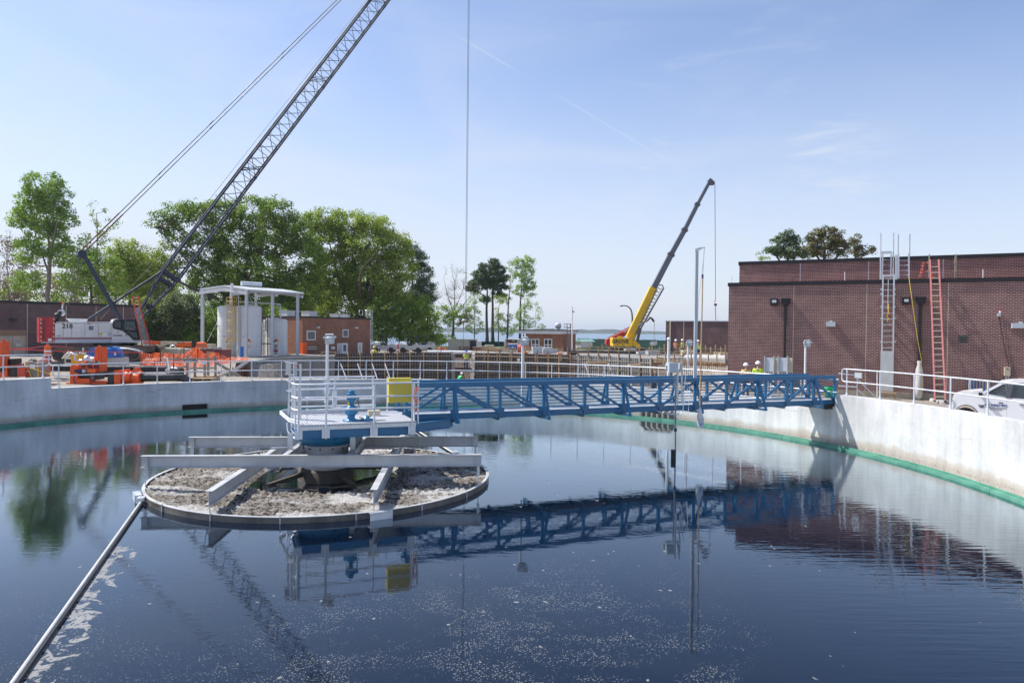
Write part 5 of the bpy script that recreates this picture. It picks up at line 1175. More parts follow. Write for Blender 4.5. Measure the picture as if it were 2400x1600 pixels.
def tree(label, Y, trunk, blobs, mat, seed, cl=.95, per=60, leaf=.30, dens=1.0, tr=.28, limbs=(), bark='bark', group=None, name='tree', cat='tree', bare=False, depth=.85, twigs=1.0):
    rs = random.Random(seed); rn = np.random.default_rng(seed)
    base = XY(trunk[0][0], Y, 0); base.z = ground_z(base.x, min(Y, 127)) - .1
    t = thing(name, label, cat, base, 0, group)
    pts = [base] + [P(px, py, Y) for px, py in trunk[1:]]; mb = MB()
    if pts[-1].z > pts[0].z:
        fine = []
        for a, b in zip(pts[:-1], pts[1:]):
            for k in range(4): fine.append(a.lerp(b, k / 4) + Vector((rs.uniform(-.06, .06), rs.uniform(-.06, .06), 0)) * (1 if fine else 0))
        fine.append(pts[-1]); rr = [tr * (1 - .82 * i / (len(fine) - 1)) for i in range(len(fine))]; rr[0] *= 1.35; mb.path(fine, rr, 8)
    else: fine = pts; rr = [tr] * 2
    k_ = Y / FPX; lc = []
    for lp in limbs:
        q = [P(px, py, Y) + Vector((0, dy, 0)) for px, py, dy in lp]; mb.path(q, [tr * .38 * (1 - .7 * i / (len(q) - 1)) for i in range(len(q))], 6); lc += q[1:]
    clumps = []
    for bl in blobs:
        px, py, rx, ry = bl[:4]; c = P(px, py, Y); a, b = rx * k_, ry * k_; d = max(a, b) * depth
        n = max(3, int(dens * (1.15 if bare else 4.6) * a * b * (1 + d) ** .5 / (cl * cl)))
        for _ in range(n):
            while True:
                u = Vector((rs.uniform(-1, 1), rs.uniform(-1, 1), rs.uniform(-1, 1)))
                if .18 < u.length < 1: break
            u = u.normalized() * (u.length ** .55); q = c + Vector((u.x * a, u.y * d, u.z * b)); clumps.append((tuple(q), rs.random()))
    # branches reaching the clumps
    for q, _t in clumps:
        if rs.random() > (.45 if bare else .17) * twigs: continue
        q = Vector(q); cand = [f for f in fine[1:] + lc if f.z < q.z - .2] or [fine[-1]]
        s = min(cand, key=lambda f: (f - q).length + rs.uniform(0, 1.2)); d = q - s
        m1 = s + d * .45 + Vector((rs.uniform(-.2, .2), rs.uniform(-.2, .2), -.12 * d.length)) ; r0 = min(tr * .4, .025 + d.length * .012)
        mb.path([s, m1, q], [r0, r0 * .6, r0 * .2], 4)
        if bare:
            for _ in range(7):
                s2 = m1.lerp(q, rs.random()); e = s2 + Vector((rs.uniform(-1, 1), rs.uniform(-1, 1), rs.uniform(.1, 1.4))) * cl * 1.1; mb.path([s2, s2.lerp(e, .5) + Vector((rs.uniform(-.1, .1), 0, .05)), e], [r0 * .38, r0 * .25, r0 * .1], 3)
    mb.build('trunk', M[bark], t)
    leaves_mesh('crown', clumps, per, leaf, cl, M[mat], t, rn)
    return t
GA = 'trees behind the left brick building'
tree('tall light green tree with a high rounded crown near the left edge', 78, [(117, 790), (112, 690), (118, 600), (108, 500)],
     [(104, 436, 44, 34), (72, 470, 36, 30), (130, 462, 34, 34), (100, 500, 58, 40), (152, 512, 30, 26), (48, 515, 28, 20), (110, 560, 50, 42), (62, 590, 36, 30), (150, 600, 30, 30), (60, 660, 34, 26)], 'leaf_maple', 1, .60, 40, .27, .85, .34,
     [[(114, 640, 0), (80, 580, 1), (60, 520, 1)], [(114, 620, 0), (140, 560, -1), (150, 510, -1)]], 'bark_pale', GA)
tree('thin light green tree poking above the wood behind the crane gantry', 80, [(232, 790), (230, 650), (226, 500)], [(228, 492, 18, 20), (214, 520, 18, 20), (240, 535, 26, 22), (262, 520, 14, 10), (225, 570, 36, 34), (255, 590, 34, 30)], 'leaf_maple', 2, .55, 28, .26, .6, .16, (), 'bark_pale', GA, bare=True)
for i, (lab, Y, px, bl, sd, mt_) in enumerate([
    ('broad yellow green tree in the wood between the crane gantry and mast', 76, 210, [(190, 600, 36, 44), (230, 620, 50, 40), (200, 665, 52, 34), (260, 680, 36, 30)], 4, 'leaf_maple'),
    ('bright green tree in the wood behind the crossing of the crane struts', 82, 300, [(285, 590, 40, 36), (320, 610, 38, 44), (290, 650, 55, 44), (340, 670, 46, 44)], 5, 'leaf_lime'),
    ('yellow green tree in the wood just left of the lattice boom foot', 85, 360, [(350, 620, 30, 36), (385, 640, 34, 50), (360, 690, 52, 44), (400, 600, 30, 40)], 6, 'leaf_lime')]):
    tree(lab, Y, [(px, 790), (px + 4, 700), (px, 600)], bl, mt_, sd, .7, 38, .27, .75, .22, group=GA)
for i, (px, top, rx, sd, lab) in enumerate([(18, 570, 34, 7, 'bare reddish budding tree at the very left edge behind the tall green tree'), (55, 590, 30, 8, 'bare reddish tree under the left side of the tall green crown'), (172, 610, 26, 9, 'bare budding tree right of the tall green tree'),
                                 (316, 590, 34, 10, 'pinkish budding tree showing above the wood, centre of the gap'), (345, 610, 26, 12, 'bare brown budding tree left of the big oak'), (268, 610, 26, 13, 'bare grey branched tree behind the gantry')]):
    tree(lab, 90, [(px, 790), (px + 3, 700), (px - 2, top + 20)], [(px, top, rx, 34), (px + 6, top + 60, rx, 44)], 'leaf_bare', sd, .8, 16, .20, .9, .18, (), 'bark_pale', GA, bare=True, twigs=2)
tree('big dark green oak with a wide wing of branches to the left, above the canopy', 88, [(560, 800), (565, 700), (580, 620), (590, 560)],
     [(378, 522, 32, 22), (415, 500, 34, 20), (410, 545, 26, 22), (465, 498, 44, 26), (520, 505, 50, 34), (585, 490, 54, 30), (645, 500, 46, 34), (690, 545, 44, 40), (640, 560, 66, 50), (550, 560, 64, 46), (735, 610, 36, 50), (480, 580, 52, 44), (600, 640, 96, 50), (510, 660, 70, 44), (700, 680, 56, 50), (640, 730, 90, 44), (540, 740, 60, 40)],
     'leaf_oak', 21, .95, 62, .30, 1.15, .55, [[(560, 720, 0), (500, 660, -2), (440, 590, -3), (395, 540, -3)], [(570, 680, 0), (620, 600, -2), (640, 540, -2)], [(565, 690, 0), (500, 610, 2), (480, 540, 2)], [(520, 700, -3), (450, 660, -5), (400, 620, -5)]], group='large broadleaf trees')
tree('big yellow green oak with a domed crown behind the orange red brick building', 96, [(835, 800), (845, 720), (865, 650), (850, 590)],
     [(720, 520, 30, 24), (765, 515, 46, 26), (820, 522, 50, 28), (880, 535, 46, 30), (925, 575, 36, 38), (860, 575, 76, 46), (770, 570, 56, 44), (940, 625, 34, 46), (780, 640, 56, 50), (880, 650, 76, 56), (800, 710, 70, 46), (910, 710, 56, 46), (745, 690, 40, 50)],
     'leaf_lime', 22, .95, 62, .30, 1.15, .6, [[(840, 760, 0), (880, 680, -3), (910, 620, -4)], [(840, 740, 0), (800, 650, -2), (780, 570, -2)], [(850, 700, -3), (870, 640, -6), (905, 600, -6)]], group='large broadleaf trees')
tree('tall dark pine rising behind the right flank of the domed oak', 108, [(965, 800), (968, 700), (966, 580)], [(962, 582, 20, 18), (975, 608, 26, 22), (985, 640, 30, 24), (1000, 672, 22, 18), (980, 690, 34, 30), (1005, 700, 18, 14)], 'leaf_pine', 23, .75, 60, .26, 1.3, .3, group='pines')
for lab, Y, px, bl, mt_, sd in [('dark leafy understory tree left of the tall pine', 92, 905, [(895, 730, 40, 30), (880, 770, 40, 26), (925, 760, 34, 26)], 'leaf_oak', 24), ('leafy understory tree in front of the dark pine', 94, 955, [(950, 740, 38, 34), (960, 780, 44, 22), (985, 720, 26, 30)], 'leaf_oak', 25),
                                ('green bushy tree at the right end of the wood above the river', 98, 1000, [(1000, 740, 26, 34), (1010, 775, 24, 20), (1020, 792, 26, 14), (985, 785, 30, 16)], 'leaf_lime', 26)]:
    tree(lab, Y, [(px, 800), (px + 2, 760), (px, 700)], bl, mt_, sd, .8, 55, .28, 1.1, .2, [[(px - 18, 805, 0), (px - 20, 760, 0), (px - 18, 700, 0)]], group='understory trees')
for px, py, rx, ry, sd, mt_, lab in [(375, 765, 36, 36, 31, 'leaf_shrub', 'olive green shrub behind the cream boom, by the left edge of the thicket'), (425, 735, 42, 50, 32, 'leaf_shrub', 'tall olive shrub thicket between the crane and the canopy'), (460, 780, 34, 26, 33, 'leaf_oak', 'dark low shrub left of the canopy post'),
                                (405, 785, 36, 20, 34, 'leaf_shrub', 'pale grey green bush at the foot of the thicket'), (520, 765, 46, 46, 35, 'leaf_oak', 'dark shrub behind the white tanks under the canopy'), (340, 745, 24, 50, 36, 'leaf_lime', 'bright green bush behind the red ladder at the crane'), (640, 760, 50, 40, 37, 'leaf_oak', 'dark shrub behind the small tank at the canopy')]:
    tree(lab, 75, [(px, 815), (px, py)], [(px, py, rx, ry), (px + 8, py + 14, rx, ry * .7)], mt_, sd, .6, 60, .24, 1.3, .1, group='shrubs at the wood edge', name='shrub', cat='shrub')
GM = 'trees on the river bank'
tree('bare spreading tree with upright twigs in the gap over the river', 122, [(1062, 800), (1064, 740), (1066, 660)], [(1062, 645, 26, 20), (1080, 665, 24, 24), (1040, 675, 22, 24), (1064, 690, 34, 22)], 'leaf_bud', 41, .9, 7, .17, 1.3, .2,
     [[(1064, 735, 0), (1048, 690, 0), (1040, 650, 0)], [(1064, 730, 0), (1085, 680, 0), (1095, 640, 0)], [(1064, 745, 0), (1020, 700, 0)], [(1066, 740, 0), (1105, 690, 0), (1118, 670, 0)]], 'bark_pale', GM, bare=True, twigs=2)
tree('low green tree around the stem of the bare tree', 119, [(1055, 800), (1062, 770), (1064, 730)], [(1042, 732, 22, 16), (1078, 730, 24, 18), (1060, 750, 30, 14), (1045, 790, 18, 10), (1090, 745, 12, 10)], 'leaf_oak', 42, .7, 34, .28, .9, .2, [[(1070, 802, 0), (1062, 770, 0)]], group=GM)
tree('slim young light green tree left of the twin pines', 118, [(1112, 800), (1112, 750), (1112, 690)], [(1116, 698, 14, 12), (1106, 712, 14, 10), (1112, 735, 20, 16), (1112, 765, 24, 16)], 'leaf_maple', 43, .5, 20, .24, .7, .1, group=GM)
tree('left one of the twin tall pines over the river', 124, [(1141, 802), (1141, 720), (1143, 640)], [(1128, 648, 22, 14), (1120, 668, 22, 12), (1098, 676, 12, 5), (1138, 628, 16, 12), (1112, 685, 10, 4), (1135, 700, 14, 6)], 'leaf_pine', 44, .6, 60, .27, 1.5, .34, [[(1141, 700, 0), (1120, 682, 0), (1100, 676, 0)], [(1141, 715, 0), (1120, 700, 0)]], group='pines')
tree('right one of the twin tall pines over the river', 126, [(1155, 802), (1155, 720), (1156, 620)], [(1156, 618, 14, 12), (1170, 634, 16, 12), (1158, 650, 24, 14), (1180, 652, 14, 8), (1160, 672, 26, 9), (1184, 672, 12, 4), (1168, 690, 20, 6)], 'leaf_pine', 45, .6, 60, .27, 1.5, .36, [[(1155, 700, 0), (1175, 680, 0), (1188, 660, 0)]], group='pines')
tree('tall light green tree with a full crown right of the pines', 122, [(1218, 802), (1220, 720), (1222, 640)], [(1218, 618, 14, 14), (1238, 612, 16, 14), (1230, 640, 24, 22), (1242, 668, 18, 14), (1256, 668, 8, 6), (1225, 680, 18, 14), (1246, 690, 10, 6)], 'leaf_maple', 46, .6, 34, .26, .95, .26, group=GM)
tree('thin forked tree between the pines and the full light green tree', 123, [(1188, 802), (1192, 720), (1196, 650)], [(1196, 622, 9, 12), (1198, 645, 11, 14), (1182, 700, 16, 12), (1200, 680, 8, 8), (1185, 745, 14, 14), (1190, 775, 18, 12)], 'leaf_lime', 47, .5, 20, .24, .75, .2, group=GM)
tree('yellow green sapling low between the pine trunks and the forked tree', 118, [(1167, 802), (1168, 760), (1170, 700)], [(1172, 702, 14, 10), (1166, 735, 10, 16), (1165, 765, 12, 14)], 'leaf_lime', 48, .5, 22, .24, .8, .12, group=GM)
tree('loose green tree at the left end of the small brick building', 120, [(1226, 802), (1228, 750), (1230, 700)], [(1236, 715, 14, 16), (1226, 740, 18, 18), (1215, 770, 18, 12), (1240, 755, 14, 14)], 'leaf_maple', 49, .55, 24, .24, .8, .12, group=GM)
tree('small slender sapling standing alone behind the small brick building', 118, [(1254, 802), (1254, 760), (1257, 704)], [(1258, 712, 5, 8), (1263, 728, 9, 8), (1265, 742, 10, 8), (1264, 764, 13, 5), (1268, 768, 9, 4)], 'leaf_maple', 50, .4, 12, .20, .9, .07, group=GM)
tree('low green bush on the bank left of the container', 112, [(1030, 805), (1030, 790)], [(1030, 800, 14, 8), (1012, 800, 16, 8), (1060, 797, 10, 6)], 'leaf_oak', 51, .6, 50, .26, 1.2, .1, group=GM, name='shrub', cat='shrub')
GP = 'pines behind the big brick building'
tree('green pine crown showing above the left end of the big brick building', 62, [(1845, 790), (1846, 640), (1845, 575)], [(1845, 553, 15, 12), (1830, 568, 20, 13), (1862, 566, 18, 12), (1812, 586, 22, 10), (1845, 588, 34, 13), (1870, 596, 20, 10)], 'leaf_pine', 61, .42, 60, .19, 1.1, .3, [[(1845, 640, 0), (1820, 600, 0), (1800, 585, 0)], [(1845, 640, 0), (1870, 590, 0)]], group=GP)
tree('wide brownish pine crown in the middle above the big brick building', 64, [(1932, 790), (1932, 640), (1934, 570)], [(1935, 540, 24, 13), (1912, 552, 20, 14), (1960, 552, 16, 13), (1935, 568, 36, 16), (1905, 582, 22, 16), (1970, 575, 18, 13), (1940, 590, 34, 12), (1978, 594, 12, 7), (1890, 600, 12, 6)], 'leaf_pine_brown', 62, .42, 60, .19, 1.05, .34, [[(1932, 630, 0), (1975, 590, 0), (1985, 570, 0)], [(1932, 625, 0), (1900, 580, 0)]], group=GP)
tree('small dark pine crown left of the ladders above the big brick building', 66, [(2004, 790), (2004, 640), (2006, 575)], [(2006, 560, 13, 10), (1998, 578, 13, 14), (2020, 575, 10, 9), (2034, 588, 14, 5), (2012, 594, 16, 8), (2044, 582, 6, 3)], 'leaf_pine_brown', 63, .4, 55, .18, 1.1, .2, [[(2004, 620, 0), (2030, 592, 0)]], group=GP)
tree('sparse pale green tree top at the left corner above the brick roofs', 60, [(1783, 790), (1783, 700), (1783, 610)], [(1781, 600, 9, 9), (1792, 606, 8, 6)], 'leaf_lime', 64, .35, 22, .16, .9, .08, group=GP)

# dense wood in the depth behind the single trees (reads as one mass)
def wood(label, Y, spans, mat, seed, name):
    rs = random.Random(seed); rn = np.random.default_rng(seed); cl = []
    for (x0, x1, y0, y1, n) in spans:
        for _ in range(n):
            q = P(rs.uniform(x0, x1), rs.uniform(y0, y1) - 10 * sin(rs.random() * 9), Y + rs.uniform(-3, 5)); cl.append((tuple(q), rs.random()))
    r = bpy.data.objects.new(name + '_root', None); WM[r.name] = Matrix.Translation(XY(spans[0][0], Y, 1)); 
    o = leaves_mesh(name, cl, 46, .34, 1.15, M[mat], r, rn); o.parent = None; o.matrix_world = WM[r.name]; bpy.data.objects.remove(r); o['kind'] = 'stuff'; o['label'] = label; return o
wood('dense green wood behind the left brick building and crane', 98, [(-60, 60, 660, 790, 110), (40, 420, 650, 790, 420), (180, 400, 610, 660, 90)], 'leaf_lime', 71, 'woodland')
wood('dark dense wood beneath the big oaks', 106, [(420, 560, 690, 800, 150), (520, 900, 640, 800, 420), (880, 1010, 700, 800, 150)], 'leaf_oak', 72, 'woodland')

wood('pale twiggy wood between the left trees', 94, [(-40, 60, 560, 790, 70), (40, 400, 620, 790, 130)], 'leaf_bare', 73, 'woodland')
# ---------------------------------------------------------------- crawler crane with lattice boom
YC = 46.0
def pp(pts, Y): return [P(x, y, Y) for x, y in pts]
def slab(mb, pts, Y, d): return mb.prism(pp(pts, Y), (0, d, 0))
_A = P(92, 780, 44.6); FCR = Face(_A, _A + Vector((.80, .60, 0))); DC = -FCR.n
def Pc(px, py, Y): return FCR.fp(px, py, YC - Y)
def ppc(pts, Y): return [Pc(x, y, Y) for x, y in pts]
def slabc(mb, pts, Y, d): return mb.prism(ppc(pts, Y), DC * d)
cr = thing('crawler_crane', 'white crawler crane with red counterweight and a long dark lattice boom', 'crane', XY(215, YC + 1.5, 1.9))
# counterweight: stacked red slabs with hazard stripes
cw = None
for k, (y0, y1) in enumerate(((743, 762.5), (763.2, 783), (783.7, 803))):
    mb = MB(); slabc(mb, [(92, y0), (128, y0), (128, y1), (92, y1)], YC, 3.6); o = mb.build('counterweight', M['red'], cr)
    for px in (96, 126):
        for j in range(2):
            ya = y0 + 2 + j * 9; mb = MB(); mb.prism(ppc([(px - 1.8, ya), (px + 1.8, ya + 3), (px + 1.8, ya + 6.5), (px - 1.8, ya + 3.5)], YC - .012), DC * .012); mb.build('hazard_stripe', M['cream'], o)
    mb = MB(); c_ = Pc(103, (y0 + y1) / 2, YC); mb.tube(c_ - DC * .04, c_, .09, n=12); mb.build('lifting_eye', M['maroon'], o)
mb = MB(); slabc(mb, [(100.5, 756), (106, 756), (106, 797), (100.5, 797)], YC - .02, .02); mb.build('strap', M['maroon'], cr)
mb = MB(); slabc(mb, [(112.5, 793), (121, 793), (121, 799.5), (112.5, 799.5)], YC - .02, .02); mb.build('notice', M['white'], cr)
# machinery house
H = [(128.5, 755), (262, 755), (262, 803), (128.5, 803)]
mb = MB(); slabc(mb, [(129, 757), (262.5, 756.5), (262.5, 796), (129, 796)], YC + .02, 3.1); hs = mb.build('machinery_house', M['crane_white'], cr)
mb = MB(); slabc(mb, [(129, 796), (330, 796), (327, 803), (129, 803.5)], YC - .05, 3.2); mb.build('base_frame', M['grey_box'], cr)
mb = MB(); slabc(mb, [(96, 801.6), (183, 801.2), (183, 802.6), (96, 803)], YC - .12, .06); mb.build('step_bar', M['white'], cr)
for y0, y1 in ((790.6, 792.4), (793.2, 794.8)): mb = MB(); slabc(mb, [(129, y0), (310, y0), (310, y1), (129, y1)], YC - .004 + .012, .01); mb.build('stripe', M['stripe_red'], hs)
for px in (148, 168, 199, 230.5): mb = MB(); slabc(mb, [(px - .25, 758), (px + .25, 758), (px + .25, 790), (px - .25, 790)], YC + .010, .012); mb.build('panel_seam', M['ink'], hs)
for px in (142, 162, 173, 225, 236): mb = MB(); slabc(mb, [(px - 2.5, 776), (px + 2.5, 776), (px + 2.5, 779), (px - 2.5, 779)], YC + .004, .018); mb.build('latch', M['alu'], hs)
for x0, y0, x1, y1, mt_ in ((232, 779, 240, 784, 'yellow'), (241, 780, 251, 788, 'white'), (253, 779, 260, 786, 'grey_box'), (180, 762, 190, 765, 'white'), (181, 771, 189, 774, 'white'), (204, 758, 213, 759.5, 'red')):
    mb = MB(); slabc(mb, [(x0, y0), (x1, y0), (x1, y1), (x0, y1)], YC + .002, .019); mb.build('decal', M[mt_], hs)
text('fleet_number', '218', M['ink'], face_M(Pc(158, 764.5, YC + .012), FCR.u), .42, hs, sx=.95, bold=.012)
mb = MB(); slabc(mb, [(208.5, 764), (219, 764), (219, 773), (208.5, 773)], YC + .002, .02); mb.build('badge', M['navy'], hs)
text('badge_letters', 'US', M['white'], face_M(Pc(213.8, 768.6, YC - .004), FCR.u), .17, hs)
mb = MB(); slabc(mb, [(133, 786), (143, 786), (143, 787.5), (133, 787.5)], YC + .004, .016); mb.build('lettering_bar', M['ink'], hs)
# roof items
mb = MB(); slabc(mb, [(131, 754.4), (262, 754), (262, 755.4), (131, 755.8)], YC - .02, .05); 
for px in range(131, 263, 10): slabc(mb, [(px, 754.5), (px + .7, 754.5), (px + .7, 757), (px, 757)], YC - .02, .04)
mb.build('walkway_rail', M['white'], cr)
mb = MB(); slabc(mb, [(162, 746), (204, 747), (204, 756), (172, 756)], YC + 1.2, 1.4); mb.build('engine_cover', M['crane_white'], cr)
mb = MB(); mb.prism(ppc([(154, 745), (156, 745), (168, 752), (190, 752), (204, 748), (206, 751), (190, 756), (165, 755)], YC + .4), DC * .3); mb.build('boom_backstop_base', M['white'], cr)
# cab
cb = MB(); slabc(cb, [(262.5, 803), (262.5, 757), (265, 760), (266.5, 768), (288, 773), (303, 784), (314, 795.5), (329, 795.5), (329, 797), (325, 803)], YC - .15, 1.25); cab = cb.build('cab', M['crane_white'], cr)
mb = MB(); slabc(mb, [(262.5, 757), (266, 749), (270, 747.5), (317, 748.5), (319, 751.5), (270, 751), (265.5, 760)], YC - .15, 1.25); mb.build('cab_roof', M['crane_white'], cab)
mb = MB(); slabc(mb, [(266, 750), (319, 751), (328, 795), (300, 795), (266, 768)], YC + 1.04, .05); mb.build('cab_back', M['steel_dark'], cab)
def fbar(*q): MB().path(ppc(q, YC - .15), .075, 6).build('cab_frame', M['black'], cab)
fbar((265.5, 760), (269, 750), (318, 750.5), (321, 760), (328, 793), (326, 795), (314, 795), (303, 784), (288, 773), (267, 768), (265.5, 760)); fbar((287, 751), (288, 773)); fbar((289, 774), (321, 777))
fbar2 = MB().path(ppc([(318, 750.5), (328, 793)], YC + 1.0), .075, 6).build('cab_frame', M['black'], cab)
def pane(pts): MB().prism(ppc(pts, YC - .19), DC * .02).build('window', M['cab_glass'], cab)
pane([(269.5, 752), (283, 752.5), (284, 769), (267.5, 766), (267, 760)]); pane([(291.5, 752), (316, 753), (319.5, 776), (291, 773)]); pane([(298, 776.5), (320, 779), (323, 790), (314, 791.5), (303, 781)])
text('maker_lettering', 'Link-Belt', M['ink'], face_M(Pc(276, 785.8, YC - .152), FCR.u), .135, cab, sx=1.15, bold=.006)
MB().path([Pc(273, 778.4, YC - .16), Pc(276, 777.4, YC - .16), Pc(280, 778.6, YC - .16), Pc(276, 779.6, YC - .16)], .012, 4, closed=True).build('emblem', M['board_brown'], cab)
MB().path([Pc(295.3, 783, YC - .16), Pc(297.2, 783, YC - .16), Pc(297.2, 788, YC - .16), Pc(295.3, 788, YC - .16)], .012, 4, closed=True).build('emblem', M['ink'], cab)
mb = MB(); slabc(mb, [(322, 765), (325, 765), (328, 776), (325.5, 777)], YC - .24, .05); mb.build('mirror', M['red'], cab)
mb = MB(); slabc(mb, [(329, 797.5), (338, 797), (338, 798.5), (329, 799)], YC - .1, .5); mb.build('cab_step', M['alu'], cr)
# live mast, struts, boom
def gp(px, py, dy=0): return Pc(px, py, YC + 1.0 + dy)
for dy in (0, 1.3): MB().beam(gp(196, 596, dy), gp(282, 749, dy), .20, .20, (0, 1, 0)).build('mast_leg', M['crane_dark'], cr)
for k in (.1, .35, .98): a, b = gp(196, 596), gp(282, 749); q = a.lerp(b, k); MB().beam(q, q + DC * 1.3, .14, .14).build('mast_tie', M['crane_dark'], cr)
q = gp(193, 594, -.1); MB().tube(q, q + DC * 1.5, .26, n=20).build('mast_sheave', M['crane_dark'], cr)
for dy in (.1, 1.2):
    MB().tube(gp(187, 604, dy), gp(148, 722, dy * .5), .020, n=5).build('hoist_rope', M['steel_dark'], cr); MB().tube(gp(196, 606, dy), gp(160, 715, dy * .5), .020, n=5).build('hoist_rope', M['steel_dark'], cr)
for dy in (0, 1.2): MB().tube(gp(205, 750, dy), gp(378, 637, dy + .3), .085, n=10).build('backstop_strut', M['crane_dark'], cr)
F0 = Pc(320, 751, YC + 1.6); TIP = Pc(1100, -276, YC + 1.6)
axd = (TIP - Pc(398, 646, YC + 1.6)).normalized(); side = DC.copy(); side = (side - axd * side.dot(axd)).normalized(); nrm_ = side.cross(axd).normalized()
if nrm_.x > 0: nrm_ = -nrm_                               # towards the upper left face
TT = TIP; zb_ = P(1088, 745, TIP.y).z; HB = (TIP.x, TIP.y, zb_)
WB = .60; J = Pc(398, 646, YC + 1.6)
def ch(i, s): return J + axd * s + nrm_ * WB * (1, 1, -1, -1)[i] + side * WB * (1, -1, -1, 1)[i]
Lb = (TIP - J).length
for i in range(4): MB().tube(ch(i, 0), ch(i, Lb), .068 if i > 1 else .078, n=8).build('boom_chord', M['crane_dark'], cr)
lace = MB(); nb = int(Lb / 1.22); st = Lb / nb
for face in ((0, 1), (1, 2), (2, 3), (3, 0)):
    lace = MB()
    for k in range(nb):
        a, b = face; s0, s1 = k * st, (k + 1) * st
        lace.tube(ch(a, s0), ch(b, s0), .026, n=4, caps=False)
        if k % 2 == 0 or True: lace.tube(ch(a, s1), ch(b, s0), .026, n=4, caps=False)
        if k % 8 in (0,): lace.tube(ch(a, s0), ch(b, s1), .022, n=4, caps=False); lace.tube(ch(a, s0 + st * .5), ch(b, s0 + st * .5), .022, n=4, caps=False)
    lace.build('boom_lacing', M['crane_dark'], cr)
for s in [k * st * 8 for k in range(nb // 8 + 1)]:
    for i in range(4):
        q = ch(i, s); MB().tube(q - axd * .12, q + axd * .12, .085, n=8).build('boom_joint', M['crane_dark'], cr)
    mb = MB(); mb.tube(ch(0, s), ch(2, s + st), .025, n=4); mb.tube(ch(1, s), ch(3, s + st), .025, n=4); mb.build('boom_diaphragm', M['crane_dark'], cr)
# tapered foot section
fl_ = [Pc(316, 749, YC + 1.9), Pc(316, 749, YC + 1.0), Pc(325, 752, YC + 1.0), Pc(325, 752, YC + 1.9)]
for i in range(4): MB().tube(ch(i, 0), fl_[i], .07, n=8).build('boom_foot_chord', M['crane_dark'], cr)
mb = MB()
for k in range(6):
    for a, b in ((0, 1), (1, 2), (2, 3), (3, 0)): mb.tube(ch(a, 0).lerp(fl_[a], k / 6), ch(b, 0).lerp(fl_[b], (k + 1) / 6), .024, n=4); mb.tube(ch(a, 0).lerp(fl_[a], k / 6), ch(b, 0).lerp(fl_[b], k / 6), .024, n=4)
mb.build('boom_foot_lacing', M['crane_dark'], cr)
for k in (0, .14): mb = MB(); mb.beam(ch(0, 0).lerp(fl_[0], k), ch(3, 0).lerp(fl_[3], k), .16, .2); mb.beam(ch(1, 0).lerp(fl_[1], k), ch(2, 0).lerp(fl_[2], k), .16, .2); mb.build('boom_foot_plate', M['crane_dark'], cr)
# pendants with link joints
for dy in (.15, 1.15):
    a = gp(197, 592, dy) + nrm_ * (.22 if dy > 1 else 0); b = TIP + nrm_ * (.72 if dy > 1 else .5) + side * (.5 if dy > 1 else -.5)
    MB().tube(a, a.lerp(b, .075), .05, n=6).build('pendant_bar', M['rust'], cr)
    MB().tube(a.lerp(b, .075), b, .036, n=5).build('pendant_rope', M['steel_dark'], cr)
    for px in (378, 498, 665):
        k = None
        lo, hi = 0., 1.
        for _ in range(30):
            k = (lo + hi) / 2
            if proj(a.lerp(b, k))[0] < px: lo = k
            else: hi = k
        q = a.lerp(b, k); d = (b - a).normalized(); MB().tube(q - d * .28, q + d * .28, .055, .03, n=6).build('pendant_link', M['steel_dark'], cr)
MB().tube(Pc(450, 520, YC + 1.6), TIP + nrm_ * .7, .016, n=4).build('whip_rope', M['steel_dark'], cr)
MB().tube(Pc(236, 748, 47), Pc(450, 520, YC + 1.6), .014, n=4).build('whip_rope', M['steel_dark'], cr)
mb = MB(); q = Pc(349, 719, 47); mb.tube(q, q + Vector((0, .4, 0)), .22, n=14); mb.build('boom_drum', M['black'], cr)
for dx in (0, .10): MB().tube(TIP + Vector((dx, 0, 0)), Vector(HB) + Vector((dx, 0, 0)), .020, n=5).build('load_rope', M['steel_dark'], cr)
# hanging ball on the load line
hb = thing('hook_ball', 'round orange and white ball weight hanging on the crane load line over the formwork', 'hook', P(1087, 752, TIP.y))
q = P(1087, 752, TIP.y); MB().sphere(q, .20, 16).build('ball', M['board_brown'], hb); MB().lathe(q, [(.001, .2), (.12, .18), (.19, .07), (.2, .02)], 16).build('cap', M['grey_box'], hb)
MB().tube(q, P(1088.5, 738, TIP.y), .045, n=6).build('swivel', M['rust'], hb); MB().tube(q, P(1086.5, 768, TIP.y), .045, n=6).build('hook', M['rust'], hb)
MB().tube(P(1086.5, 768, TIP.y), P(1086, 830, TIP.y), .018, n=4).build('sling', M['steel_dark'], hb)
# block by the counterweight
bk = thing('hook_block', 'black hook block hanging above the red counterweight of the crawler crane', 'hook block', P(138, 742, 46.6))
q = P(141, 733, 46.6); MB().tube(q, q + Vector((0, .22, 0)), .22, n=18).build('sheave', M['grey_box'], bk); MB().tube(q + Vector((0, -.03, 0)), q + Vector((0, .25, 0)), .12, n=12).build('hub', M['black'], bk)
MB().path([P(130, 738, 46.6), P(136, 737, 46.6), P(140, 744, 46.6), P(134, 752, 46.6), P(128, 757, 46.6)], [.12, .17, .17, .15, .14], 8).build('cheek', M['black'], bk)
MB().tube(P(146, 724, 46.6), P(147, 712, 46.6), .05, n=6).build('shackle', M['alu'], bk); MB().sphere(P(148, 711, 46.6), .08, 8).build('eye', M['orange'], bk)
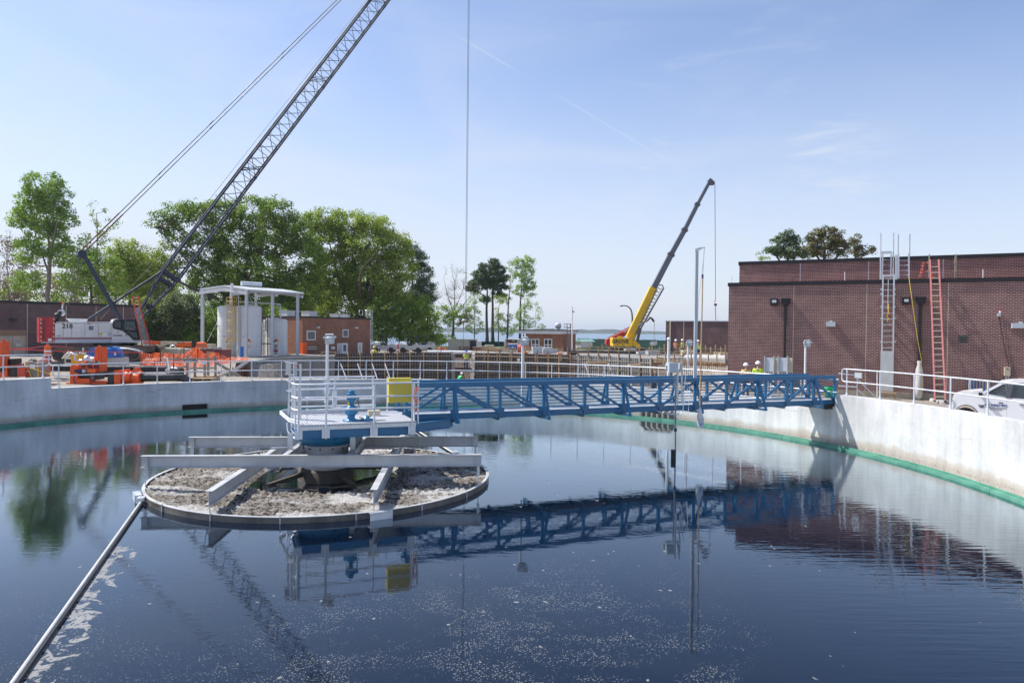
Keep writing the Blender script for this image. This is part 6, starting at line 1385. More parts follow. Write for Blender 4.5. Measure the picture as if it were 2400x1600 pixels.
# upper deck ring and crawler tracks
mb = MB(); slab(mb, [(214, 803), (285, 803), (278, 811), (222, 811)], YC + .8, 1.8); mb.build('slew_ring', M['black'], cr)
def track(x0, x1, yt, yb, Y, lab):
    r = (yb - yt) / 2; pts = []
    for k in range(9): a = pi/2 + pi * k / 8; pts.append((x0 + r + cos(a) * r * -1 * -1, (yt + yb) / 2 - sin(a) * r))
    for k in range(9): a = -pi/2 + pi * k / 8; pts.append((x1 - r + cos(a) * r, (yt + yb) / 2 - sin(a) * r))
    mb = MB(); mb.prism(pp(pts, Y), (0, .85, 0)); o = mb.build('track', M['track'], cr)
    P_ = pp(pts, Y); n = len(P_); mb = MB(); per = [0]
    for i in range(n): per.append(per[-1] + (P_[(i+1) % n] - P_[i]).length)
    tot = per[-1]; m_ = int(tot / .24)
    for k in range(m_):
        s = k * tot / m_; i = max(j for j in range(n) if per[j] <= s); a, b = P_[i], P_[(i+1) % n]; q = a.lerp(b, (s - per[i]) / max(1e-6, per[i+1] - per[i])); d = (b - a).normalized(); nn = d.cross(Vector((0, 1, 0))).normalized()
        mb.obox(q + nn * .02 + Vector((0, .42, 0)), d * .09, Vector((0, .46, 0)), nn * .035)
    mb.build('track_shoes', M['track'], o)
    for px in (x0 + r, x1 - r): q = P(px, (yt + yb) / 2, Y); MB().tube(q + Vector((0, -.06, 0)), q, r * Y / FPX * .68, n=18).build('sprocket', M['black'], o)
    for k in range(9): q = P(x0 + 2 * r + (x1 - x0 - 4 * r) * k / 8, yb - r * .45, Y); MB().tube(q + Vector((0, -.05, 0)), q, .16, n=12).build('roller', M['black'], o)
    mb = MB(); slab(mb, [(x0 + r * 1.4, yt + r * .45), (x1 - r * 1.4, yt + r * .45), (x1 - r * 1.4, yt + r * 1.2), (x0 + r * 1.4, yt + r * 1.2)], Y - .04, .04); mb.build('track_frame', M['track'], o)
track(122, 328, 815, 846, YC - .9, 'near'); track(240, 376, 809, 838, YC + 3.6, 'far')
mb = MB(); slab(mb, [(225, 811), (300, 811), (300, 828), (225, 828)], YC, 3.6); mb.build('car_body', M['track'], cr)
mb = MB(); mb.path([P(268, 820, 45), P(275, 816, 44.9), P(300, 817, 44.9), P(322, 821, 44.9), P(334, 826, 44.9)], .07, 6); mb.build('hose', M['grey_box'], cr)
# operator seen through the glass is outside the glass plane: he sits in the cab
# red ladder leaning behind the cab
a0, a1, b0, b1 = P(338, 812, 47.5), P(352, 812, 47.5), P(310, 694, 48.0), P(324, 694, 48)
t = thing('extension_ladder', 'red extension ladder standing crooked behind the crawler crane cab', 'ladder', a0)
A0, A1, B0, B1 = P(334, 812, 47.5), P(353, 812, 47.5), P(316, 722, 48), P(328, 718, 48)
for a, b in ((A0, B0), (A1, B1), (P(316, 722, 48), P(310, 695, 48)), (P(328, 718, 48), P(326, 694, 48))): MB().beam(a, b, .07, .07).build('stile', M['red_ladder'], t)
for k in range(22): MB().tube(A0.lerp(B0, (k + .5) / 22), A1.lerp(B1, (k + .5) / 22), .025, n=5).build('rung', M['alu'], t)
for k in range(3): MB().tube(P(316 - k * 2.5, 716 - k * 9, 48), P(327, 713 - k * 8, 48), .025, n=5).build('rung', M['red_ladder'], t)
# ---------------------------------------------------------------- boom lift
jl = thing('boom_lift', 'orange and cream boom lift parked low behind the orange netting', 'boom lift', XY(430, 52, 1.9))
mb = MB(); slab(mb, [(336, 799), (376, 800), (376, 807), (336, 806)], 53, .4); mb.build('boom_tip', M['orange'], jl)
mb = MB(); slab(mb, [(376, 799.5), (452, 801), (440, 807), (376, 808)], 53, .4); mb.build('boom', M['cream'], jl)
mb = MB(); slab(mb, [(411, 818), (413, 808), (424, 803), (452, 802), (463, 804), (465, 818), (462, 832), (430, 830)], 51.6, 1.6); hd = mb.build('hood', M['orange_plastic'], jl)
text('hood_lettering', 'JLG', M['ink'], face_M(P(440, 814.5, 51.58), (1, 0, 0)), .24, hd, sx=1.3, bold=.01)
text('boom_lettering', 'JLG LIFT', M['ink'], face_M(P(424, 803, 52.98), (1, 0, 0)), .14, jl, sx=1.2, bold=.006)
mb = MB(); slab(mb, [(449, 797), (457, 797), (457, 814), (449, 814)], 51.5, .3); mb.build('control_box', M['black'], jl)
for px in (420, 458): q = P(px, 836, 51.5); MB().tube(q, q + Vector((0, .4, 0)), .32, n=16).build('wheel', M['rubber_grey'], jl)
t = thing('skip', 'low beige steel skip tub with hoops in front of the orange boom lift', 'skip', XY(405, 49.5, 1.9))
MB().prism(pp([(380, 818), (384, 816), (430, 818), (430, 830), (420, 838), (388, 838), (381, 830)], 49.5), (0, 1.6, 0)).build('tub', M['cream'], t)
for px in (384, 392, 425): MB().path([P(px - 4, 838, 49.4), P(px - 6, 826, 49.4), P(px, 817, 49.4), P(px + 8, 818, 49.4), P(px + 12, 828, 49.4)], .03, 6).build('hoop', M['cream'], t)
MB().path([P(395, 817, 50), P(402, 810, 50), P(408, 809, 50), P(414, 816, 50)], .05, 6).build('bail', M['alu'], t)
t = thing('dumpster', 'dark red waste container heaped with rubble behind the orange netting', 'container', XY(490, 50, 1.9))
MB().prism(pp([(463, 819), (519, 820), (517, 842), (466, 842)], 50), (0, 1.8, 0)).build('tub', M['maroon'], t)
rs = random.Random(4)
for k in range(16): q = P(468 + k * 3.1, 817.5 + rs.uniform(-2, 1), 50.3 + rs.uniform(0, .8)); MB().obox(q, Vector((rs.uniform(.05, .2), rs.uniform(-.1, .1), 0)), Vector((0, .12, 0)), Vector((0, 0, rs.uniform(.03, .07)))).build('rubble', M[rs.choice(['timber', 'conc_cap', 'timber_grey'])], t)
mb = MB(); mb.tube(P(567, 836, 55), P(567, 812, 55), .14, n=14); tag(mb.build('drum', M['blue_bin']), 'upright blue plastic drum at the foot of the middle white tank', 'drum')
mb = MB(); slab(mb, [(484, 823), (502, 824), (503, 838), (484, 838)], 48.3, .05); tag(mb.build('plywood_sheet', M['timber']), 'square pale plywood sheet standing among the orange netting', 'plywood sheet')
# orange safety netting
m_, nd, lk, bs_ = newmat('orange_netting'); tcn = nd.new('ShaderNodeTexCoord'); sp = nd.new('ShaderNodeSeparateXYZ'); lk.new(tcn.outputs['Object'], sp.inputs[0])
g1 = mth(nd, lk, 'FRACT', mth(nd, lk, 'MULTIPLY', mth(nd, lk, 'ADD', sp.outputs[0], sp.outputs[1]), 9)); g2 = mth(nd, lk, 'FRACT', mth(nd, lk, 'MULTIPLY', sp.outputs[2], 12))
hole = mth(nd, lk, 'MULTIPLY', mth(nd, lk, 'GREATER_THAN', g1, .38), mth(nd, lk, 'GREATER_THAN', g2, .38))
tb = nd.new('ShaderNodeBsdfTransparent'); ms = nd.new('ShaderNodeMixShader'); bs_.inputs['Base Color'].default_value = (.95, .16, .05, 1); bs_.inputs['Roughness'].default_value = .6
tl = nd.new('ShaderNodeBsdfTranslucent'); tl.inputs[0].default_value = (.95, .2, .06, 1); m2 = nd.new('ShaderNodeMixShader'); m2.inputs[0].default_value = .35; lk.new(bs_.outputs[0], m2.inputs[1]); lk.new(tl.outputs[0], m2.inputs[2])
lk.new(hole, ms.inputs[0]); lk.new(m2.outputs[0], ms.inputs[1]); lk.new(tb.outputs[0], ms.inputs[2]); lk.new(ms.outputs[0], nd['Material Output'].inputs[0]); M['net'] = m_
def net(label, pts, Y, posts=()):
    t = thing('safety_netting', label, 'netting', P(pts[0][0], pts[0][2], Y), 0, 'orange plastic safety netting')
    rs = random.Random(len(pts)); mb = MB(); R_ = 6
    cols = []
    for (x0, y0, b0), (x1, y1, b1) in zip(pts[:-1], pts[1:]):
        n = max(2, int((x1 - x0) / 5))
        for k in range(n): f = k / n; cols.append((x0 + (x1-x0)*f, y0 + (y1-y0)*f + 1.2 * sin(k * 1.3), b0 + (b1-b0)*f))
    cols.append(pts[-1]); base = len(mb.v)
    for i, (x, yt, yb) in enumerate(cols):
        for j in range(R_ + 1): mb.v.append(tuple(P(x, yt + (yb - yt) * j / R_, Y + .15 * sin(i * .8 + j * .5) + rs.uniform(-.04, .04))))
    for i in range(len(cols) - 1):
        for j in range(R_): mb.f.append((i*(R_+1)+j, i*(R_+1)+j+1, (i+1)*(R_+1)+j+1, (i+1)*(R_+1)+j)); mb.sm.append(False)
    mb.build('net', M['net'], t)
    for px, y0, y1 in posts: MB().tube(P(px, y0, Y), P(px, y1, Y), .03, n=6).build('stake', M['rust'], t)
net('orange netting in front of the crawler track and the beige skip', [(328, 824, 858), (345, 828, 862), (378, 826, 850), (430, 830, 858)], 43.5, [(330, 822, 862), (376, 822, 860)])
net('orange netting climbing before the orange boom lift', [(425, 830, 842), (440, 822, 842), (463, 811, 842), (480, 828, 846)], 45.5, [(463, 810, 846), (431, 811, 845)])
net('orange netting before the dark red container and the white tanks', [(460, 824, 844), (480, 828, 846), (512, 826, 846), (530, 836, 848), (582, 838, 846)], 47.0, [(516, 824, 850)])
net('pale orange netting low behind the timber platform at the pit edge', [(335, 845, 870), (370, 848, 872), (420, 850, 872), (470, 846, 862), (540, 842, 850)], 41.5, [(362, 844, 872), (440, 846, 872)])
# big white canopy with tanks
FA = Face(XY(470, 60.0, 3), XY(576, 57.5, 3)); FB_ = Face(XY(576, 57.5, 3), XY(704, 62.8, 3))
cn = thing('steel_canopy', 'pale steel canopy roof on tall columns sheltering the white tanks', 'canopy', XY(576, 57.5, 1.9))
cpt = {}
for nm, px, Y, yt, w in (('a', 474, 59.9, 679, .22), ('b', 577, 57.7, 678, .22), ('c', 638, 60.2, 683, .22), ('d', 697, 62.6, 687, .22), ('e', 541, 63.0, 680, .18), ('f', 599, 65.3, 684, .18)):
    b = XY(px, Y, 1.75); zt = P(px, yt, Y).z; cpt[nm] = (b, zt); MB().ibeam(b, Vector((b.x, b.y, zt)), w, w, .03, up=(0, 1, 0)).build('column', M['canopy'], cn)
e1, rg, e2 = P(468, 676, 59.9), P(526, 668, 58.7), P(579, 677, 57.5); ln = (P(713, 686, 63.0) - e2)
th = Vector((0, 0, .14)); 
MB().prism([e1, rg, e2, e2 - th, rg - th, e1 - th], ln).build('roof', M['canopy'], cn)
for f in (0.0, .5, .97):
    o_ = ln * f + Vector((0, 0, -.38)); MB().beam(e1 + o_, rg + o_, .14, .26).build('rafter', M['canopy'], cn); MB().beam(rg + o_, e2 + o_, .14, .26).build('rafter', M['canopy'], cn)
mb = MB(); q0_ = P(545, 672, 60.5); q1_ = P(613, 676, 62.0); mb.tube(P(565, 664, 60.5), P(613, 667, 61.5), .20, n=20); tag(mb.build('roof_tank', M['canopy']), 'long pale cylinder lying on top of the canopy roof', 'cylinder')
mb = MB(); mb.tube(P(544, 681, 58.0), P(544, 664, 58.0), .12, n=10); tag(mb.build('roof_vent_pipe', M['white']), 'short white vent pipe on the canopy edge', 'vent')
for a, b in (((482, 690), (528, 808)), ((580, 683), (630, 800)), ((486, 800), (511, 752))): MB().tube(P(*a, 59), P(*b, 60), .02, n=4).build('brace_rod', M['alu'], cn)
MB().path([P(560, 707, 61), P(600, 709, 61), P(657, 713, 62), P(658, 745, 62)], .07, 6).build('overhead_pipe', M['canopy'], cn)
mb = MB(); slab(mb, [(470, 806), (495, 806), (495, 820), (470, 820)], 57.5, 1.0); tag(mb.build('utility_box', M['cream']), 'low beige cabinet at the foot of the left canopy column', 'cabinet')
def vtank(label, px, Y, hw, yt, yb, wedge=0):
    t = thing('storage_tank', label, 'tank', XY(px, Y, 1.85), 0, 'white storage tanks under the canopy')
    r = hw * Y / FPX; b = XY(px, Y, 1.8); zt = P(px, yt, Y).z; c = Vector((b.x, b.y, 0))
    MB().lathe(c, [(r, b.z), (r, zt - .12), (r - .04, zt - .02), (r * .8, zt + .06), (.001, zt + .12)], 32).build('shell', M['tank_white'], t)
    mb = MB()
    for z_ in (b.z + .9, b.z + 1.8, b.z + 2.7, b.z + 3.6):
        if z_ < zt - .2: mb = MB(); mb.lathe(c, [(r + .001, z_ - .015), (r + .012, z_), (r + .001, z_ + .015)], 32); mb.build('seam_ring', M['canopy'], t)
    MB().lathe(c, [(.25, zt + .08), (.25, zt + .2), (.001, zt + .22)], 14).build('hatch', M['canopy'], t)
    q = c + Vector((.35 * r, -sqrt(1 - .35**2) * r - .012, b.z + 1.35))
    d = Vector((.35, -.937, 0)); sd = Vector((.937, .35, 0))
    w = MB(); s_ = .13
    for (ox, oz, mt_) in ((0, s_, 'red'), (-s_, 0, 'navy'), (s_, 0, 'yellow'), (0, -s_, 'white')):
        cc = q + sd * ox + Vector((0, 0, oz)); MB().prism([cc + sd * s_ * .95, cc + Vector((0, 0, s_ * .95)), cc - sd * s_ * .95, cc - Vector((0, 0, s_ * .95))], -d * .012).build('hazard_diamond', M[mt_], t)
    MB().obox(q + Vector((0, 0, -.42)), sd * .14, d * .006, Vector((0, 0, .12))).build('notice', M['cream'], t)
    MB().obox(q + Vector((-.15, 0, .42)), sd * .35, d * .006, Vector((0, 0, .02))).build('red_lettering_band', M['red'], t)
    return t, c, r, b.z, zt
ta = vtank('left tall white tank under the canopy with a yellow caged ladder', 537, 60.6, 25.5, 719, 835); tb_ = vtank('right tall white tank under the canopy beside the blue drum', 583, 60.0, 28.0, 718, 835)
tc_ = vtank('shorter white tank between the right canopy columns', 647, 63.5, 25.5, 749, 833); td_ = vtank('shorter white tank mostly hidden behind the middle canopy column', 630, 66.5, 14, 751, 832)
t, c, r, z0, z1 = tb_
MB().lathe(c + Vector((-.45 * r, -.9 * r, z0 + .55)), [(.30, -.06), (.33, 0), (.30, .06)], 20, axis='Y').build('manway', M['canopy'], t)
ld = thing('caged_ladder', 'faded yellow caged ladder in front of the left tall white tank', 'ladder', P(537, 832, 58.9))
for px in (532, 541): MB().tube(P(px, 832, 58.9), P(px, 697, 58.9), .03, n=6).build('stile', M['ygrey'], ld)
mb = MB()
for k in range(26): mb.tube(P(532, 830 - k * 4.9, 58.9), P(541, 830 - k * 4.9, 58.9), .018, n=4)
mb.build('rungs', M['ygrey'], ld)
for px in (545, 549, 554): MB().tube(P(px, 798, 58.3), P(px, 697, 58.3), .025, n=5).build('cage_bar', M['ygrey'], ld)
for y_ in (798, 775, 751, 731, 706, 697): MB().path([P(532, y_, 58.9), P(536, y_, 58.4), P(545, y_, 58.2), P(554, y_, 58.4), P(554, y_, 58.9)], .025, 5).build('cage_hoop', M['ygrey'], ld)
mb = MB(); mb.path([P(530, 714, 58.8), P(530, 697, 58.8), P(564, 697, 59), P(564, 712, 59)], .035, 6); mb.build('guard', M['ygrey'], ld)
tp_ = thing('riser_pipe', 'grey riser pipes and small valve manifold between the white tanks', 'pipework', XY(560, 59, 1.9))
for px, y0 in ((559, 690), (562, 720)): MB().tube(P(px, 833, 58.9), P(px, y0, 58.9), .05, n=8).build('pipe', M['grey_box'], tp_)
for x_ in (614, 617, 621, 627): MB().tube(P(x_, 832, 61.5), P(x_, 722, 61.5), .04, n=6).build('pipe', M['steel_dark'], tp_)
MB().tube(P(610, 805, 61.4), P(642, 806, 61.4), .05).build('pipe', M['steel_dark'], tp_)
for k in range(4): MB().path([P(641 + k * 2.6, 831, 61.5), P(641 + k * 2.6, 807, 61.5)], .03, 5).build('pipe', M['steel_dark'], tp_)
MB().tube(P(640, 822, 61.4), P(651, 822, 61.4), .09).build('valve', M['red'], tp_)
# ---------------------------------------------------------------- pumps and site kit behind the left rim
def gz(px, Y): q = XY(px, Y, 1.5); return ground_z(q.x, q.y)
Y1 = 35.6
pu = thing('diesel_pump', 'orange diesel pump on a skid with an open lifting frame behind the left rail', 'pump', XY(200, Y1, gz(200, Y1)))
def S_(pts, Y, d, nm, mt_, par): mb = MB(); slab(mb, pts, Y, d); return mb.build(nm, M[mt_], par)
S_([(155, 897), (250, 894), (250, 900), (155, 904)], Y1, 1.3, 'skid', 'orange', pu)
S_([(164, 858), (172, 854), (182, 857), (182, 897), (164, 897)], Y1, .9, 'fuel_tank', 'orange', pu)
S_([(182, 874), (224, 872), (224, 890), (182, 890)], Y1 + .2, .8, 'engine_block', 'black', pu)
for x0, y0, x1, y1, mt_ in ((180, 887, 210, 899, 'orange'), (205, 864, 224, 873, 'orange'), (184, 850, 196, 860, 'orange'), (200, 853, 206, 860, 'red'), (210, 855, 219, 862, 'maroon'), (175, 866, 190, 873, 'navy'), (192, 866, 199, 873, 'grey_box'), (212, 874, 220, 890, 'steel_dark')):
    S_([(x0, y0), (x1, y0), (x1, y1), (x0, y1)], Y1 - .1, .5, 'engine_part', mt_, pu)
for k in range(6): MB().path([P(184 + k * 6, 858, Y1 - .1), P(188 + k * 6, 850 + (k % 2) * 6, Y1 - .15), P(194 + k * 5, 862, Y1 - .1)], .03, 5).build('hose', M[('maroon', 'black', 'orange')[k % 3]], pu)
S_([(222, 815), (231, 815), (231, 846), (222, 846)], Y1 + .3, .35, 'lifting_post', 'orange', pu); o = S_([(233, 814), (242, 814), (242, 870), (233, 870)], Y1 + .1, .35, 'lifting_post', 'orange', pu)
mb = MB()
for k in range(11): slab(mb, [(236.8, 822 + k * 4), (238.4, 822 + k * 4), (238.4, 824 + k * 4), (236.8, 824 + k * 4)], Y1 + .09, .01)
mb.build('peg_holes', M['ink'], o)
MB().prism(pp([(225, 817), (228, 811), (230.5, 809), (233, 811), (236, 817)], Y1 + .2), (0, .15, 0)).build('lifting_eye', M['orange'], pu)
MB().lathe(P(206, 842, Y1 + .4), [(.001, -.10), (.22, -.10), (.22, .10), (.001, .10)], 16, axis='X').build('silencer', M['alu'], pu)
MB().tube(P(207, 842, Y1 + .4), P(221, 843, Y1 + .4), .15, n=14).build('air_filter', M['white'], pu)
MB().path([P(175, 828, Y1 + .4), P(176, 843, Y1 + .4), P(182, 845, Y1 + .4), P(192, 844, Y1 + .4)], .055, 8).build('exhaust', M['alu'], pu)
MB().path([P(176, 878, Y1 - .2), P(172, 888, Y1 - .3), P(176, 898, Y1 - .2)], .025, 5).build('cable', M['navy'], pu)
S_([(228, 872), (246, 872), (246, 884), (228, 884)], Y1 - .1, .4, 'battery_box', 'black', pu)
mb = MB(); slab(mb, [(165, 832), (186, 830), (184, 856), (168, 857)], Y1 + 1.4, .6); tag(mb.build('yellow_tub', M['yellow']), 'bright yellow bin tub behind the orange pump', 'tub')
pc = thing('pump_casing', 'orange round pump casing with bolted flange joined to black pipe', 'pump', XY(300, Y1 - .1, gz(300, Y1)))
S_([(267, 868), (281, 867), (282, 899), (267, 900)], Y1, .9, 'box_section', 'orange', pc)
MB().sphere(P(300, 884, Y1 + .3), .30, 18, (1.0, 1.0, 1.1)).build('volute', M['orange'], pc)
MB().tube(P(300, 884, Y1 + .3), P(286, 884, Y1 + .3), .2, .26, n=16).build('inlet_cone', M['orange'], pc)
MB().tube(P(300, 880, Y1 + .3), P(300, 864.5, Y1 + .3), .17, .09, n=14).build('dome', M['orange'], pc)
MB().tube(P(312, 885, Y1 + .3), P(331, 884, Y1 + .3), .25, n=18).build('body', M['orange'], pc)
MB().tube(P(330, 884, Y1 + .3), P(332.5, 884, Y1 + .3), .34, n=20).build('flange', M['orange'], pc); MB().tube(P(309, 884, Y1 + .3), P(311, 884, Y1 + .3), .34, n=20).build('flange', M['orange'], pc)
MB().prism(pp([(309, 872), (314, 861), (320, 861), (326, 872)], Y1 + .2), (0, .3, 0)).build('lifting_lug', M['orange'], pc)
S_([(252, 872), (266, 872), (266, 899), (252, 899)], Y1, .9, 'black_drum', 'black', pc)
S_([(308, 893), (324, 893), (324, 902), (308, 902)], Y1 + .1, .5, 'foot', 'orange', pc)
mb = MB(); mb.tube(P(333, 885, Y1 + .3), P(430, 884, Y1 + .6), .20, n=16); mb.tube(P(430, 884, Y1 + .6), P(443, 894, Y1 + .5), .20, n=16)
bp = mb.build('black_pipe', M['pipe_black']); tag(bp, 'short thick black pipe leading right from the orange pump casing', 'pipe')
mb = MB(); mb.tube(P(354, 885, Y1 + .3), P(357, 885, Y1 + .3), .215, n=16)
mb = MB(); mb.tube(P(108, 862, 37.6), P(392, 865, 38.4), .19, n=16); tag(mb.build('black_pipe', M['pipe_black']), 'long thick black pipe lying behind the orange pumps', 'pipe')
mb = MB(); mb.path([P(392, 866, 38.6), P(415, 868, 38.4), P(425, 870, 38.2)], [.22, .22, .20], 14); tag(mb.build('black_pipe', M['pipe_black']), 'black pipe end resting under the grey timber frame', 'pipe')
p2_ = thing('diesel_pump', 'orange pump unit with a tall perforated post cut by the left photo edge', 'pump', XY(10, 35.0, 1.3))
Y2 = 34.6
S_([(-14, 803), (3, 803), (3, 860), (-14, 860)], Y2, .45, 'lifting_post', 'orange', p2_); S_([(6, 800), (13, 800), (13, 862), (6, 862)], Y2 + .35, .3, 'lifting_post', 'orange', p2_)
MB().prism(pp([(1, 802), (5, 795), (7, 800), (9, 802)], Y2 + .2), (0, .2, 0)).build('lifting_eye', M['orange'], p2_)
S_([(-20, 856), (16, 856), (17, 884), (-20, 886)], Y2, 1.0, 'body', 'orange', p2_); S_([(-20, 862), (9, 861), (9, 871), (-20, 872)], Y2 - .05, .3, 'battery_box', 'black', p2_)
S_([(13, 841), (25, 841), (25, 880), (13, 880)], Y2 + .5, .8, 'radiator', 'black', p2_)
S_([(23, 859), (40, 859), (40, 884), (23, 884)], Y2, .9, 'black_drum', 'black', p2_); S_([(40.5, 860), (58, 859), (58, 883), (40.5, 883)], Y2, .8, 'box_section', 'red_ladder', p2_)
MB().path([P(47, 859, Y2), P(48, 853, Y2), P(54, 852, Y2), P(55, 859, Y2)], .04, 6).build('bracket', M['maroon'], p2_)
bx = thing('utility_pedestal', 'weathered plywood utility box with yellow cables hanging over it', 'utility box', XY(75, 35.2, 1.3))
S_([(59, 848), (90, 847), (91, 884), (60, 885)], Y2 + .3, .8, 'box', 'timber_grey', bx); S_([(69, 854), (81, 854), (81, 864), (69, 864)], Y2 + .26, .04, 'plate', 'white', bx)
S_([(57, 869), (64, 869), (64, 872), (57, 872)], Y2 + .1, .3, 'cap', 'grey_box', bx); S_([(84, 847), (91, 847), (91, 852), (84, 852)], Y2 + .1, .3, 'outlet', 'lamp_glass', bx)
mb = MB()
for a in ([(63, 850), (64, 862), (70, 876), (75, 884)], [(88, 852), (90, 868), (89, 884)], [(72, 862), (90, 868), (110, 874), (124, 879)]): mb = MB(); mb.path(pp(a, Y2 + .15), .022, 5); mb.build('cable', M['yellow'], bx)
for k in range(5): MB().path(pp([(66 + k * 4, 846), (72 + k * 3, 842 - k % 2 * 3), (80 + k * 2, 847)], Y2 + .5), .02, 4).build('cable', M['ink'], bx)
S_([(90, 845), (96, 843), (98, 852), (104, 862), (102, 884), (92, 884)], Y2 + .9, .5, 'orange_bracket', 'orange', bx)
def cone(label, px, Y, yt, yb, w, top, cols):
    t = thing('traffic_barrel', label, 'traffic barrel', XY(px, Y, 1.5)); k = Y / FPX; b = P(px, yb, Y); H_ = (yb - yt) * k; r = w * k / 2; z = 0; n = len(cols)
    for i, c in enumerate(cols):
        f0, f1 = i / n, (i + 1) / n; MB().lathe(b, [(r * (1 - .12 * f0), H_ * f0), (r * (1 - .12 * f1), H_ * f1)], 20).build('band', M[c], t)
    MB().lathe(b, [(r * .88, H_), (.001, H_ + .01)], 20).build('top', M[cols[-1]], t); MB().path([b + Vector((-r * .5, 0, H_)), b + Vector((-r * .4, 0, H_ + .09)), b + Vector((r * .4, 0, H_ + .09)), b + Vector((r * .5, 0, H_))], .02, 5).build('handle', M[cols[-1]], t)
    return t
cone('orange and white striped traffic barrel topped with tape, left of the crane track', 112, 38.6, 811, 848, 15.5, 0, ['red', 'white', 'red', 'white', 'orange_plastic', 'white', 'orange_plastic', 'orange_plastic'])
S_([(104, 849), (122, 848), (122, 856), (104, 857)], 38.5, .5, 'x', 'white', None) if False else None
tp2 = thing('barrier_tape', 'thin red barrier tape strung from the left pump past the traffic barrel', 'tape', P(14, 817, 36))
for a in ([(13, 817, 35), (62, 817, 37), (104, 811, 38.5), (140, 812, 41), (172, 814, 44)], [(13, 818, 35), (60, 819, 37), (104, 821, 38.6), (140, 823, 39), (222, 824, 39.5), (330, 826, 42)]):
    for (p0, p1) in zip(a[:-1], a[1:]): MB().beam(P(*p0), P(*p1), .008, .05).build('tape', M['tape_red'], tp2)
bt = thing('blue_tote', 'round topped blue tank with a white label on a grey base beside the lifting posts', 'tank', XY(262, 41, 1.6))
q = P(262, 838, 41); a0_ = P(232, 838, 41.6); 
cl_ = [(cos(pi * k / 10), sin(pi * k / 10)) for k in range(11)]
mb = MB(); mb.prism([q + Vector((c_ * .60 , 0, s_ * .66)) for c_, s_ in cl_], (-.5, 1.2, 0)); hb_ = mb.build('barrel', M['blue_bin'], bt)
mb = MB(); mb.prism([P(220, 838, 40.3) + Vector((c_ * .46, 0, s_ * .6)) for c_, s_ in cl_], (.5, .8, 0)); mb.build('end_cap', M['blue_bin'], bt)
S_([(228, 838), (280, 838), (281, 858), (230, 858)], 40.8, 1.0, 'base', 'tarp_grey', bt)
S_([(266, 825), (271, 824), (272, 833), (268, 834)], 40.9, .05, 'label_plate', 'white', bt)
for k in range(7):
    rs = random.Random(k); MB().path(pp([(148 + k * 5, 838), (158 + k * 5, 824 + k % 3 * 3), (170 + k * 6, 826), (182 + k * 5, 836)], 39.8 + k * .1), .035, 5).build('frame_rod', M['alu'], bt) if k < 0 else None
t = thing('hose_pile', 'tangle of pale hoses and rods on a grey machine behind the orange pump', 'hoses', XY(175, 39.8, 1.5))
for k in range(9): rs = random.Random(k); MB().path(pp([(146 + k * 5, 840), (156 + k * 5, 822 + rs.uniform(0, 8)), (168 + k * 5, 825 + rs.uniform(-2, 5)), (182 + k * 4, 837)], 39.6 + k * .12), .045, 6).build('hose', M[('tarp_grey', 'white', 'alu', 'steel_dark')[k % 4]], t)
S_([(151, 838), (168, 838), (168, 858), (151, 858)], 39.3, .9, 'machine', 'cream', t); S_([(155, 842), (166, 842), (166, 849), (155, 849)], 39.28, .03, 'panel', 'ink', t)
MB().tube(P(195, 845, 40), P(195, 815, 40), .04).build('stack', M['white'], t)
# timber platform, pallets, shoring
t = thing('timber_platform', 'grey timber handrail platform with pipe clamps at the pit edge', 'platform', XY(440, 37.5, 1.5))
YP = 37.4
for px, y0, y1 in ((393, 837, 872), (439, 834, 880), (457, 838, 892), (488, 835, 880), (505, 834, 892), (480, 850, 884)): MB().beam(P(px, y1, YP), P(px, y0, YP), .10, .10, (0, 1, 0)).build('post', M['timber_grey'], t)
for a, b in (((390, 841), (503, 841)), ((440, 863), (503, 862)), ((395, 870), (437, 858)), ((457, 884), (505, 884))): MB().beam(P(*a, YP - .06), P(*b, YP - .06), .05, .09).build('rail', M['timber_grey'], t)
for y_ in (844, 868): S_([(452, y_), (461, y_), (461, y_ + 3.5), (452, y_ + 3.5)], YP - .16, .1, 'clamp', 'black', t)
S_([(458, 883), (500, 881), (503, 885), (460, 887)], YP - .3, 1.2, 'deck', 'timber', t)
S_([(470, 845), (484, 845), (484, 853), (470, 853)], YP - .12, .04, 'notice', 'white', t)
MB().beam(P(392, 838, YP - .3), P(397, 867, YP - .4), .05, .10).build('brace', M['white'], t); MB().beam(P(388, 868, YP - .3), P(400, 858, YP - .4), .05, .10).build('brace', M['white'], t); MB().beam(P(397, 890, YP - .3), P(394, 868, YP - .4), .05, .06).build('brace', M['alu'], t)
MB().tube(P(407, 870, YP), P(407, 830, YP), .035).build('steel_post', M['maroon'], t)
for i, (x0, x1, lab) in enumerate(((415, 446, 'timber pallet under the end of the short black pipe'), (452, 497, 'timber pallet below the grey handrail platform'))):
    t = thing('pallet', lab, 'pallet', P(x0, 893, 36.6), 0, 'timber pallets behind the far rim')
    for k in range(5): S_([(x0 + k * (x1-x0) / 5, 886.5), (x0 + (k + .8) * (x1-x0) / 5, 886.5), (x0 + (k + .8) * (x1-x0) / 5, 888), (x0 + k * (x1-x0) / 5, 888)], 36.4, 1.0, 'slat', 'timber', t)
    for k in range(3): xx = x0 + k * (x1 - x0 - 3) / 2; S_([(xx, 888), (xx + 3, 888), (xx + 3, 893), (xx, 893)], 36.4, 1.0, 'block', 'timber_grey', t)
    S_([(x0, 893), (x1, 893), (x1, 894), (x0, 894)], 36.4, 1.0, 'bottom_board', 'timber_grey', t)
t = thing('shoring', 'rust brown sheet piling with raking timbers at the left end of the pit', 'shoring', P(540, 880, 40.5))
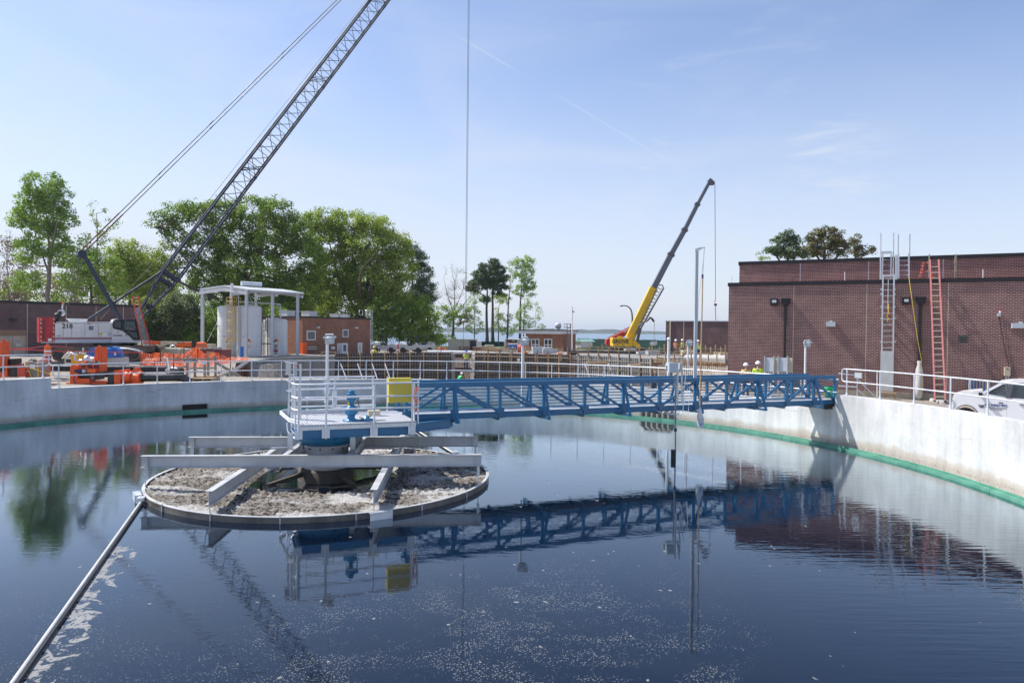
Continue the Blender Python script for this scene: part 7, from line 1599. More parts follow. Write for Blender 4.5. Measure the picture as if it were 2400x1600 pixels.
for k in range(11):
    x0 = 522 + k * 5.5; S_([(x0, 866 - k * .8 + 4 * (k % 2)), (x0 + 4.8, 866 - k * .8 + 4 * (k % 2)), (x0 + 4.8, 905), (x0, 905)], 42.6 + (k % 2) * .15, .1, 'sheet_pile', 'rust', t)
for a, b, mt_ in (((508, 850), (575, 890), 'timber_grey'), ((510, 872), (530, 893), 'timber_grey'), ((545, 871), (580, 847), 'tarp_grey')): MB().beam(P(*a, 40.8), P(*b, 41.2), .10, .16).build('raking_timber', M[mt_], t)
rs = random.Random(9)
for k in range(14): x = 548 + rs.uniform(0, 28); MB().path(pp([(x, 888), (x + rs.uniform(-5, 5), 872), (x + rs.uniform(-10, 8), 860 + rs.uniform(-10, 4))], 42.2), .018, 4).build('rebar', M['rust'], t)
for k, px in enumerate((540, 569)): MB().tube(P(px, 880, 41.5), P(px, 824 + k * 20, 41.5), .03).build('stake', M['rust'], t)
# ---------------------------------------------------------------- new tank walls under construction
def arc_faces(i0, i1):
    return [(WP[i], WP[i+1]) for i in range(i0, i1)]
ZTOP = 2.32
cw_ = thing('concrete_wall', 'new bare grey curved concrete wall behind the guardrail, left of the formwork', 'wall', WP[2], 0)
for a, b in arc_faces(0, 4):
    u = (b - a).normalized(); n_ = Vector((u.y, -u.x, 0)); L = (b - a).length; mb = MB()
    mb.obox(a + (b - a) / 2 - n_ * .18 + Vector((0, 0, -2.25)), u * (L/2 + .02), n_ * .18, Vector((0, 0, 2.2))); w_ = mb.build('wall_segment', M['conc_grey'], cw_)
    k = int(L / .75)
    for j in range(k): q = a + u * (j + .5) * L / k; mb = MB(); mb.obox(q + n_ * .004 + Vector((0, 0, -2.3)), u * .012, n_ * .006, Vector((0, 0, 2.2))); mb.build('form_seam', M['steel_dark'], w_)
MB().obox(WP[0] + Vector((-.35, 0, -2.3)), Vector((.35, 0, 0)), Vector((0, .25, 0)), Vector((0, 0, 2.2))).build('end_form', M['form_dark'], cw_)
# formwork panel prototype, 1.22 m wide: x along the wall, -y to the viewer
def form_panel(label, tall=4.4):
    t = thing('formwork_panel', label, 'formwork panel', (0, 0, 0), 0, 'steel and timber formwork panels round the pit')
    W_ = 1.2
    MB().box((-W_/2, 0, -tall), (W_/2, .05, 0)).build('face', M['form_dark'], t)
    for x in (-.36, -.12, .12, .36): MB().box((x - .025, -.09, -tall), (x + .025, -.002, -.04)).build('channel', M['form_steel'], t)
    MB().box((.53, -.16, -tall), (.64, -.04, .12)).build('timber_stud', M['timber'], t)
    mb = MB()
    for z in (-.30, -1.0, -1.75, -2.5): mb = MB(); mb.box((-W_/2, -.15, z - .04), (W_/2, -.095, z + .04)); mb.build('waler', M['timber_grey'] if z > -.5 else M['form_steel'], t)
    mb = MB()
    for x in (-.24, .02, .26):
        for z in (-.55, -1.35, -2.1): mb.box((x - .05, -.11, z - .025), (x + .05, -.095, z + .025))
    mb.build('clamps', M['conc_grey'], t); MB().box((-.45, -.3, -.04), (-.40, -.25, .32)).build('tie_rod', M['rust'], t)
    return t
proto = form_panel('dark formwork panel with a timber stud, part of the long curved run across the pit')
ang0 = None; cnt = 0
lab = 'dark formwork panel with a timber stud, part of the long curved run across the pit'
lab2 = 'pale ribbed formwork panel in the shorter run before the yellow crane'
def run(i0, i1, zt, label, skip=(), first=None):
    global cnt
    k = 0
    for a, b in arc_faces(i0, i1):
        u = (b - a).normalized(); L = (b - a).length; n = int(round(L / 1.2)); s = L / n
        for j in range(n):
            q = a + u * (j + .5) * s; px = proj((q.x, q.y, 2.2))[0]
            if any(x0 < px < x1 for x0, x1 in skip): continue
            T = Matrix.Translation((q.x, q.y, zt)) @ Matrix.Rotation(atan2(u.y, u.x), 4, 'Z')
            if first is not None: first.matrix_world = T; first = None
            else: dup(proto if label == lab else proto2, T, label)
run(4, 10, ZTOP, lab, skip=((1063, 1102),), first=proto)
proto2 = form_panel(lab2); [setattr(o.data.materials[0], 'name', o.data.materials[0].name) for o in proto2.children]
for o in proto2.children:
    if o.name.startswith('face'): o.data.materials[0] = M['steel_dark']
    if o.name.startswith('channel'): o.data.materials[0] = M['conc_cap']
    if o.name.startswith('timber'): o.data.materials[0] = M['timber_grey']
run(10, 12, ZTOP - .02, lab2, first=proto2)
# dark cage of rebar in the gap, and beyond the runs
def rebar(label, pxs, Y, y0, y1, dx=3.2, dy=3.2, r=.018):
    t = thing('rebar_cage', label, 'rebar cage', XY(pxs[0], Y, -2), 0, 'rebar cages'); mb = MB(); x = pxs[0]
    while x < pxs[1]: mb.tube(P(x, y1, Y), P(x, y0 - (x * 7 % 3), Y), r, n=4, caps=False); x += dx
    y = y0 + 3
    while y < y1: mb.tube(P(pxs[0], y, Y), P(pxs[1], y, Y), r, n=4, caps=False); y += dy
    mb.build('mesh', M['rust'], t, kind='stuff'); return t
mb = MB(); slab(mb, [(1062, 829), (1104, 829), (1104, 900), (1062, 900)], 61.6, .3); tag(mb.build('dark_form', M['form_dark']), 'dark recessed form behind the rebar where the vested worker stands', 'formwork')
mb = MB(); slab(mb, [(1059, 829), (1066, 829), (1066, 900), (1059, 900)], 60.7, .3); tag(mb.build('concrete_pier', M['conc_grey']), 'narrow concrete pier at the left side of the worker gap', 'pier')
rebar('rust red rebar mesh in the gap with the climbing worker', (1068, 1102), 61.0, 832, 895)
rebar('rebar grid between the two formwork runs', (1331, 1350), 58.0, 835, 890, 3.5, 5); rebar('dense upright rebar right of the pale formwork', (1531, 1600), 49.5, 845, 885, 2.4, 9); rebar('sparse upright rebar behind the white pole', (1600, 1700), 46.5, 852, 885, 4.5, 12)
# timber braces below the formwork
for i, (x0, x1) in enumerate(((798, 812), (838, 850), (872, 884), (902, 914), (1370, 1384), (1425, 1440), (1490, 1500))):
    mb = MB(); mb.beam(P(x0, 852, 55), P(x1, 888, 52), .06, .08); tag(mb.build('prop', M['alu']), 'raking steel prop holding up the formwork run', 'prop', 'raking props against the formwork')
# working decks, walers and timber rails beyond the formwork
def timber_rail(label, pts, posts, Y, hs=(0, 6), w=.09):
    t = thing('timber_rail', label, 'timber guardrail', P(*pts[0], Y), 0, 'raw timber guardrails round the site')
    for h in hs:
        for a, b in zip(pts[:-1], pts[1:]): MB().beam(P(a[0], a[1] + h, Y), P(b[0], b[1] + h, Y), .05, w).build('rail', M['timber'], t)
    for px, y0, y1 in posts: MB().beam(P(px, y1, Y), P(px, y0, Y), w, w, (0, 1, 0)).build('post', M['timber'], t)
timber_rail('raw timber guardrail on the middle formwork run', [(1105, 833), (1330, 838)], [(1105 + k * 30, 826, 846) for k in range(8)], 57.0, (0, 13))
timber_rail('highest raw timber guardrail before the yellow crane', [(1383, 812), (1560, 818)], [(1383 + k * 29, 806, 834) for k in range(7)], 66, (0, 7))
timber_rail('middle raw timber guardrail before the yellow crane', [(1330, 818), (1700, 829)], [(1330 + k * 24, 812, 848) for k in range(16)], 60, (0, 7), .07)
timber_rail('low raw timber guardrail above the rebar at the right', [(1540, 838), (1700, 852)], [(1540 + k * 20, 826, 870) for k in range(9)], 50, (0, 22), .08)
timber_rail('raw timber guardrail leading to the big brick building', [(1580, 816), (1703, 818)], [(1585 + k * 23, 808, 830) for k in range(6)], 64, (0, 6), .08)
timber_rail('pale timber guardrail far left of the little brick building', [(975, 812), (1048, 815)], [(975 + k * 14, 806, 822) for k in range(6)], 85, (0, 4), .08)
timber_rail('pale timber guardrail in front of the small brick building', [(1128, 815), (1320, 817)], [(1128 + k * 16, 811, 826) for k in range(13)], 82, (0, 4), .08)
timber_rail('short raw timber guardrail on top of the bare concrete wall', [(754, 825), (786, 825)], [(754, 824, 833), (786, 824, 833)], 53, (0,), .1)
# slabs and walkways
def slab_thing(name, label, pts, z0, z1, mat, cat):
    q = [PZ(px, py, z1) for px, py in pts]; mb = MB(); mb.prism([Vector((v.x, v.y, z0)) for v in q], (0, 0, z1 - z0)); return tag(mb.build(name, mat), label, cat)
slab_thing('concrete_slab', 'flat grey concrete slab behind the pale formwork run', [(1350, 831), (1530, 842), (1640, 834), (1500, 822), (1360, 823)], 1.7, 2.25, M['conc_grey'], 'slab')
slab_thing('concrete_slab', 'long pale concrete strip with dots below the distant brick block', [(1600, 838), (1700, 841), (1702, 832), (1610, 829)], 1.7, 2.35, M['conc_cap'], 'slab')
mb = MB(); mb.beam(P(1532, 845, 49.5), P(1700, 855, 47.8), .3, .28)
tag(mb.build('edge_form', M['timber']), 'long orange brown timber edge form running to the brick building', 'edge form')
for k in range(9): q = P(1534 + k * 19, 846 + k, 49.3 - k * .22); mb = MB(); mb.beam(q + Vector((0, -.1, -.15)), q + Vector((.12, -.15, .25)), .06, .06); tag(mb.build('kicker', M['cream']), 'short pale timber kicker nailed to the long edge form', 'kicker', 'pale kickers along the edge form')
for x0, x1, y0, y1, Y, l_ in ((1376, 1424, 848, 853, 53, 'left'), (1476, 1504, 854, 858, 50.5, 'right')): mb = MB(); slab(mb, [(x0, y0), (x1, y0), (x1, y1), (x0, y1)], Y, .8); tag(mb.build('scaffold_deck', M['timber']), f'short timber working deck hung on the pale formwork, the {l_} one', 'working deck')
mb = MB(); slab(mb, [(1212, 840), (1219, 840), (1218, 847), (1213, 847)], 56.6, .3); tag(mb.build('white_pail', M['white']), 'white pail hanging on the middle formwork run', 'pail')
mb = MB(); mb.tube(P(1330, 826, 66), P(1700, 833, 66), .22, n=12); tag(mb.build('black_pipe', M['pipe_black']), 'long black pipe lying behind the timber rails at the right', 'pipe')
mb = MB(); mb.tube(P(1000, 824, 66), P(1105, 825.5, 66), .16, n=10); tag(mb.build('white_pipe', M['white']), 'pale pipe lying on the ground behind the worker gap', 'pipe')
# containers, boxes, kit in the background
def blk(name, label, cat, px0, y0, px1, y1, Y, d, mat, group=None, roof=None, ribs=0, side=None):
    t = thing(name, label, cat, P((px0+px1)/2, y1, Y), 0, group); mb = MB(); slab(mb, [(px0, y0), (px1, y0), (px1, y1), (px0, y1)], Y, d); mb.build('body', M[mat], t)
    for k in range(ribs): x = px0 + (px1 - px0) * (k + .5) / ribs; mb = MB(); slab(mb, [(x - .25, y0 + .8), (x + .25, y0 + .8), (x + .25, y1 - .5), (x - .25, y1 - .5)], Y - .03, .028); mb.build('rib', M[mat], t)
    if roof: mb = MB(); slab(mb, [(px0 - .7, y0 - roof[1]), (px1 + .7, y0 - roof[1]), (px1 + .7, y0 - .1), (px0 - .7, y0 - .1)], Y - .1, d + .2); mb.build('lid', M[roof[0]], t)
    if side:
        for (a, b, c, d_, mt_) in side: mb = MB(); slab(mb, [(a, b), (c, b), (c, d_), (a, d_)], Y - .035, .033); mb.build('door', M[mt_], t)
    return t
blk('shipping_container', 'cream shipping container with one end door open at the river side', 'container', 1050, 796, 1117, 823.5, 93, 2.4, 'cream', None, ('cream', 1.0), 14, [(1101, 798, 1116, 823, 'ink')])
blk('timber_crate', 'brown board crate in front of the shipping container', 'crate', 1075, 812, 1101, 823, 90.5, 1.2, 'board_brown', 'brown crates', None, 0, [(1080, 814, 1085, 816, 'cream'), (1089, 817, 1090, 821, 'ink')])
blk('timber_crate', 'low wide brown crate right of the shipping container', 'crate', 1108, 813.5, 1141, 824, 89.5, 1.6, 'board_brown', 'brown crates', ('timber_grey', .8))
blk('chemical_toilet', 'blue site cabin with a white sloped roof before the brown shed', 'portable cabin', 1191, 807, 1212, 821, 86, 1.3, 'blue_bin', None, ('white', 2.0), 0, [(1200, 812, 1203, 816, 'white')])
blk('white_trailer', 'small white trailer box right of the shipping container', 'trailer', 1117, 799, 1127, 812, 96, 2, 'white', None, None)
blk('material_bundle', 'long low white wrapped bundle in front of the blue site cabin', 'bundle', 1178, 820.5, 1211, 824, 84, 1, 'tarp_grey')
blk('gas_tank', 'pale grey round tank between the green screen and the brown shed', 'tank', 1181, 800, 1186, 811, 98, 1, 'tarp_grey')
# assorted clutter, one object each
rs = random.Random(21)
items = [('bucket', 'orange bucket', 'orange_plastic'), ('plank_stack', 'stack of raw planks', 'timber'), ('tool_box', 'grey tool box', 'grey_box'), ('timber_block', 'pale timber block', 'cream'), ('red_drum', 'red drum', 'red')]
spots = ['beside the shipping container', 'before the green screen', 'left of the blue cabin', 'right of the blue cabin', 'before the small brick building', 'behind the middle formwork', 'before the dark brick block', 'by the yellow crane wheels', 'near the parked carts', 'behind the long black pipe']
spx = [(1030, 1048), (1128, 1150), (1150, 1188), (1214, 1222), (1240, 1320), (1225, 1330), (1580, 1700), (1360, 1400), (930, 975), (1420, 1560)]
for k in range(46):
    it = items[k % 5]; sp_ = (k * 7) % 10; px = rs.uniform(*spx[sp_]); Y = {0: 88, 1: 92, 2: 86, 3: 85, 4: 80, 5: 63, 6: 63, 7: 70, 8: 80, 9: 64}[sp_] + rs.uniform(-2, 3)
    g = gz(px, Y) if Y < 100 else 1.6; q = XY(px, Y, 1.7); q.z = ground_z(q.x, q.y); mb = MB()
    if it[0] in ('bucket', 'red_drum'): h_ = .45 if it[0] == 'bucket' else .9; mb.lathe(q, [(.001, 0), (.2, 0), (.24, h_), (.001, h_)], 12)
    elif it[0] == 'plank_stack':
        for j in range(4): mb.obox(q + Vector((rs.uniform(-.1, .1), 0, .08 + j * .09)), Vector((rs.uniform(.8, 1.5), rs.uniform(-.2, .2), 0)), Vector((0, .14, 0)), Vector((0, 0, .04)))
    else: s_ = rs.uniform(.15, .4); mb.obox(q + Vector((0, 0, s_)), Vector((s_ * 1.4, .1, 0)), Vector((-.05, s_, 0)), Vector((0, 0, s_))); mb.obox(q + Vector((0, 0, 2 * s_ + .02)), Vector((s_ * 1.45, .1, 0)), Vector((-.05, s_ * 1.05, 0)), Vector((0, 0, .03)))
    tag(mb.build(it[0], M[it[2]]), f'{it[1]} lying {spots[sp_]}' if it[0] == 'plank_stack' else f'small {it[1]} standing {spots[sp_]}', it[1].split()[-1], 'loose site material')
# utility carts
def cart(label, px, Y, s=1.0, flip=1):
    t = thing('utility_cart', label, 'utility cart', XY(px, Y, 1.7), 0, 'parked utility carts'); b = XY(px, Y, 1.7); b.z = gz(px, Y)
    def V(x, y, z): return b + Vector((x * flip, y, z))
    MB().prism([V(-1.3, 0, .35), V(1.2, 0, .35), V(1.35, 0, .6), V(1.2, 0, .85), V(.6, 0, .95), V(.5, 0, .75), V(-.3, 0, .75), V(-.35, 0, .95), V(-1.35, 0, .95)], (0, 1.35, 0)).build('body', M['tarp_grey'], t)
    for x in (-.85, .85):
        for y in (-.05, 1.2): MB().tube(V(x, y, .3), V(x, y + .22, .3), .3, n=14).build('wheel', M['rubber_grey'], t)
    MB().prism([V(-.4, -.05, 1.78), V(.55, -.05, 1.78), V(.5, -.05, 1.86), V(-.35, -.05, 1.86)], (0, 1.45, 0)).build('roof', M['black'], t)
    for y in (.03, 1.3):
        MB().path([V(-.35, y, .9), V(-.35, y, 1.8)], .03, 5).build('roll_bar', M['black'], t); MB().path([V(1.0, y, .9), V(.5, y, 1.8)], .03, 5).build('roll_bar', M['black'], t); MB().path([V(-1.3, y, .95), V(-1.3, y, 1.15), V(-.4, y, 1.15)], .025, 5).build('bed_rail', M['alu'], t)
    MB().obox(V(-.05, .65, .95), Vector((.22, 0, 0)), Vector((0, .5, 0)), Vector((0, 0, .12))).build('seat', M['black'], t)
cart('dark roofed utility cart parked left of the two carts behind the formwork', 898, 74); cart('open dark utility cart with roll cage parked in the middle behind the formwork', 962, 76); cart('utility cart with a pale bed parked right behind the formwork', 990, 79, flip=-1)
blk('flat_trailer', 'pale flat trailer between the parked utility carts', 'trailer', 925, 819, 955, 822, 78, 1.4, 'white')
# street lamp
t = thing('street_lamp', 'curved neck street lamp standing behind the yellow telescopic crane', 'street lamp', XY(1482, 92, 1.6))
pts = [(1482, 815), (1482, 745), (1481, 733), (1478, 724), (1472, 718), (1464, 716), (1457, 716)]; MB().path(pp(pts, 92), [.12, .11, .10, .09, .08, .07, .06], 8).build('pole', M['steel_dark'], t); MB().obox(P(1456.5, 717, 92), Vector((.16, 0, 0)), Vector((0, .14, 0)), Vector((0, 0, .07))).build('lamp_head', M['black'], t)
# ---------------------------------------------------------------- yellow telescopic crane
YG = 82.0
gc = thing('telescopic_crane', 'yellow telescopic truck crane with its long grey boom raised up to the right', 'crane', XY(1470, YG, 1.7))
o = MB(); slab(o, [(1437, 791), (1483, 792), (1483, 812), (1437, 811)], YG, 2.6); cwt = o.build('counterweight', M['yellow'], gc)
text('maker_lettering', 'GROVE', M['ink'], face_M(P(1453.5, 800.5, YG - .02), (1, 0, 0)), .62, cwt, bold=.02)
for px in (1447.5, 1460): mb = MB(); q = P(px, 807, YG); mb.tube(q + Vector((0, -.03, 0)), q, .07, n=10); mb.build('bolt', M['ink'], cwt)
mb = MB(); slab(mb, [(1447, 791), (1447, 787), (1458, 787), (1458, 791)], YG + .4, .1); mb.build('winch_guard', M['yellow'], gc)
def gbeam(nm, a, b, w0, w1, mat, Yo=1.0, d=.7):
    A_, B_ = P(*a, YG + Yo), P(*b, YG + Yo); dd = (B_ - A_).normalized(); n_ = Vector((dd.z, 0, -dd.x)).normalized(); mb = MB()
    mb.prism([A_ - n_ * w0, A_ + n_ * w0, B_ + n_ * w1, B_ - n_ * w1], (0, d, 0)); return mb.build(nm, M[mat], gc)
gbeam('boom_base', (1478, 792), (1532, 677), .52, .45, 'yellow', .8, .9)
bpts = [(1532, 677), (1574, 596), (1606, 538), (1636, 478), (1665, 424)]; ws = [.33, .28, .23, .18]
for i in range(4):
    gbeam('boom_section', bpts[i], bpts[i+1], ws[i], ws[i] * .98, 'tarp_grey' if i == 9 else 'grey_boom', .9 + i * .03, .7 - i * .06); a = bpts[i]
    c = P(a[0], a[1], YG + .9); dd = (P(*bpts[i+1], YG + .9) - c).normalized(); MB().obox(c + Vector((0, .3, 0)), dd * .12, Vector((0, .48 - i * .05, 0)), Vector((dd.z, 0, -dd.x)) * (ws[i] + .14)).build('boom_collar', M['steel_dark'] if i else M['yellow'], gc)
mb = MB(); slab(mb, [(1661, 422), (1665, 417), (1670, 421), (1676, 427), (1675, 432), (1669, 432), (1665, 430)], YG + .8, .7); mb.build('boom_head', M['steel_dark'], gc)
mb = MB(); mb.tube(P(1675.5, 431, YG + 1), P(1677, 702, YG + 1), .035, n=5); mb.build('hoist_rope', M['steel_dark'], gc)
# swing away lattice jib stowed along the boom
A_ = [P(1488, 783, YG + .6), P(1497, 780, YG + .6)]; B_ = [P(1543, 668, YG + .6), P(1556, 676, YG + .6)]; mb = MB()
for k in range(2):
    for dy in (0, .5): mb.tube(A_[k] + Vector((0, dy, 0)), B_[k] + Vector((0, dy, 0)), .05, n=5)
for k in range(14): mb.tube(A_[0].lerp(B_[0], k / 14), A_[1].lerp(B_[1], (k + 1) / 14), .03, n=4); mb.tube(A_[1].lerp(B_[1], k / 14), A_[0].lerp(B_[0], (k + .6) / 14), .03, n=4)
mb.path([B_[0], P(1552, 668, YG + .6), B_[1]], .07, 5); mb.build('stowed_jib', M['steel_dark'], gc)
MB().path(pp([(1515, 753), (1524, 744), (1529, 748), (1533, 754)], YG + .4), [.12, .16, .16, .12], 6).build('jib_arm', M['steel_dark'], gc); MB().path(pp([(1495, 765), (1505, 757), (1515, 753)], YG + .4), .08, 5).build('jib_arm', M['steel_dark'], gc)
gbeam('lift_cylinder', (1494, 800), (1501, 770), .16, .16, 'steel_dark', .4, .3)
mb = MB(); slab(mb, [(1484, 797), (1490, 798), (1504, 815), (1492, 815), (1484, 808)], YG - .1, .8); mb.build('mast_foot', M['yellow'], gc)
mb = MB(); slab(mb, [(1434, 816), (1532, 818), (1534, 826), (1434, 825)], YG + .1, 2.4); mb.build('carrier_deck', M['black'], gc)
for px in (1447, 1462, 1497, 1512, 1527): q = P(px, 828, YG); MB().tube(q, q + Vector((0, .4, 0)), .52, n=16).build('wheel', M['rubber_grey'], gc); MB().tube(q - Vector((0, .03, 0)), q, .25, n=12).build('hub', M['yellow'], gc)
bg_ = thing('white_bag', 'white lifting bag hanging on a line from the small jib arm', 'bag', P(1532, 805, YG)); MB().sphere(P(1530, 805, YG + .4), .34, 12, (1.2, .8, .8)).build('body', M['white'], bg_); MB().obox(P(1537, 804, YG + .4), Vector((.12, 0, .1)), Vector((0, .1, 0)), Vector((-.05, 0, .2))).build('flap', M['white'], bg_)
MB().tube(P(1533.5, 754, YG + .4), P(1533, 800, YG + .4), .03, n=4).build('line', M['cream'], bg_)
rc = thing('red_crane', 'red crane with a folded boom standing behind the yellow telescopic crane', 'crane', XY(1440, 87, 1.6))
mb = MB(); mb.prism(pp([(1422, 796), (1436, 789), (1470, 772), (1483, 764), (1484, 772), (1462, 789), (1440, 800), (1440, 812), (1424, 810), (1421, 805)], 86), (0, 1.6, 0)); mb.build('body', M['red'], rc)
MB().tube(P(1424, 792, 86), P(1483, 762, 86), .05, n=5).build('rope', M['steel_dark'], rc)
text('boom_lettering', 'MANITEX', M['white'], face_M(P(1474, 772.5, 85.97), Vector((1, 0, .52)), Vector((-.52, 0, 1))), .34, rc, bold=.01)
# second line of the big crane: hook and timber hanging before the brick block
lk_ = thing('load_hook', 'small dark hook with a wooden rod hanging on the yellow crane line', 'hook', P(1677, 715, YG + 1))
MB().obox(P(1677, 714, YG + 1), Vector((.13, 0, 0)), Vector((0, .13, 0)), Vector((0, 0, .14))).build('block', M['navy'], lk_); MB().tube(P(1676.5, 718, YG + 1), P(1679, 800, YG + 1), .055, n=6).build('rod', M['timber'], lk_); MB().tube(P(1677, 702, YG + 1), P(1675, 709, YG + 1), .05, n=5).build('swivel', M['red'], lk_)
# ---------------------------------------------------------------- people
def skinned(name, verts, edges, rad, mat, parent, sub=2, **tags):
    me = bpy.data.meshes.new(name + '_s'); me.from_pydata([tuple(v) for v in verts], edges, []); o = bpy.data.objects.new(name + '_s', me); C.objects.link(o)
    sk = o.modifiers.new('skin', 'SKIN'); sk.use_smooth_shade = True
    if not me.skin_vertices: me.skin_vertices.new()
    for i, r in enumerate(rad):
        s = me.skin_vertices[0].data[i]; s.radius = (r, r) if not isinstance(r, tuple) else r; s.use_root = (i == 0)
    ss = o.modifiers.new('sub', 'SUBSURF'); ss.levels = ss.render_levels = sub
    dg = bpy.context.evaluated_depsgraph_get(); dg.update(); m2 = bpy.data.meshes.new_from_object(o.evaluated_get(dg)); bpy.data.objects.remove(o)
    m2.materials.clear(); m2.materials.append(mat)
    for p_ in m2.polygons: p_.use_smooth = True
    ob = bpy.data.objects.new(name, m2); C.objects.link(ob); ob.parent = parent; WM[ob.name] = WM[parent.name]
    for k, v in tags.items(): ob[k] = v
    return ob
def person(label, base, yaw, H=1.75, top='hivis', legs='jeans', hat='helmet', pose='stand', arms='down', under='shirt', group=None):
    t = thing('person', label, 'person', base, yaw, group); k = H / 1.75        # local: faces -y
    hz, cz, nz = .93, 1.30, 1.47; lean = 0
    if pose == 'crouch': hz, cz, nz, lean = .50, .83, .98, -.18
    if pose == 'bend': hz, cz, nz, lean = .88, 1.12, 1.20, -.42
    hip, ch, nk = (0, 0, hz), (0, lean * .7, cz), (0, lean, nz); hd = (0, lean - .03, nz + .19)
    V = [hip, (0, lean * .35, (hz + cz) / 2), ch, nk, hd]; R = [(.15, .11), (.14, .10), (.17, .11), .055, (.085, .10)]; E = [(0, 1), (1, 2), (2, 3), (3, 4)]
    LL = []
    for s in (-1, 1):
        n = len(V)
        if pose == 'crouch': kn, an, ft = (s * .14, -.34, .48), (s * .13, -.08, .08), (s * .13, -.22, .03)
        else: kn, an, ft = (s * .10, -.03, .50), (s * .11, .02, .08), (s * .12, -.14, .04)
        V += [(s * .09, 0, hz - .06), kn, an, ft]; R += [.085, .06, .042, .04]; E += [(0, n), (n, n+1), (n+1, n+2), (n+2, n+3)]; LL.append((n, n+1, n+2, n+3))
        m_ = len(V); sh = (s * .20, ch[1], cz + .10)
        if arms == 'fwd': el, wr = (s * .26, ch[1] - .16, cz - .10), (s * .18, ch[1] - .40, cz + .02)
        elif arms == 'up': el, wr = (s * .27, ch[1] - .20, cz + .06), (s * .24, ch[1] - .34, cz + .28)
        elif arms == 'hips': el, wr = (s * .34, ch[1] + .04, cz - .16), (s * .18, ch[1] - .12, cz - .30)
        else: el, wr = (s * .26, ch[1] + .02, cz - .18), (s * .27, ch[1] - .06, cz - .42)
        hn = tuple(wr[i] + (wr[i] - el[i]) * .32 for i in range(3)); V += [sh, el, wr, hn]; R += [.058, .044, .030, (.034, .018)]; E += [(2, m_), (m_, m_+1), (m_+1, m_+2), (m_+2, m_+3)]; LL.append((m_, m_+1, m_+2, m_+3))
        d = Vector(hn) - Vector(wr); d.normalize()
        for f in range(5):
            q = Vector(hn) + Vector(((f - 2) * .016 * (1 if f else 1.6), 0, 0)); V.append(tuple(q + d * (.075 if f else .035))); R.append(.008); E.append((m_ + 3, len(V) - 1))
    V = [tuple(c * k for c in v) for v in V]; R = [tuple(c * k for c in r) if isinstance(r, tuple) else r * k for r in R]
    skinned('body', V, E, R, M['skin'], t)
    # clothing shells: top with sleeves, trousers, boots
    i0 = [0, 1, 2]; vs = [V[0], V[1], V[2], tuple((Vector(V[2]) * .5 + Vector(V[3]) * .5))]; rs_ = [(.165*k, .125*k), (.16*k, .12*k), (.19*k, .13*k), .09*k]; es = [(0, 1), (1, 2), (2, 3)]
    for L_ in (LL[1], LL[3]): n = len(vs); vs += [V[L_[0]], tuple(Vector(V[L_[0]]).lerp(Vector(V[L_[1]]), .8))]; rs_ += [.075 * k, .06 * k]; es += [(2, n), (n, n+1)]
    skinned('vest', vs, es, rs_, M[top], t, 1)
    vs = [V[0]]; rs_ = [(.16*k, .12*k)]; es = []
    for L_ in (LL[0], LL[2]): n = len(vs); vs += [V[L_[0]], V[L_[1]], V[L_[2]]]; rs_ += [.10 * k, .075 * k, .06 * k]; es += [(0, n), (n, n+1), (n+1, n+2)]
    skinned('trousers', vs, es, rs_, M[legs], t, 1)
    T = WM[t.name]
    for L_ in (LL[0], LL[2]): a, f = Vector(V[L_[2]]), Vector(V[L_[3]]); MB().path([T @ a, T @ (a + Vector((0, .03, -.04))), T @ f, T @ (f + Vector((0, -.06, 0)))], [.055, .06, .05, .035], 8).build('boot', M['black'], t)
    h = Vector(V[4]) + Vector((0, 0, .03 * k))
    MB().lathe(T @ h, [(.155, .0), (.135, .02), (.13, .06), (.10, .115), (.05, .14), (.001, .145)], 18).build('hard_hat', M[hat], t)
    for z in (-.02,): 
        if top.startswith('hivis'):
            c = Vector(V[1]); pts = [T @ (c + Vector((cos(a) * .172 * k, sin(a) * .128 * k, 0))) for a in [2 * pi * i / 12 for i in range(12)]]; MB().path(pts, .016, 4, closed=True).build('reflective_band', M['grey_box'], t)
    return t
def gnd(px, Y, dz=0): q = XY(px, Y, 1.5); return Vector((q.x, q.y, ground_z(q.x, q.y) + dz))
person('person in a yellow orange vest, left of the two behind the bridge', gnd(1748, 36.8), radians(175), 1.66, 'vest_yo', 'jeans', 'helmet', arms='hips')
person('person in a lime vest and white hard hat, right of the two behind the bridge', gnd(1776, 36.2), radians(160), 1.76, 'hivis', 'jeans', 'helmet')
person('person in orange standing in front of the small brick building', gnd(1228, 84), radians(200), 1.78, 'hivis_orange', 'hivis_orange', 'helmet')
q = XY(1092, 60.35, 1.0); q.z = P(1092, 823, 60.35).z - 1.72; person('person in a lime jacket and blue hard hat climbing the rebar gap in the formwork', q, radians(180), 1.75, 'hivis', 'jeans', 'helmet_b', arms='fwd')
q = XY(1073, 59.6, 1.0); q.z = P(1068, 877, 59.6).z - 1.38; person('person in a green jacket bending at the foot of the rebar gap', q, radians(130), 1.75, 'green_bin', 'jeans', 'helmet', pose='bend', arms='fwd')
mb = MB(); q2 = q.copy(); mb.obox(q2 + Vector((.6, .2, -.06)), Vector((1.3, 0, 0)), Vector((0, .5, 0)), Vector((0, 0, .05))); mb.obox(q2 + Vector((1.1, .0, .55)), Vector((.85, 0, 0)), Vector((0, .03, 0)), Vector((0, 0, .16))); tag(mb.build('timber_stage', M['timber']), 'raw timber staging under the bending worker in the gap', 'staging')
person('crouching person in a lime vest and yellow hard hat on top of the left formwork', gnd(874, 61.5, -.35), radians(150), 1.75, 'hivis', 'jeans', 'helmet_y', pose='crouch', arms='fwd')
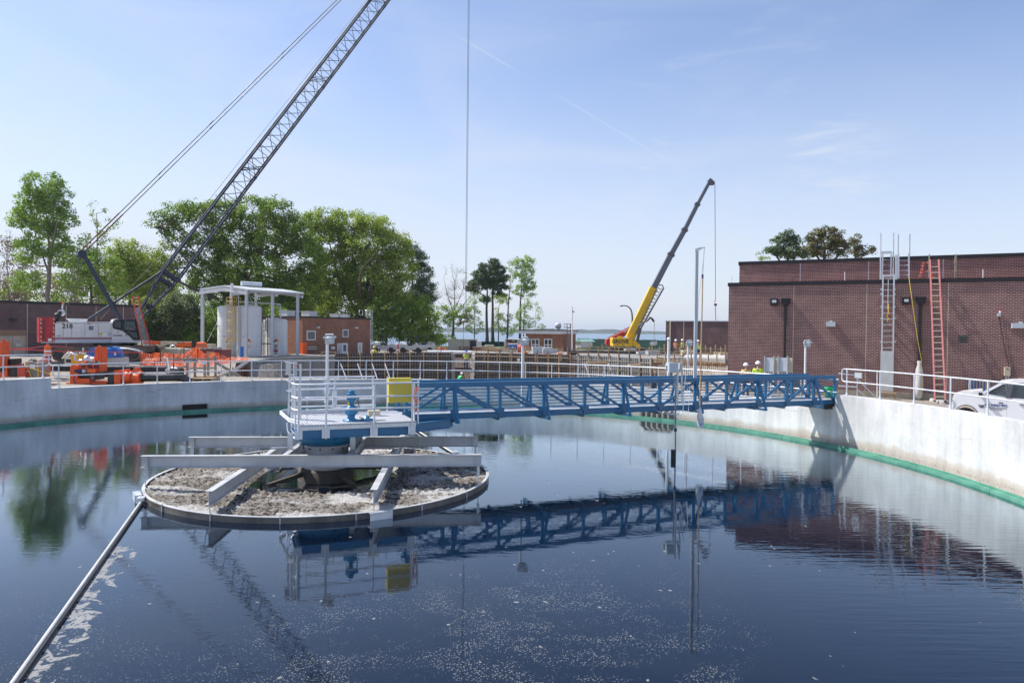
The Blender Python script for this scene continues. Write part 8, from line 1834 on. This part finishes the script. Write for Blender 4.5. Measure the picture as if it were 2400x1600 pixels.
for px, Y, lab, tp, yw in ((1583, 67, 'distant person in orange before the dark brick block, leftmost there', 'hivis_orange', 20), (1598, 68, 'distant person in lime before the dark brick block beside the one in orange', 'hivis', 60), (1636, 62, 'distant person in a lime vest just right of the tall aluminium mast', 'hivis', 200)): person(lab, gnd(px, Y), radians(yw), 1.75, tp, 'jeans', 'helmet', arms='fwd')
q = Pc(295, 780, YC + .35); person('person in lime seated in the crawler crane cab with a white hard hat', q + Vector((0, 0, -.55)), radians(75), 1.7, 'hivis', 'jeans', 'helmet', pose='crouch', arms='fwd')
# ---------------------------------------------------------------- white pickup
_B = P(2232, 930, 30.6); FT = Face(_B, _B + Vector((.824, -.567, 0))); DT = -FT.n
tr_ = thing('pickup_truck', 'white crew cab pickup with blue company lettering parked behind the right rail', 'pickup truck', FT.fp(2330, 985, 0))
def pt_(pts, out=0.0): return [FT.fp(x, y, out) for x, y in pts]
def side_prism(nm, pts, out, depth, mat, par): return MB().prism(pt_(pts, out), DT * depth).build(nm, M[mat], par)
ws_ = 26.
arch = [(2263 + 30 * cos(a), 979 - 30 * sin(a)) for a in [pi * i / 12 for i in range(13)]]
body = [(2231, 972), (2231, 941), (2233, 930), (2239, 925.5), (2257, 920.5), (2301, 916), (2311, 922), (2311, 928), (2440, 936), (2560, 942), (2560, 985), (2300, 985)] 
lower = body[:8] + [(2560, 944), (2560, 990)] + [(2293, 979)] + arch[1:-1] + [(2233, 979)]
# split at the seam so that the concave arch stays clean
side_prism('fender', [(2233, 979), (2231, 945), (2233, 930), (2239, 925.5), (2257, 920.5), (2263, 920)] + [(2263 + 30 * cos(a), 979 - 30 * sin(a)) for a in [pi * .5 + pi * i / 12 for i in range(6)]], 0, 1.9, 'truck_white', tr_)
side_prism('fender', [(2263, 920), (2301, 916), (2308, 922), (2308, 981), (2293, 981)] + [(2263 + 30 * cos(a), 979 - 30 * sin(a)) for a in [pi * i / 12 for i in range(1, 7)]], 0, 1.9, 'truck_white', tr_)
dA_ = side_prism('front_door', [(2308.4, 922), (2359, 932), (2359, 985), (2308.4, 982)], .004, .12, 'truck_white', tr_)
side_prism('rear_door', [(2359.6, 932), (2412, 936), (2412, 990), (2359.6, 985)], .004, .12, 'truck_white', tr_)
side_prism('bed', [(2413, 933), (2560, 940), (2560, 1000), (2413, 991)], 0, 1.9, 'truck_white', tr_)
side_prism('body_floor', [(2308, 978), (2413, 986), (2413, 991), (2308, 983)], -.05, 1.8, 'truck_white', tr_)
side_prism('far_side', [(2308, 922), (2412, 934), (2412, 990), (2308, 982)], -1.75, .12, 'truck_white', tr_)
# greenhouse: roof, pillars, panes
roofp = [(2346, 897), (2352, 894.5), (2375, 892), (2395, 891), (2420, 892), (2428, 896), (2420, 898.5), (2395, 897), (2372, 897.5), (2352, 900)]
MB().prism(pt_(roofp, -.10), DT * 1.7).build('roof', M['truck_white'], tr_)
def bar(a, b, w, o0, o1, mt_): MB().beam(FT.fp(*a, o0), FT.fp(*b, o1), w, w, FT.n).build('pillar', M[mt_], tr_)
bar((2306, 920), (2350, 897), .10, -.03, -.12, 'truck_white'); bar((2361, 932), (2371, 898), .16, -.04, -.12, 'steel_dark'); bar((2409, 936), (2419, 897), .14, -.04, -.12, 'truck_white'); bar((2310, 925), (2350, 900), .05, -.02, -.11, 'black')
MB().add([FT.fp(2312, 925.5, -.05), FT.fp(2358, 930.5, -.05), FT.fp(2368, 899, -.12), FT.fp(2351, 899.5, -.12)], [(0, 1, 2, 3)]).build('window', M['car_glass'], tr_)
MB().add([FT.fp(2364, 931.5, -.05), FT.fp(2408, 935, -.05), FT.fp(2416, 899, -.12), FT.fp(2374, 899, -.12)], [(0, 1, 2, 3)]).build('window', M['glass_dark'], tr_)
MB().add([FT.fp(2306, 919, -.06), FT.fp(2350, 897.5, -.14), FT.fp(2350, 897.5, -.14) + DT * 1.6, FT.fp(2306, 919, -.06) + DT * 1.7], [(0, 1, 2, 3)]).build('windscreen', M['car_glass'], tr_)
MB().prism(pt_([(2240, 925.2), (2257, 920.2), (2303, 915.5), (2308, 922), (2240, 926)], -.15), DT * 1.6).build('bonnet', M['truck_white'], tr_)
for o in (-.35, -1.1): MB().obox(FT.fp(2372, 932, o), FT.u * .10, DT * .25, Vector((0, 0, .32))).build('seat', M['steel_dark'], tr_)
MB().path([FT.fp(2330 + 6 * cos(a), 925 + 5 * sin(a), -.45) for a in [2 * pi * i / 14 for i in range(14)]], .015, 5, closed=True).build('steering_wheel', M['black'], tr_)
MB().obox(FT.fp(2298, 923, .13), FT.u * .07, FT.n * .12, Vector((0, 0, .06))).build('mirror', M['black'], tr_)
for px, py in ((2345.5, 943.5), (2395, 948)): MB().obox(FT.fp(px, py, .02), FT.u * .085, FT.n * .02, Vector((0, 0, .018))).build('door_handle', M['steel_dark'], tr_)
MB().prism(pt_([(2231.5, 934), (2236, 938), (2239, 948), (2233, 950)], .02), DT * .35).build('headlight', M['lamp_glass'], tr_)
MB().prism(pt_([(2229, 954), (2234, 951), (2234, 968), (2229, 966)], .03), DT * 1.95).build('bumper', M['truck_white'], tr_)
for px, py in ((2263, 979), (2455, 994)):
    q = FT.fp(px, py, -.04); w_ = MB().tube(q, q + DT * .26, .40, n=28).build('wheel', M['rubber_grey'], tr_); MB().lathe(q, [(.26, 0)], 3) if False else None
    MB().tube(q - DT * .01, q, .26, n=20).build('rim', M['alu_plain'], w_)
    MB().path([FT.fp(px + 30.5 * cos(a), py - 30.5 * sin(a), .0) for a in [pi * (i + .5) / 13 for i in range(13)]], .022, 5).build('arch_lip', M['steel_dark'] if px < 2300 else M['truck_white'], tr_)
    q2 = FT.fp(px, py, -.3); MB().tube(q2, q2 + DT * .1, .46, n=20).build('wheel_well', M['black'], tr_)
for s_, py, sz, sx in (('D.E. KIRBY INC', 949.5, .125, .98), ('MECHANICAL CONTRACTOR', 955.4, .055, 1.0), ('PORTSMOUTH, VA', 960.0, .05, 1.05)): text('company_lettering', s_, M['blue_ink'] if sz > .1 else M['ink'], face_M(FT.fp(2334, py, .012), FT.u), sz, dA_, sx=sx, bold=.004 if sz > .1 else 0)
MB().obox(FT.fp(2334, 957.4, .008), FT.u * .3, FT.n * .002, Vector((0, 0, .004))).build('rule_line', M['ink'], dA_)
text('badge_lettering', 'RAM', M['ink'], face_M(FT.fp(2300, 950, .012), FT.u), .07, tr_, sx=1.4, bold=.006); text('badge_lettering', '1500', M['ink'], face_M(FT.fp(2300, 953.5, .012), FT.u), .055, tr_, sx=1.5, bold=.004)
# ---------------------------------------------------------------- air
m, nd, lk, bs_ = newmat('haze_air'); nd.remove(bs_); pv = nd.new('ShaderNodeVolumePrincipled'); pv.inputs['Density'].default_value = .00017; pv.inputs['Color'].default_value = (.80, .88, 1, 1); pv.inputs['Anisotropy'].default_value = .3
lk.new(pv.outputs[0], nd['Material Output'].inputs['Volume'])
MB().box((-6100, -4100, -5), (6100, 7100, 62)).build('haze', m, loc=(0, 0, -5), kind='stuff', label='thin pale air over the river and far shore')
